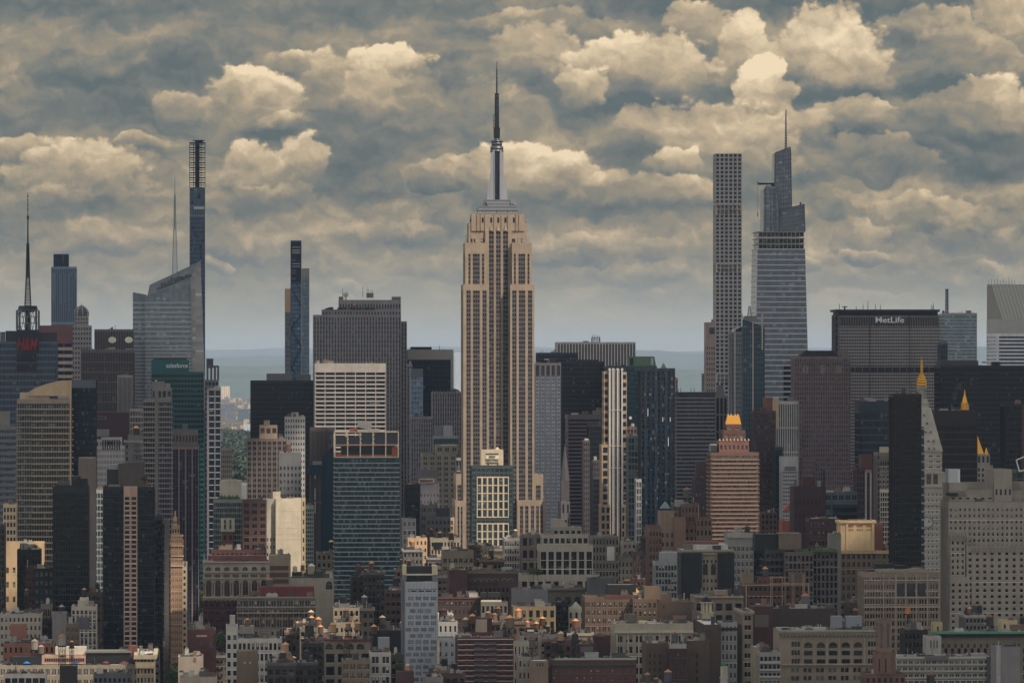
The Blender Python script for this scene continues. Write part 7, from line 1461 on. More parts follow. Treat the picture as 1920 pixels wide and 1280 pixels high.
Q('brown_window_grid', 'brown loft right of the panelled tower', 'dark brown brick loft with rows of pale sills right of the white panelled tower', 821, 903, 1120, 2860, 22, 5, lambda b: b.box(821, 903, 1119, 1122, -.5, 0, (110, 54, 48), None, 'red_cornice'), n=11, fl=4.6, wc=(76, 54, 48), gc=(54, 50, 54), pw=.5, sh=.45, win=66)
Q('white_mural_house', 'white house with tank shadow', 'small white gabled house just right of the white panelled tower', 821, 850, 1150, 2800, 14, 2, lambda b: b.outline([(820, 1151), (835, 1146), (851, 1151)], 4, (186, 172, 150), y=.2, name='gable', rect=False), n=0, wc=(190, 180, 160))
Q('white_terrace_house', 'white stepped terrace house', 'white stepped house below the small white gabled house', 822, 858, 1165, 2760, 16, 5, None, n=4, fl=6, wc=(180, 176, 166), gc=(70, 80, 84), pw=.6)
Q('solar_roof_building', 'building with dark roof units', 'low building carrying two black roof units on white frames, centre', 902, 952, 1128, 2850, 18, 0, lambda b: (b.box(903, 912, 1111, 1120, 3, 12, (20, 24, 30), M_PANEL, 'roof_unit'), b.box(916, 939, 1111, 1120, 3, 12, (20, 24, 30), M_PANEL, 'roof_unit'), b.box(902, 940, 1124, 1128, -.3, 1, (190, 182, 160), M_PANEL, 'white_rail')), n=6, fl=7, wc=(110, 104, 94), gc=(40, 44, 48))
# ---- bottom right
def f(b):
    s = (158, 142, 116)
    b.box(1458, 1650, 1180, 1184, -2.6, 0, (150, 140, 122), None, 'cornice'); b.box(1460, 1648, 1184, 1189, -1.8, 0, (130, 118, 100), None, 'cornice')
    for i in range(28): b.box(1466 + i * 6.6, 1468.6 + i * 6.6, 1189, 1192, -1.6, 0, (160, 148, 126), None, 'dentil')
    arches(b, [1515, 1539, 1562, 1586, 1609], 1203, 1213, 15.5, (20, 22, 26))
    for r in range(2):
        for x in (1515, 1539, 1562, 1586, 1609): b.box(x - 7.6, x + 7.6, 1219 + r * 16, 1227.5 + r * 16, -.2, .1, (22, 24, 28), M_PANE, 'wide_window')
    for r in range(3):
        for x in (1484, 1489.5, 1495, 1628, 1633.5, 1639): b.box(x, x + 4, 1202 + r * 16, 1211 + r * 16, -.2, .1, (24, 26, 30), M_PANE, 'side_window')
    for r in range(3):
        for i in range(8):
            x = 1483 + i * 23.4
            for d in (0, 8.6): b.box(x + d, x + d + 6, 1251 + r * 15, 1259 + r * 15, -.2, .1, (36, 38, 42) if (i + r) % 3 else (90, 92, 90), M_PANE, 'sash_window')
    b.box(1462, 1648, 1243, 1246, -1.2, 0, s, None, 'cornice')
    for x in (1505.5, 1527, 1550.5, 1574, 1597.5, 1621): b.box(x - .9, x + .9, 1195, 1243, -.5, .1, s, None, 'pilaster')
    b.box(1563, 1583, 1156, 1178, 8, 14, (120, 124, 130), M_PANEL, 'cooling_tower'); b.box(1590, 1620, 1156, 1178, 8, 14, (122, 128, 134), M_PANEL, 'cooling_tower')
Q('corniced_office_palazzo', 'heavy-corniced stone palazzo', 'dim stone office palazzo with heavy cornice, arched top windows and twin cooling boxes, bottom right', 1461, 1647, 1181, 2640, 30, 14, f, hmax=2.5, n=0, wc=(140, 124, 100))
def f(b):
    s = (132, 100, 78)
    b.block(1648, 1672, 1160, 12, y=2, yb=1222, n=2, fl=40, wc=(120, 96, 76), gc=(60, 50, 44), pw=.6, sh=.05)
    b.mbw((68, 108, 92), M_METAL, 'green_pyramid').frus(b.mx(1660), -2 + 8, b.mz(1214), b.mz(1192), 12.5 * b.k, .3, sq=True)
    b.block(1647, 1673, 1213, 12, y=0, yb=1222, n=4, fl=6, wc=s, gc=(50, 42, 40), pw=.6); b.block(1642, 1679, 1222, 14, y=-1, yb=1262, n=3, fl=80, wc=(120, 82, 60), gc=(96, 66, 52), pw=.8, sh=.05, top=3)
Q('green_pyramid_turret', 'brown turret with green pyramid', 'brown brick turret tower with a green copper pyramid roof, bottom right', 1622, 1698, 1262, 2540, 18, 3, f, n=7, fl=4.2, wc=(112, 72, 54), gc=(60, 64, 64), pw=.5, sh=.45)
def f(b):
    for i in range(5): b.box(1680, 1856, 1231 + i * 12.2, 1234.5 + i * 12.2, -1.4, .1, (160, 158, 150), M_PANEL, 'floor_band')
    b.box(1733, 1778, 1229, 1237, -1.6, .2, (96, 94, 92), M_PANEL, 'grey_panel'); b.box(1850, 1856, 1230, 1290, -1.8, 0, (70, 70, 70), None, 'wall')
Q('modern_white_apartments', 'long white modern apartments', 'long white modern apartment block with ribbon windows at the bottom right', 1680, 1856, 1230, 2580, 22, 12, f, hmax=2, n=16, g=2, fl=3.24, wc=(168, 166, 156), gc=(34, 38, 40), pw=.35, sh=.4, win=60)
def f(b):
    b.box(1738, 1990, 1183, 1187, -3.4, 1, (70, 132, 106), M_PANEL, 'green_cornice'); b.box(1742, 1990, 1187, 1192, -2.2, 0, (34, 38, 38), None, 'cornice_soffit')
    for i in range(13): b.box(1765 + i * 12, 1769 + i * 12, 1194, 1198, -.3, .1, (110, 108, 100), M_PANE, 'sash_window'); b.box(1765 + i * 12, 1769 + i * 12, 1206, 1213, -.3, .1, (60, 58, 56), M_PANE, 'sash_window')
Q('green_corniced_building', 'building with long green cornice', 'dim stone building under a long green copper cornice at the right edge', 1742, 1990, 1186, 2720, 24, 8, f, n=20, fl=4.6, wc=(118, 106, 88), gc=(36, 36, 36), pw=.55, sh=.4, top=8)
Q('white_slit_tower', 'white block with three slits', 'white square block with three tall slit windows, bottom right', 1737, 1765, 1192, 2640, 14, 0, lambda b: ([b.box(1744.5 + i * 5.8, 1746.3 + i * 5.8, 1200, 1214, -.2, .1, (60, 60, 58), None, 'slit_window') for i in range(3)], b.mbw((120, 70, 56), None, 'cap').frus(b.mx(1747), 6, b.mz(1192), b.mz(1188), 2.8, .2, 8)), n=0, wc=(160, 156, 148))
Q('grey_blank_tower', 'blank grey tower block', 'plain blank grey block with a lighter left edge, bottom right corner', 1868, 1913, 1212, 2540, 18, 1, lambda b: b.box(1868, 1876, 1209, 1300, -.3, .1, (150, 146, 144), None, 'pale_edge'), n=0, wc=(124, 120, 118))
Q('cream_roof_house', 'small cream roof house', 'small cream square house on the rooftops right of the large gabled loft building', 1876, 1908, 1162, 2800, 12, 1, None, n=2, fl=6, wc=(196, 174, 124), gc=(70, 60, 46), pw=.75, sh=.6)
Q('cream_bulk_house', 'cream stub by the green cornice', 'small cream block beside the left end of the long green cornice', 1750, 1767, 1166, 2770, 10, 2, None, n=1, fl=8, wc=(186, 164, 114), gc=(80, 66, 50), pw=.8, sh=.5)
Q('black_stepped_block', 'black brick block', 'blackish brick block with faint windows between turret and long green cornice', 1696, 1740, 1180, 2700, 20, 6, None, n=6, fl=4.4, wc=(44, 36, 34), gc=(26, 26, 30), pw=.5)
Q('dark_red_mill', 'dark red brick hall', 'dark red brick hall with a faded grey wall patch, lower right', 1412, 1450, 1136, 2800, 22, 2, lambda b: b.box(1415, 1441, 1152, 1175, -.3, .1, (104, 96, 84), None, 'faded_patch'), n=0, wc=(84, 46, 42))
Q('brown_hall', 'wide brown hall', 'wide dark brown blank hall behind the heavy-corniced stone palazzo', 1450, 1568, 1140, 2830, 22, 7, None, n=0, wc=(70, 54, 48))
Q('narrow_stone_front', 'narrow cream stone front', 'narrow cream stone front with stacked bays beside the dark street, lower right', 1392, 1412, 1146, 2760, 40, 2, None, n=1, g=2, fl=5, wc=(138, 122, 98), gc=(46, 42, 40), pw=.4, sh=.5, corn=(1, .8, (150, 134, 110)))
Q('beige_blank_house', 'beige blank wall house', 'beige blank-walled house left of the heavy-corniced stone palazzo', 1413, 1444, 1212, 2640, 16, 3, None, n=0, wc=(150, 134, 104))
Q('white_terrace_stack', 'white stack of terraces', 'white stack of glazed terraces against the heavy-corniced stone palazzo', 1424, 1464, 1222, 2600, 16, 5, lambda b: [b.box(1424, 1464, 1240 + i * 13, 1243 + i * 13, -1.2, .1, (160, 158, 150), M_PANEL, 'floor_band') for i in range(4)], n=5, fl=4, wc=(140, 138, 130), gc=(40, 50, 54), pw=.25)
Q('white_low_houses', 'low white house with black roof', 'low white house under a black roof edge beside the dark street, lower right', 1352, 1382, 1166, 2760, 22, 3, lambda b: b.box(1345, 1382, 1176, 1181, -.6, 1, (26, 28, 32), M_PANEL, 'black_roof_edge'), n=4, fl=5, wc=(150, 150, 148), gc=(60, 64, 68), pw=.6)
Q('brown_long_wall', 'brown side-lit row house', 'brown row house with blank side wall left of the dark street', 1320, 1352, 1170, 2740, 60, 2, None, n=0, wc=(86, 66, 56))
Q('dark_brick_trio', 'blank brown block with dot windows', 'blank brown block with three small dot windows in a column, bottom centre right', 1289, 1330, 1200, 2660, 22, 2, lambda b: [b.box(1305, 1308.5, 1225 + i * 14, 1233 + i * 14, -.2, .1, (34, 30, 30), None, 'small_window') for i in range(4)], n=0, wc=(88, 68, 54))
Q('maroon_trio', 'maroon brick house with white railing', 'maroon brick house with a white roof railing, bottom right of centre', 1254, 1289, 1215, 2650, 20, 3, lambda b: b.box(1255, 1287, 1206, 1215, -.2, .1, (150, 146, 140), M_PANEL, 'railing'), n=5, fl=4.6, wc=(74, 44, 42), gc=(44, 42, 46), pw=.5, win=30)
Q('brown_windowed_block', 'brown block by the cream loft', 'brown block with small round-topped windows in front of the cream pilastered loft', 1210, 1254, 1205, 2660, 22, 3, lambda b: [b.box(x, x + 3, 1225 + i * 13, 1232 + i * 13, -.2, .1, (34, 30, 30), None, 'small_window') for i in range(4) for x in (1217, 1226, 1236)], n=0, wc=(92, 72, 58))

# ================================================================== water tanks on the roofs (px, tip row, D, host, diameter px, tank colour, roof colour)
TQ = []
OR = (214, 150, 94); TB = (206, 160, 112); BR = (150, 96, 66); DK = (96, 92, 88)
for a in [(510, 1149, 2900, 'the roof behind the white grid apartment block, tallest and palest', 13, (168, 140, 112), (206, 190, 170), True),
    (463.5, 1157, 2880, 'a low roof left of the tall pale tank, lower left of centre', 10, (118, 92, 74), OR, True),
    (495, 1151, 2930, 'a dark stand just left of the pale tank', 10, (44, 38, 36), BR, True),
    (557.5, 1163, 2860, 'a roof right of the white grid apartment block, standing alone', 10, (104, 88, 76), OR, True),
    (583, 1142, 2850, 'the cluster left of the white panelled tower, its topmost with cream cone', 12, (84, 76, 70), (210, 180, 140), True),
    (584, 1153, 2830, 'the cluster left of the white panelled tower, right under the cream-coned one', 11, (60, 56, 54), (214, 160, 108), False),
    (597, 1155, 2840, 'the cluster left of the panelled tower, broadest orange cone at right', 13, (110, 88, 72), OR, True),
    (601, 1170, 2800, 'the cluster left of the white panelled tower, lowest with orange cone', 11, (92, 76, 66), OR, False),
    (624.5, 1165, 2790, 'the roof above the tan block with arched top windows, pale bodied', 13, (176, 142, 110), OR, True),
    (653, 1164, 2800, 'the row left of the panelled tower, slim and leftmost', 10.5, (134, 116, 98), OR, False),
    (671, 1153, 2850, 'the row left of the panelled tower, upper of a stacked pair', 12, (88, 74, 62), OR, False),
    (671, 1163, 2790, 'the row left of the panelled tower, lower of a stacked pair', 12, (140, 116, 96), OR, True),
    (717, 1152, 2840, 'a thin-legged stand left of the white panelled tower, cone cream', 12, (70, 62, 56), (208, 184, 140), True),
    (701, 1169, 2780, 'the black roofed shed, with dark red body', 12, (82, 50, 44), OR, False),
    (752, 1164, 2790, 'the rooftops, half hidden by the left edge of the white panelled tower', 7, (120, 96, 80), OR, False),
    (580, 1165, 2700, 'the big black stand in front of the roofs, largest and darkest', 18, (56, 54, 52), (80, 78, 76), True),
    (535, 1202, 2660, 'the roof right of the white grid apartment block, tan bodied', 14, (176, 138, 106), (196, 156, 118), True),
    (530, 1218, 2620, 'the dark lattice right of the tan square tank house', 11, (50, 48, 48), (190, 140, 104), True),
    (650, 1193, 2680, 'the tan block with arched top windows', 13, (74, 60, 54), (134, 84, 60), True),
    (575, 1215, 2640, 'the dark roofs in front of the tan arched block, nearly black', 12, (50, 50, 52), (64, 62, 62), True),
    (505, 1081, 2960, 'the arcaded stone building, right end with red brown cone', 14, (92, 90, 88), (160, 104, 80), False),
    (553, 1059, 3080, 'the beige block with brown bands, pale bodied', 9, (176, 168, 152), (190, 176, 150), False),
    (567.5, 1056, 3100, 'the roof between the pale-bodied and the white tank, small with orange cone', 8, (110, 80, 60), OR, False),
    (584, 1055, 3080, 'the lattice stand below the dark copper tower, white cone', 14, (166, 150, 132), (200, 196, 186), True),
    (601, 1070, 3040, 'the roof behind the low beige block with scrolled parapet', 9, (86, 70, 60), OR, False),
    (607, 1061, 3060, 'the roof below the dark copper tower, grey and faint', 11, (66, 60, 58), (84, 80, 76), True),
    (621.5, 1011, 3340, 'the dark roof at the left foot of the blue banded tower', 11, (30, 30, 34), (226, 180, 124), False),
    (696.5, 1051, 3000, 'the front of the blue banded glass tower, orange cone', 10, (96, 70, 58), OR, True),
    (672, 1056, 3010, 'the front of the blue banded tower, red brown bodied', 11, (92, 60, 52), (100, 64, 56), True),
    (682, 1060, 3000, 'the front of the blue banded tower, small and grey in the middle', 9, (60, 54, 52), (80, 60, 54), True),
    (742, 1079, 2960, 'the dark roof left of the white panelled tower roof pylons', 12, (48, 46, 46), (84, 70, 60), False),
    (683, 1114, 2900, 'the long dark roofs left of the white panelled tower, white cone', 12, (74, 72, 72), (176, 176, 176), False),
    (645, 1114, 2890, 'the long dark roofs, left of the white-coned tank', 11, (40, 40, 42), (58, 60, 62), False),
    (649, 1139, 2860, 'the roof left of the stacked pair, brown cone in shade', 12, (66, 56, 50), (120, 84, 64), False),
    (825, 995, 3480, 'the white sunlit parapet, left of two orange cones', 9, (74, 56, 48), OR, False),
    (846, 995, 3480, 'the white sunlit parapet, right of two orange cones', 10, (78, 64, 54), OR, False),
    (773, 1012, 3470, 'the small sunlit orange tan building', 8.5, (150, 120, 96), OR, False),
    (809, 989, 3560, 'the roofs above the white sunlit parapet, red brown and dark', 9, (60, 50, 48), (150, 90, 66), False),
    (767, 1047, 3100, 'the roof just above the white panelled tower, orange cone only', 9, (80, 66, 58), OR, False),
    (752, 1046, 3120, 'the roof at the right foot of the blue banded tower', 6, (90, 76, 66), OR, False),
    (966.5, 991, 3440, 'the roof at the right foot of the renting-sign tower, cone cream', 8, (104, 90, 76), (216, 196, 150), True),
    (921, 1028, 3380, 'the sunlit cream penthouse, tall and dark', 9.5, (58, 56, 58), (120, 112, 104), True),
    (1074, 985, 3210, 'the set-back top of the modern stone and glass building', 8, (160, 140, 110), (224, 190, 140), False),
    (1175, 1083, 2990, 'the black roof hall of the tall brown loft, rear one', 14, (84, 66, 54), (150, 116, 86), False),
    (1155, 1096, 2790, 'the black roof hall of the tall brown loft, front one', 13, (34, 38, 38), (118, 82, 60), True),
    (873, 1156, 2790, 'the roofs right of the white panelled tower, cream cone', 12, (96, 88, 80), (216, 190, 140), True),
    (886, 1149, 2800, 'the roofs right of the white panelled tower, taller with orange cone', 13, (92, 70, 54), OR, False),
    (956, 1151, 2780, 'the roofs above the red brick balcony apartments, broad orange cone', 17, (110, 96, 82), OR, True),
    (934, 1135, 2840, 'the roofs behind the broad orange cone, dark bodied', 13, (58, 46, 42), (120, 84, 62), True),
    (915, 1144, 2830, 'the roofs left of the dark-bodied tank, small with tan cone', 10, (70, 58, 50), (160, 116, 80), True),
    (972, 1139, 2840, 'the front of the sunlit tan house, reddish tan body', 12, (190, 136, 102), (222, 150, 100), False),
    (989, 1162, 2780, 'the rooftops below the sunlit tan house, small and reddish', 9, (150, 110, 84), OR, False),
    (1006, 1164, 2790, 'the front of the sunlit tan house, bright orange cone and dark body', 10, (90, 64, 44), (236, 160, 90), True),
    (1017, 1154, 2800, 'the front of the sunlit tan house, taller right one', 12, (76, 54, 42), OR, False),
    (1079, 1158, 2790, 'the front of the small white gabled house', 13, (110, 72, 56), OR, True),
    (998, 1194, 2680, 'the small cream box building, brown cone', 13, (92, 88, 86), (110, 76, 58), False),
    (1036, 1176, 2730, 'a thin dark stand among the centre rooftops', 8, (54, 52, 52), (66, 64, 64), True),
    (1050, 1180, 2720, 'the centre rooftops, left of two black ones', 8, (40, 40, 42), (54, 52, 52), False),
    (1059, 1181, 2715, 'the centre rooftops, right of two black ones', 8, (36, 36, 38), (50, 48, 48), False),
    (1078, 1184, 2700, 'the centre rooftops, wide and black near the tall brown loft', 13, (40, 42, 46), (60, 56, 54), False),
    (1040, 1199, 2670, 'the centre rooftops, black with brown cone, lower left', 14, (26, 24, 28), (110, 74, 58), True),
    (1054, 1204, 2660, 'the centre rooftops, lower row middle with faint brown cone', 9, (66, 56, 52), (104, 76, 62), False),
    (1075, 1201, 2660, 'the centre rooftops, lower row right with brown cone', 9, (48, 44, 44), (116, 80, 62), False),
    (764.5, 1243, 2570, 'the maroon block at the foot of the white panelled tower', 9, (170, 120, 90), (200, 186, 160), False),
    (833.5, 1229, 2610, 'a steel stand before the panelled tower annex, jet black body', 12.5, (18, 18, 22), (120, 92, 70), True),
    (851, 1239, 2600, 'the left end of the red brick balcony apartments, grey coned', 11, (22, 24, 28), (90, 96, 104), False),
    (808, 1248, 2580, 'the planted roof in front of the white panelled tower', 9, (70, 60, 52), (100, 84, 70), False),
    (831, 1137, 2850, 'the brown loft right of the panelled tower, on a wide stand', 17, (58, 40, 40), (66, 46, 44), True),
    (1435, 1061, 3000, 'the brick block with cream lines, left end', 12, (74, 78, 84), (190, 134, 96), False),
    (1510, 1110, 2880, 'the front of the brick block with cream lines, big grey body', 17, (98, 98, 104), (156, 108, 80), False),
    (1401, 984, 3280, 'the pale grey loft, dark and pointed', 10, (56, 54, 56), (66, 64, 66), False),
    (1287.5, 912, 3600, 'a grey tower top left of the dark brick tower', 14, (98, 92, 90), (150, 104, 82), False),
    (1633, 1008, 3300, 'the sunlit gold building terrace, orange cone', 9, (110, 76, 56), OR, True),
    (1658.5, 1015, 3290, 'the sunlit gold building terrace, small pale mushroom shape at its right', 8, (150, 130, 110), (216, 196, 150), True),
    (1702, 1135, 2800, 'the front of the large gabled loft building, orange tan body', 10, (186, 120, 76), (170, 96, 60), True),
    (1603, 1138, 2840, 'the low roof left of the large gabled loft building', 13, (62, 52, 48), (130, 88, 64), False),
    (1827, 1131, 2840, 'the front of the great stepped stone office, grey body', 10, (72, 74, 80), (110, 84, 70), True),
    (1837, 1132, 2840, 'the front of the great stepped stone office, darker of a pair', 10, (44, 44, 50), (72, 60, 56), True),
    (1856, 1150, 2820, 'the roofs below the great stepped stone office, brown cone', 15, (60, 54, 50), (116, 84, 66), False),
    (1265, 1183, 2690, 'the cream pilastered loft, on a tall lattice stand', 13, (84, 86, 88), (120, 74, 56), True),
    (1413.5 - 109.5, 1183, 2680, 'the cream pilastered loft, brown at its right end', 12, (92, 72, 62), (112, 84, 70), False),
    (1252.5, 1253, 2580, 'the bottom edge, big grey body with tan cone', 15, (74, 80, 88), (176, 130, 96), False),
    (1214, 1259, 2560, 'the bottom edge, brown cone left of the big grey one', 12, (80, 70, 62), (150, 112, 84), False),
    (1230, 1268, 2550, 'the bottom edge, only its low brown cone showing', 10, (70, 64, 58), (150, 110, 82), False),
    (1252, 1252, 2400, '', 0, DK, DK, False),
    (1745, 1258, 2550, 'the bottom edge in front of the long white modern apartments', 16, (66, 64, 62), (120, 90, 72), False),
    (65, 1196, 2700, 'the low red brick block, big grey cone on a square body', 14, (140, 134, 124), (150, 132, 118), False),
    (77, 1207, 2680, 'the low red brick block, smaller and right of the grey-coned one', 12, (110, 98, 90), (160, 132, 120), False),
    (116.5, 1187, 2720, 'the front of the blank grey block, brown cone', 15, (150, 148, 142), (160, 112, 84), False),
    (134.5, 1199, 2700, 'the front of the brown infill house, bright orange cone', 9, (70, 66, 62), (236, 156, 96), False),
    (115.5, 1132, 2860, 'the roof behind the blank grey block, pale cone', 12, (44, 48, 52), (150, 146, 140), False),
    (158, 1101, 2950, 'the foot of the black glass tower', 9, (50, 46, 44), (190, 150, 112), False),
    (183, 1091, 3000, 'the dark gap right of the plain concrete slab', 8, (44, 44, 46), (110, 96, 84), False),
    (50, 1102, 2980, 'the dark roofs at the far left', 9, (60, 60, 62), (110, 104, 98), True),
    (255.5, 797, 4000, 'the grey block left of the twin-slab condominium', 13, (70, 54, 48), (224, 160, 104), False),
    (540, 829, 3840, 'the blank grey block, red brown and round', 11, (110, 80, 72), (120, 90, 82), False),
    (775, 945, 3600, 'the pale grey box building, black and domed', 10, (30, 34, 40), (40, 44, 50), False)]:
    px, yt, D, host, dia, c1, c2, stn = a
    if dia <= 0: continue
    br = sum(c2)
    cone = 'bright orange cone' if (c2[0] - c2[2] > 90 and br > 430) else 'pale cone' if br > 480 else 'brown cone' if c2[0] - c2[2] > 40 else 'dark cone'
    w_ = ('wooden water tank with %s' % cone) if cone.split()[-2] not in host else 'wooden water tank'
    if len((w_ + ' on ' + host).split()) > 16: w_ = 'water tank'
    if len((w_ + ' on ' + host).split()) > 16: print('LONG', w_ + ' on ' + host)
    TQ.append((px, yt, D, host, dia, c1, c2, stn, w_))

# ================================================================== filler: low buildings glimpsed between the others
def hidden_share(x0, x1, y0, y1, D):
    n = hid = 0
    for i in range(7):
        for j in range(4):
            x = x0 + (x1 - x0) * (i + .5) / 7; y = y0 + (y1 - y0) * (j + .5) / 4
            if y > 1284 or x < -4 or x > 1924: continue
            n += 1
            for r in RECTS:
                if r[3] < D - 5 and r[0] <= x <= r[1] and r[2] <= y <= r[5]: hid += 1; break
    return 1.0 if n == 0 else hid / n
def seen_in_front(x0, x1, y0, D):
    """would it cover much of a taller, hand-placed building that the photo shows whole?"""
    bad = 0
    for r in RECTS:
        if r[3] > D and r[0] < x1 and r[1] > x0: bad = max(bad, 0)
    return bad
AVR = math.atan(.046)
AV = lambda D: -194 - .046 * (D - 3150)        # centre line of the avenue
rf = random.Random(42)
PAL = [((134, 118, 98), 'tan brick'), ((96, 72, 60), 'red brown brick'), ((74, 68, 64), 'dark grey'), ((156, 146, 128), 'cream'), ((104, 84, 68), 'brown brick'), ((120, 116, 112), 'grey'), ((60, 50, 50), 'blackish'), ((96, 66, 56), 'red brick'), ((146, 128, 104), 'sandstone')]
fill = []
for row, (D, zlo, zhi, w0, w1) in enumerate([(2700, 12, 24, 34, 60), (2730, 14, 28, 26, 50), (2760, 20, 34, 24, 52), (2790, 20, 36, 24, 50), (2855, 22, 40, 24, 50), (2925, 24, 42, 24, 50), (3000, 26, 46, 24, 50), (3085, 28, 50, 24, 50), (2820, 22, 40, 22, 50), (2890, 24, 44, 24, 52), (2960, 26, 46, 24, 54), (3040, 28, 52, 26, 56), (3130, 28, 56, 24, 50), (3230, 30, 62, 24, 48), (3340, 32, 68, 22, 46), (3460, 34, 74, 22, 44), (3600, 36, 84, 20, 40), (3760, 40, 96, 20, 40), (3940, 44, 108, 20, 38), (4180, 50, 120, 20, 38), (4560, 60, 130, 20, 36)]):
    x = -12.0
    while x < 1932:
        w = rf.uniform(w0, w1) * .8; z = rf.uniform(zlo, zhi)
        cap = 1012 if 580 < x < 1200 else 1000 if x < 320 else 950
        yt = max(HZ + (H - z) * F / D, cap + rf.uniform(0, 30)); ax = 960 + AV(D) / D * F
        half = 14.5 / D * F
        if not (x + w < ax - half or x > ax + half): x = ax + half + 1 if x < ax + half else x + w; continue
        if hidden_share(x, x + w, yt, min(yt + 70, 1282), D) < .90:
            fill.append((x, x + w, yt, D, row))
        x += w + .4
def near_ref(x, y, D):
    best = None
    for r in RECTS:
        s = r[4]
        if s.e.name.startswith('low_') or r[1] - r[0] > 400: continue
        cx = min(max(x, r[0]), r[1]); cy = min(max(y, r[2]), r[2] + 60)
        d = abs(cx - x) + abs(cy - y) * 1.3 + abs(r[3] - D) * .02
        if best is None or d < best[0]: best = (d, s, r)
    return best[1], best[2]
seenlab = {}; extra = []
forced = []
for t_ in TQ:
    px, yt, D, dia = t_[0], t_[1], t_[2], t_[4]
    if find_roof(px, yt, D, dia) or any(f_[0] + 3 < px < f_[1] - 3 and abs(f_[3] - D) < 120 and 5 < f_[2] - yt - dia * 1.5 < 22 for f_ in forced): continue
    w_ = rf.uniform(15, 28); o_ = rf.uniform(-6, 6)
    forced.append((px - w_ + o_, px + w_ + o_, yt + dia * (6.2 + 3.2) / 4.2, D, 0))
fill = forced + fill[:260]; print('forced', len(forced))
for x0, x1, yt, D, row in fill:
    col, cn = rf.choice(PAL); s, r = near_ref((x0 + x1) / 2, yt + 10, D)
    c_ = (x0 + x1) / 2
    rel = 'left of' if c_ < r[0] else 'right of' if c_ > r[1] else ('in front of' if D < r[3] else 'behind')
    s.ref = s.ref.replace('the tall limestone skyscraper', 'the tallest skyscraper').replace('right of the panelled tower', 'beside the panelled tower'); size = 'narrow' if x1 - x0 < 30 else 'wide' if x1 - x0 > 46 else 'medium-wide'
    lab = 'low %s %s building %s the %s' % (size, cn, rel, s.ref)
    seenlab.setdefault(lab, []).append((x0, x1, yt, D, col))
for lab, lst in seenlab.items():
    lst.sort()
    for i, (x0, x1, yt, D, col) in enumerate(lst):
        L_ = lab
        if len(lst) > 1: L_ = lab + ((', leftmost' if len(lab.split()) > 13 else ', leftmost of %d' % len(lst)) if i == 0 else ', rightmost' if i == len(lst) - 1 else ', number %d of %d from the left' % (i + 1, len(lst)))
        b = Bld('low_building', L_, x0, x1, D, group='low buildings filling the blocks')
        sh = rf.uniform(.35, .55); tn = rf.uniform(.75, 1.12)
        b.block(x0, x1, yt, rf.uniform(18, 28), n=max(2, round((x1 - x0) * D / F / rf.uniform(2.2, 3.6))), g=1, fl=rf.uniform(3.6, 5), wc=tuple(int(c * tn) for c in col), gc=rf.choice([(36, 38, 42), (50, 50, 52), (28, 34, 40)]), pw=rf.uniform(.35, .6), sh=sh, blinds=.25, top=rf.uniform(1.6, 4), corn=(1.0, .7, tuple(min(255, int(c * 1.25)) for c in col)) if rf.random() < .4 else None)
        if rf.random() < .5: b.box(x0 + (x1 - x0) * .2, x0 + (x1 - x0) * rf.uniform(.4, .7), yt - rf.uniform(3, 7), yt + 1, 6, 14, rf.choice([c for c, _ in PAL]))
        if rf.random() < .55 and x1 - x0 > 14: b.fire_escape(x0, x1, yt, 4.2)
        b.clutter(6, hmax=3.6); b.done()
        if D < 3350 and rf.random() < .5 and x1 - x0 > 16:
            c1 = rf.choice([(120, 96, 76), (60, 54, 50), (90, 88, 88), (150, 120, 94)]); c2 = rf.choice([OR, BR, DK, (200, 176, 140)])
            extra.append((rf.uniform(x0 + 5, x1 - 5), yt - rf.uniform(9, 17), D + 8, b, rf.uniform(8.5, 12.5) * 2800 / D, c1, c2))
print(len(extra))
elab = {}
for t_ in extra: elab.setdefault(t_[3].label, []).append(t_)
for lb, ls in elab.items():
    for t_ in ls:
        w_ = lb.replace('low ', 'the ').replace('medium-wide ', '').replace(' building', ' one').split()
        tank(t_[0], t_[1], t_[2], ' '.join(w_)[:200] if len(w_) < 14 else ' '.join(w_[:13]), t_[4], t_[5], t_[6], True, 'tank')
print('fill', len(fill))
for t_ in TQ: tank(*t_)

# ================================================================== ground, avenue, kerbs
def structure(o, name=None): o['kind'] = 'structure'; return o
gm, nt, p = new_mat('ground_cover'); N, L, put, M, noise, mapping, scalec = mat_nodes(nt)
tc = N('ShaderNodeTexCoord'); rp = N('ShaderNodeValToRGB'); L(noise(tc.outputs['Object'], 0.0009, 12.0, 0.75), rp.inputs[0])
rp.color_ramp.elements[0].position = .42; rp.color_ramp.elements[0].color = (.035, .05, .035, 1); rp.color_ramp.elements[1].position = .62; rp.color_ramp.elements[1].color = (.16, .15, .13, 1)
L(rp.outputs[0], p.inputs['Base Color']); p.inputs['Roughness'].default_value = .95
g = MB(); g.v = [(-60000, -2000, -.3), (60000, -2000, -.3), (60000, 90000, -.3), (-60000, 90000, -.3)]; g.f = [(0, 1, 2, 3)]
structure(g.build('ground', gm, None, None))
M_ASPH = plain('asphalt', (.045, .045, .048, 1), .9, 0, .6, .2); M_CONC = plain('pavement_concrete', (.2, .19, .175, 1), .9, 0, .4, .4); M_PAINT = plain('road_paint', (.6, .6, .56, 1), .7)
g = MB(); g.v = [(-2600, 2200, -.1), (2600, 2200, -.1), (2600, 9500, -.1), (-2600, 9500, -.1)]; g.f = [(0, 1, 2, 3)]
structure(g.build('city_pavement', M_CONC, None, None))
rd = empty('avenue', (AV(3300), 3300, 0), AVR); structure(rd)
def sheet(nm, x0, x1, y0, y1, z, m): g = MB(); g.v = [(x0, y0, z), (x1, y0, z), (x1, y1, z), (x0, y1, z)]; g.f = [(0, 1, 2, 3)]; return g.build(nm, m, rd, None)
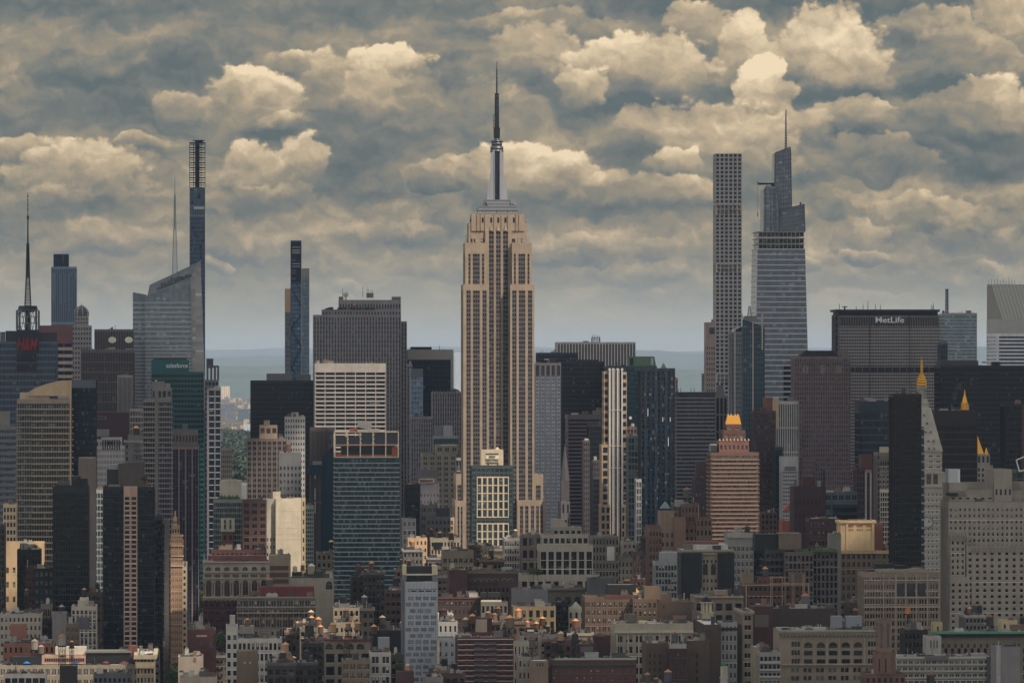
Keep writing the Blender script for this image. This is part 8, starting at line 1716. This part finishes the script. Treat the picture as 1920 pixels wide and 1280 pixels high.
sheet('roadway', -9, 9, -1100, 3800, .02, M_ASPH)
k_ = MB().box(-14, -9, -1100, 3800, -.1, .15).box(9, 14, -1100, 3800, -.1, .15); k_.build('kerbed_pavement', M_CONC, rd, None)
k_ = MB()
for i in range(160):
    for x in (-4.5, 0, 4.5): k_.box(x - .08, x + .08, -500 + i * 9, -497 + i * 9, .021, .026)
for yc in range(-480, 900, 80):
    for i in range(12): k_.box(-8.6 + i * 1.5, -8 + i * 1.5, yc, yc + 3, .022, .027)
k_.build('road_marking', M_PAINT, rd, None)
for yc in range(-480, 900, 80):
    pass
# cars
body = MB().box(-.9, .9, -2.2, 2.2, .35, .95); body.extr([(-.82, .95), (.82, .95), (.66, 1.5), (-.66, 1.5)], -1.1, 1.3)
wheel = MB().frus(0, 0, -.12, .12, .34, .34, 10)
bme = body.mesh('body'); bme.materials.append(M_METAL); wme = wheel.mesh('wheel'); wme.materials.append(plain('tyre', (.02, .02, .02, 1)))
lm = MB().box(-.75, -.45, -2.23, -2.18, .6, .75).box(.45, .75, -2.23, -2.18, .6, .75).mesh('tail_lamp'); lm.materials.append(plain('tail_lamp', (.4, .02, .02, 1)))
rc = random.Random(8)
NAMEC = [((230, 230, 226), 'white'), ((30, 30, 34), 'black'), ((230, 180, 40), 'yellow'), ((130, 134, 140), 'silver'), ((150, 30, 34), 'red'), ((40, 60, 110), 'blue')]
cars = []
for i in range(26):
    lane = rc.choice([-7.4, -3.2, 0.4, 4, 7.4]); yy = -420 + i * 30 + rc.uniform(-8, 8); cars.append((yy, lane, rc.choice(NAMEC)))
for i, (yy, lane, (cc, cn)) in enumerate(cars):
    q = Matrix.Rotation(AVR, 4, 'Z') @ Vector((lane, yy, 0)); c = empty('car', (rd.location.x + q.x, rd.location.y + q.y, .02), AVR)
    tag(c, '%s car on the avenue between the towers, number %d counting up from the nearest' % (cn, i + 1), 'car', 'cars on the avenue')
    for nm, me, lc, rt in [('body', bme, (0, 0, 0), None), ('tail_lamps', lm, (0, 0, 0), None)] + [('wheel', wme, (sx * .85, sy * 1.4, .34), 1) for sx in (-1, 1) for sy in (-1, 1)]:
        o = bpy.data.objects.new(nm, me); COL.objects.link(o); o.parent = c; o.location = lc; o.color = srgb(*cc)
        if rt: o.rotation_euler = (0, R(90), 0)

# ================================================================== trees
def leaf_mesh(name, rnd, rx, rz, n, sz, lobes=7):
    mb = MB(); cs = [(rnd.uniform(-.5, .5) * rx, rnd.uniform(-.5, .5) * rx, rnd.uniform(-.4, .5) * rz, rnd.uniform(.35, .62)) for _ in range(lobes)]
    for i in range(n):
        cx, cy, cz, r = cs[i % lobes]
        d = Vector((rnd.gauss(0, 1), rnd.gauss(0, 1), rnd.gauss(0, 1))).normalized() * r * rnd.uniform(.6, 1.05)
        c = Vector((cx + d.x * rx, cy + d.y * rx, cz + d.z * rz)); a = Vector((rnd.gauss(0, 1), rnd.gauss(0, 1), rnd.gauss(0, .6))).normalized(); b_ = a.cross(Vector((rnd.gauss(0, 1), rnd.gauss(0, 1), rnd.gauss(0, 1)))).normalized()
        s_ = sz * rnd.uniform(.6, 1.3); k = len(mb.v)
        mb.v += [tuple(c - a * s_), tuple(c + b_ * s_ * .6), tuple(c + a * s_), tuple(c - b_ * s_ * .6)]; mb.f.append((k, k + 1, k + 2, k + 3))
    return mb.mesh(name)
rt_ = random.Random(3)
crowns = []
for i in range(3): me = leaf_mesh('crown', rt_, 4.2, 3.6, 900, .5); me.materials.append(M_LEAF); crowns.append(me)
tb = MB().bar((0, 0, 0), (.1, .1, 4), .28, .18, 7)
for i in range(6): a = i * 1.05; tb.bar((.1, .1, 3.2 + i * .25), (2.2 * math.cos(a), 2.2 * math.sin(a), 6.4), .12, .04, 5)
tme = tb.mesh('trunk'); tme.materials.append(M_BARK)
def tree(loc, s_, lab, group, kind='street_tree'):
    e = empty(kind, loc, rt_.uniform(0, 6)); e.scale = (s_, s_, s_); tag(e, lab, 'tree', group)
    for nm, me, z in (('trunk', tme, 0), ('crown', rt_.choice(crowns), 7)):
        o = bpy.data.objects.new(nm, me); COL.objects.link(o); o.parent = e; o.location = (0, 0, z)
ti = 0
for side in (-1, 1):
    for k in range(26):
        yy = -500 + k * 36 + (14 if side > 0 else 0)
        q = Matrix.Rotation(AVR, 4, 'Z') @ Vector((side * 11.6, yy, 0))
        tree((rd.location.x + q.x, rd.location.y + q.y, .15), rt_.uniform(1.0, 1.5), 'street tree along the %s kerb of the avenue, number %d from the near end' % ('left' if side < 0 else 'right', k + 1), 'street trees along the avenue')
# a group of trees where the avenue widens, and roof trees
for i, (px, py, D) in enumerate([(357, 0, 4150), (365, 0, 4170), (373, 0, 4140), (354, 0, 3980), (362, 0, 4000), (379, 0, 4160)]):
    tree((WX(px, D), D, 0), 2.2, 'leafy tree at the far end of the avenue, number %d of six from the left' % (i + 1), 'trees at the far end of the avenue')
for px, py, D, s_, lab in ((1041, 1118, 3010, .9, 'single green tree in front of the low grey arcade'), (1000, 1066, 3180, .8, 'small tree on the terrace left of the modern stone and glass building'), (1008, 1068, 3170, .7, 'second small terrace tree beside the modern stone and glass building'), (416, 1190, 2790, 1.2, 'green tree in the gap between the dark red brick block and the white grid block'), (187, 1222, 2660, .5, 'bushy green roof tree on the loft terraces, left one'), (206, 1220, 2660, .5, 'bushy green roof tree on the loft terraces, middle one'), (230, 1218, 2660, .6, 'bushy green roof tree on the loft terraces, right one'), (194, 1255, 2600, .4, 'small yellow green roof shrub tree, bottom left'), (225, 1256, 2600, .45, 'round roof shrub tree right of the small yellow one, bottom left'), (747, 1243, 2600, .7, 'roof tree at the lower left foot of the white panelled tower'), (270, 893, 2905, .5, 'dark roof tree atop the dark tower with pink window column')):
    z = WZ(py, D) - 9 * s_; tree((WX(px, D), D, z if py < 1300 else 0), s_, lab, None, 'roof_tree')

# ================================================================== the park, the far town, the hills
def mass(name, kind='stuff'): pass
rp_ = random.Random(11); mb = MB()
for i in range(2600):
    D = rp_.uniform(8600, 12600); px = rp_.uniform(405, 478)
    x = WX(px, D); r = rp_.uniform(9, 18); z = rp_.uniform(8, 22) * (1 + (D - 8600) / 9000)
    for j in range(7):
        a, b_, c = rp_.uniform(-r, r), rp_.uniform(-r, r), rp_.uniform(-5, 5); k = len(mb.v); s_ = rp_.uniform(3, 7); t1 = rp_.uniform(0, 6.28)
        u = Vector((math.cos(t1), rp_.uniform(-.5, .5), rp_.uniform(-.6, .6))) * s_; w = Vector((rp_.uniform(-.3, .3), math.sin(t1), .8)) * s_; cc = Vector((x + a, D + b_, z + c))
        mb.v += [tuple(cc - u), tuple(cc + w), tuple(cc + u), tuple(cc - w)]; mb.f.append((k, k + 1, k + 2, k + 3))
o = mb.build('park_trees', M_PARK, None, None); tag(o, 'mass of dark green park trees in the gap left of centre', 'trees', kind='stuff')
M_TOWN = wall_material('far_masonry', .9, .2, .1)
def town(nm, x0, x1, D0, D1, n, col, h0, h1, w0, w1, lab, seed):
    r = random.Random(seed); mb = MB()
    for i in range(n):
        D = D0 * (D1 / D0) ** r.random(); px = r.uniform(x0, x1); w = r.uniform(w0, w1); h = r.uniform(h0, h1) * (1 if r.random() < .9 else 2)
        x = WX(px, D); mb.box(x - w / 2, x + w / 2, D, D + r.uniform(12, 40), -2, h)
    o = mb.build(nm, M_TOWN, None, col); tag(o, lab, 'town', kind='stuff')
for i, (x0, x1, tag_) in enumerate(((-400, 2300, 'in the gaps between towers'),)):
    town('distant_town', x0, x1, 13500, 38000, 40000, (176, 158, 136), 4, 11, 5, 15, 'sunlit pale far-off town seen %s below the hills' % tag_, 20 + i)
    town('distant_rooftops', x0, x1, 12500, 30000, 26000, (104, 98, 92), 4, 14, 6, 20, 'brownish far-off rooftops %s below the hills' % tag_, 40 + i)
for k_a in [('far_apartment_tower', 'far tower', 'small tan apartment tower far off in the gap left of the navy box tower', 415, 431, 724, 26000, 30, dict(n=4, fl=5, wc=(196, 150, 112), gc=(120, 110, 100), sh=.5)),
            ('far_apartment_slab', 'far dark slab', 'blue grey distant apartment slab above the park, left one', 414, 439, 757, 16500, 20, dict(n=6, fl=6, wc=(70, 76, 84), gc=(60, 70, 84))),
            ('far_apartment_slab', 'far second dark slab', 'blue grey distant apartment slab above the park, right one', 446, 470, 766, 16000, 20, dict(n=6, fl=6, wc=(60, 74, 84), gc=(50, 66, 80))),
            ('far_white_slab', 'far white slab', 'pale slim distant slab left of the navy box tower', 457, 470, 795, 12500, 20, dict(n=3, fl=5, wc=(140, 150, 156), gc=(96, 112, 124), sh=.5)),
            ('far_dark_block', 'far dark block', 'distant dark block beside the right town gap', 1318, 1326, 700, 7000, 20, dict(n=3, fl=5, wc=(90, 84, 84))),
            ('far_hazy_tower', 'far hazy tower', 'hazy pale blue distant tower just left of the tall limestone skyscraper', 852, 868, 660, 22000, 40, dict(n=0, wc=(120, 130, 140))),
            ('far_stepped_apartments', 'stepped apartment', 'small stepped brown grey apartment tower in the gap above the green park', 414, 435, 840, 4700, 22, dict(n=6, fl=4.4, wc=(112, 98, 88), gc=(50, 52, 60), pw=.5))]:
    kd, rf_, lb, x0, x1, yt, D, dp, kw = k_a
    Q(kd, rf_, lb, x0, x1, yt, D, dp, 0, None, **kw)
def hills(nm, D, base, amp, seed, col, dD):
    r = np.random.RandomState(seed); n = 300; xs = np.linspace(-14000, 14000, n) * D / 42000; ys = 14
    prof = sum(a * np.sin(xs / s_ + ph) for a, s_, ph in zip(amp * np.array([.45, .25, .15, .1, .05]), np.array([5200, 2300, 900, 330, 120]) * D / 42000, r.rand(5) * 6))
    mb = MB()
    for j in range(ys):
        f = j / (ys - 1); s_ = math.sin(f * math.pi / 2) ** .8
        jit = r.rand(n) * 12 * s_
        for i in range(n): mb.v.append((xs[i], D + f * dD, -5 + (base + prof[i]) * s_ + jit[i] + 18 * math.sin(f * 9 + xs[i] / 700)))
    for j in range(ys - 1):
        for i in range(n - 1): k = j * n + i; mb.f.append((k, k + 1, k + n + 1, k + n))
    mt = plain('wooded_hills_' + nm, col, .95, 0, 1.0, .004); o = mb.build('hills', mt, None, None); o['kind'] = 'structure'; o.name = 'hills'
hills('a', 26000, 150, 40, 3, (.05, .075, .06, 1), 5000)
hills('b', 36000, 235, 75, 5, (.06, .085, .075, 1), 7000)
hills('c', 52000, 310, 110, 9, (.07, .09, .09, 1), 8000)

# rooftop steam behind the clock tower
sm, nt, p = new_mat('steam'); nt.nodes.remove(p); N = nt.nodes.new; L = nt.links.new
v = N('ShaderNodeVolumePrincipled'); v.inputs['Color'].default_value = (.8, .8, .84, 1); tc = N('ShaderNodeTexCoord'); ns = N('ShaderNodeTexNoise'); ns.inputs['Scale'].default_value = .28; ns.inputs['Detail'].default_value = 4
L(tc.outputs['Object'], ns.inputs['Vector']); mr = N('ShaderNodeMapRange'); L(ns.outputs['Fac'], mr.inputs['Value']); mr.inputs['From Min'].default_value = .5; mr.inputs['From Max'].default_value = .75; mr.inputs['To Max'].default_value = .12
L(mr.outputs[0], v.inputs['Density']); L(v.outputs[0], nt.nodes['Material Output'].inputs['Volume'])
mb = MB(); r = random.Random(4); X, D = WX(1792, 3900), 3900; k = D / F
for i in range(9):
    f = i / 8; z0 = WZ(770, D) + f * 46 * k
    mb.frus(X + (f * f * 3 - 2 + r.uniform(-3, 3)) * k, D, z0, z0 + 6 * k, (3 + f * 5) * k, (4 + f * 5) * k, 10)
o = mb.build('steam_plume', sm, None, None); tag(o, 'wispy white steam rising between the clock tower and the gilded lantern', 'steam', kind='stuff')

# cupolas
def turret(px, ytip, D, lab, kind, dome, body, w):
    b = Bld(kind, lab, px - w, px + w, D, kind.replace('_', ' ')); k = b.k; X = 0; z = b.mz
    m = MB(); pr = [(ytip + w * .9, w * .95), (ytip + w * .55, w * .85), (ytip + w * .25, w * .5), (ytip + w * .05, w * .12)]
    for i in range(3): m.frus(X, 8, z(pr[i][0]), z(pr[i + 1][0]), pr[i][1] * k, pr[i + 1][1] * k, 14)
    m.frus(X, 8, z(ytip + 1), z(ytip - 8), .25, .1, 5); b.own('dome', m, dome, M_METAL, True)
    m = MB().frus(X, 8, z(1400), z(ytip + w * .9 + 22), w * 1.3 * k, w * 1.2 * k, 8)
    m.frus(X, 8, z(ytip + w * .9 + 22), z(ytip + w * .9 + 20), w * 1.4 * k, w * 1.4 * k, 8)
    for i in range(8): a = .785 * i; m.frus(X + w * .8 * k * math.cos(a), 8 + w * .8 * k * math.sin(a), z(ytip + w * .9 + 20), z(ytip + w * .9 + 2), .5, .45, 6)
    m.frus(X, 8, z(ytip + w * .9 + 2), z(ytip + w * .9), w * 1.1 * k, w * 1.1 * k, 12).frus(X, 8, z(ytip + w + 20), z(ytip + w), w * .45 * k, w * .4 * k, 8)
    b.own('drum', m, body)
turret(1360.5, 1244, 2640, 'small white cupola with a green dome and open columns, bottom right of centre', 'green_domed_cupola', (64, 120, 92), (196, 190, 166), 6.5)
turret(1327, 1119, 2800, 'cream turret with a dark blue dome in front of the corniced stone loft', 'blue_domed_turret', (40, 46, 62), (206, 190, 150), 11)

# ================================================================== unseen cloud deck added to shade the city, its gaps placed for sun patches
def deck():
    zc = 1500.0; r = np.random.RandomState(7)
    # sunlit places: x px, row px, D, height in metres, radius across, radius in depth
    lit = [(935, 4200, 60, 150, 160), (935, 4200, 250, 120, 130), (935, 4200, 420, 110, 120), (924, 3950, 90, 70, 120), (985, 3900, 60, 90, 140),
           (548, 3500, 60, 40, 70), (1376, 3480, 80, 55, 70), (1376, 3480, 150, 40, 60), (1607, 3350, 82, 28, 34), (110, 3500, 190, 26, 40),
           (940, 2815, 38, 85, 60), (850, 2830, 38, 40, 55), (650, 2840, 38, 85, 60), (1040, 2825, 36, 45, 40), (560, 2890, 38, 45, 30), (90, 2670, 34, 75, 55), (205, 2665, 34, 60, 50), (480, 3230, 40, 50, 26), (810, 3480, 60, 60, 50), (50, 3330, 50, 40, 60), (335, 3250, 60, 22, 180), (350, 3100, 40, 16, 160),
           (430, 17000, 20, 700, 7000), (1275, 18000, 20, 1300, 8000), (690, 3300, 160, 60, 25), (790, 3500, 50, 60, 40), (372, 3950, 5, 30, 300), (260, 3900, 110, 30, 60)]
    step = 24.0; x0, x1, y0, y1 = -1700, 3600, 300, 7400
    nx, ny = int((x1 - x0) / step), int((y1 - y0) / step)
    gx, gy = np.meshgrid(x0 + np.arange(nx + 1) * step, y0 + np.arange(ny + 1) * step, indexing='ij')
    d = np.full(gx.shape, 9.0)
    for px, D, z, rx, ry in lit:
        if D > 9000: continue
        hx = WX(px, D) + LD.x / LD.z * (zc - z); hy = D + LD.y / LD.z * (zc - z)
        d = np.minimum(d, np.sqrt(((gx - hx) / rx) ** 2 + ((gy - hy) / ry) ** 2))
    wob = sum(a * np.sin(gx / s + p) * np.cos(gy / s * 1.2 + q) for a, s, p, q in ((.12, 170, 1, 2), (.1, 80, 3, 5), (.06, 43, 0, 1)))
    m = d + wob - 1.0
    th = np.clip(m * 60, 0, 60) + 20 + 18 * np.sin(gx / 260) * np.cos(gy / 190) + r.rand(*gx.shape) * 12
    keep = m > 0
    vid = -np.ones(gx.shape, int); V_ = []; 
    for i in range(nx + 1):
        for j in range(ny + 1):
            if keep[i, j]: vid[i, j] = len(V_); V_.append((gx[i, j], gy[i, j], zc - th[i, j] * .35)); V_.append((gx[i, j], gy[i, j], zc + th[i, j]))
    Fc = []; edges = {}
    for i in range(nx):
        for j in range(ny):
            q = (vid[i, j], vid[i + 1, j], vid[i + 1, j + 1], vid[i, j + 1])
            if min(q) < 0: continue
            Fc.append((q[3], q[2], q[1], q[0])); Fc.append(tuple(v + 1 for v in q))
            for a, b in ((q[0], q[1]), (q[1], q[2]), (q[2], q[3]), (q[3], q[0])):
                if (b, a) in edges: del edges[(b, a)]
                else: edges[(a, b)] = 1
    for a, b in edges: Fc.append((a, b, b + 1, a + 1))
    me = bpy.data.meshes.new('cloud_deck'); me.from_pydata(V_, [], Fc); me.update()
    mt, nt, p = new_mat('cloud'); nt.nodes.remove(p); N = nt.nodes.new; L = nt.links.new
    df = N('ShaderNodeBsdfDiffuse'); df.inputs['Color'].default_value = (.8, .8, .8, 1); tr = N('ShaderNodeBsdfTranslucent'); tr.inputs['Color'].default_value = (.62, .68, .74, 1)
    ad = N('ShaderNodeMixShader'); ad.inputs[0].default_value = .75; L(df.outputs[0], ad.inputs[1]); L(tr.outputs[0], ad.inputs[2]); L(ad.outputs[0], nt.nodes['Material Output'].inputs['Surface'])
    me.materials.append(mt); o = bpy.data.objects.new('cloud_deck', me); COL.objects.link(o); o['kind'] = 'structure'; o['label'] = 'unseen broken cloud layer over the city, added to shade it in patches'
deck()

def haze():
    m, nt, p = new_mat('haze'); nt.nodes.remove(p); v = nt.nodes.new('ShaderNodeVolumePrincipled')
    v.inputs['Color'].default_value = (.54, .73, .98, 1); v.inputs['Density'].default_value = 1.8e-5; v.inputs['Anisotropy'].default_value = .0
    nt.links.new(v.outputs[0], nt.nodes['Material Output'].inputs['Volume'])
    o = MB().box(-62000, 62000, -2500, 62500, -8, 462).build('haze', m, None, None); o['kind'] = 'stuff'; o['label'] = 'thin blue summer haze lying over the whole city'; o.display_type = 'WIRE'
haze()
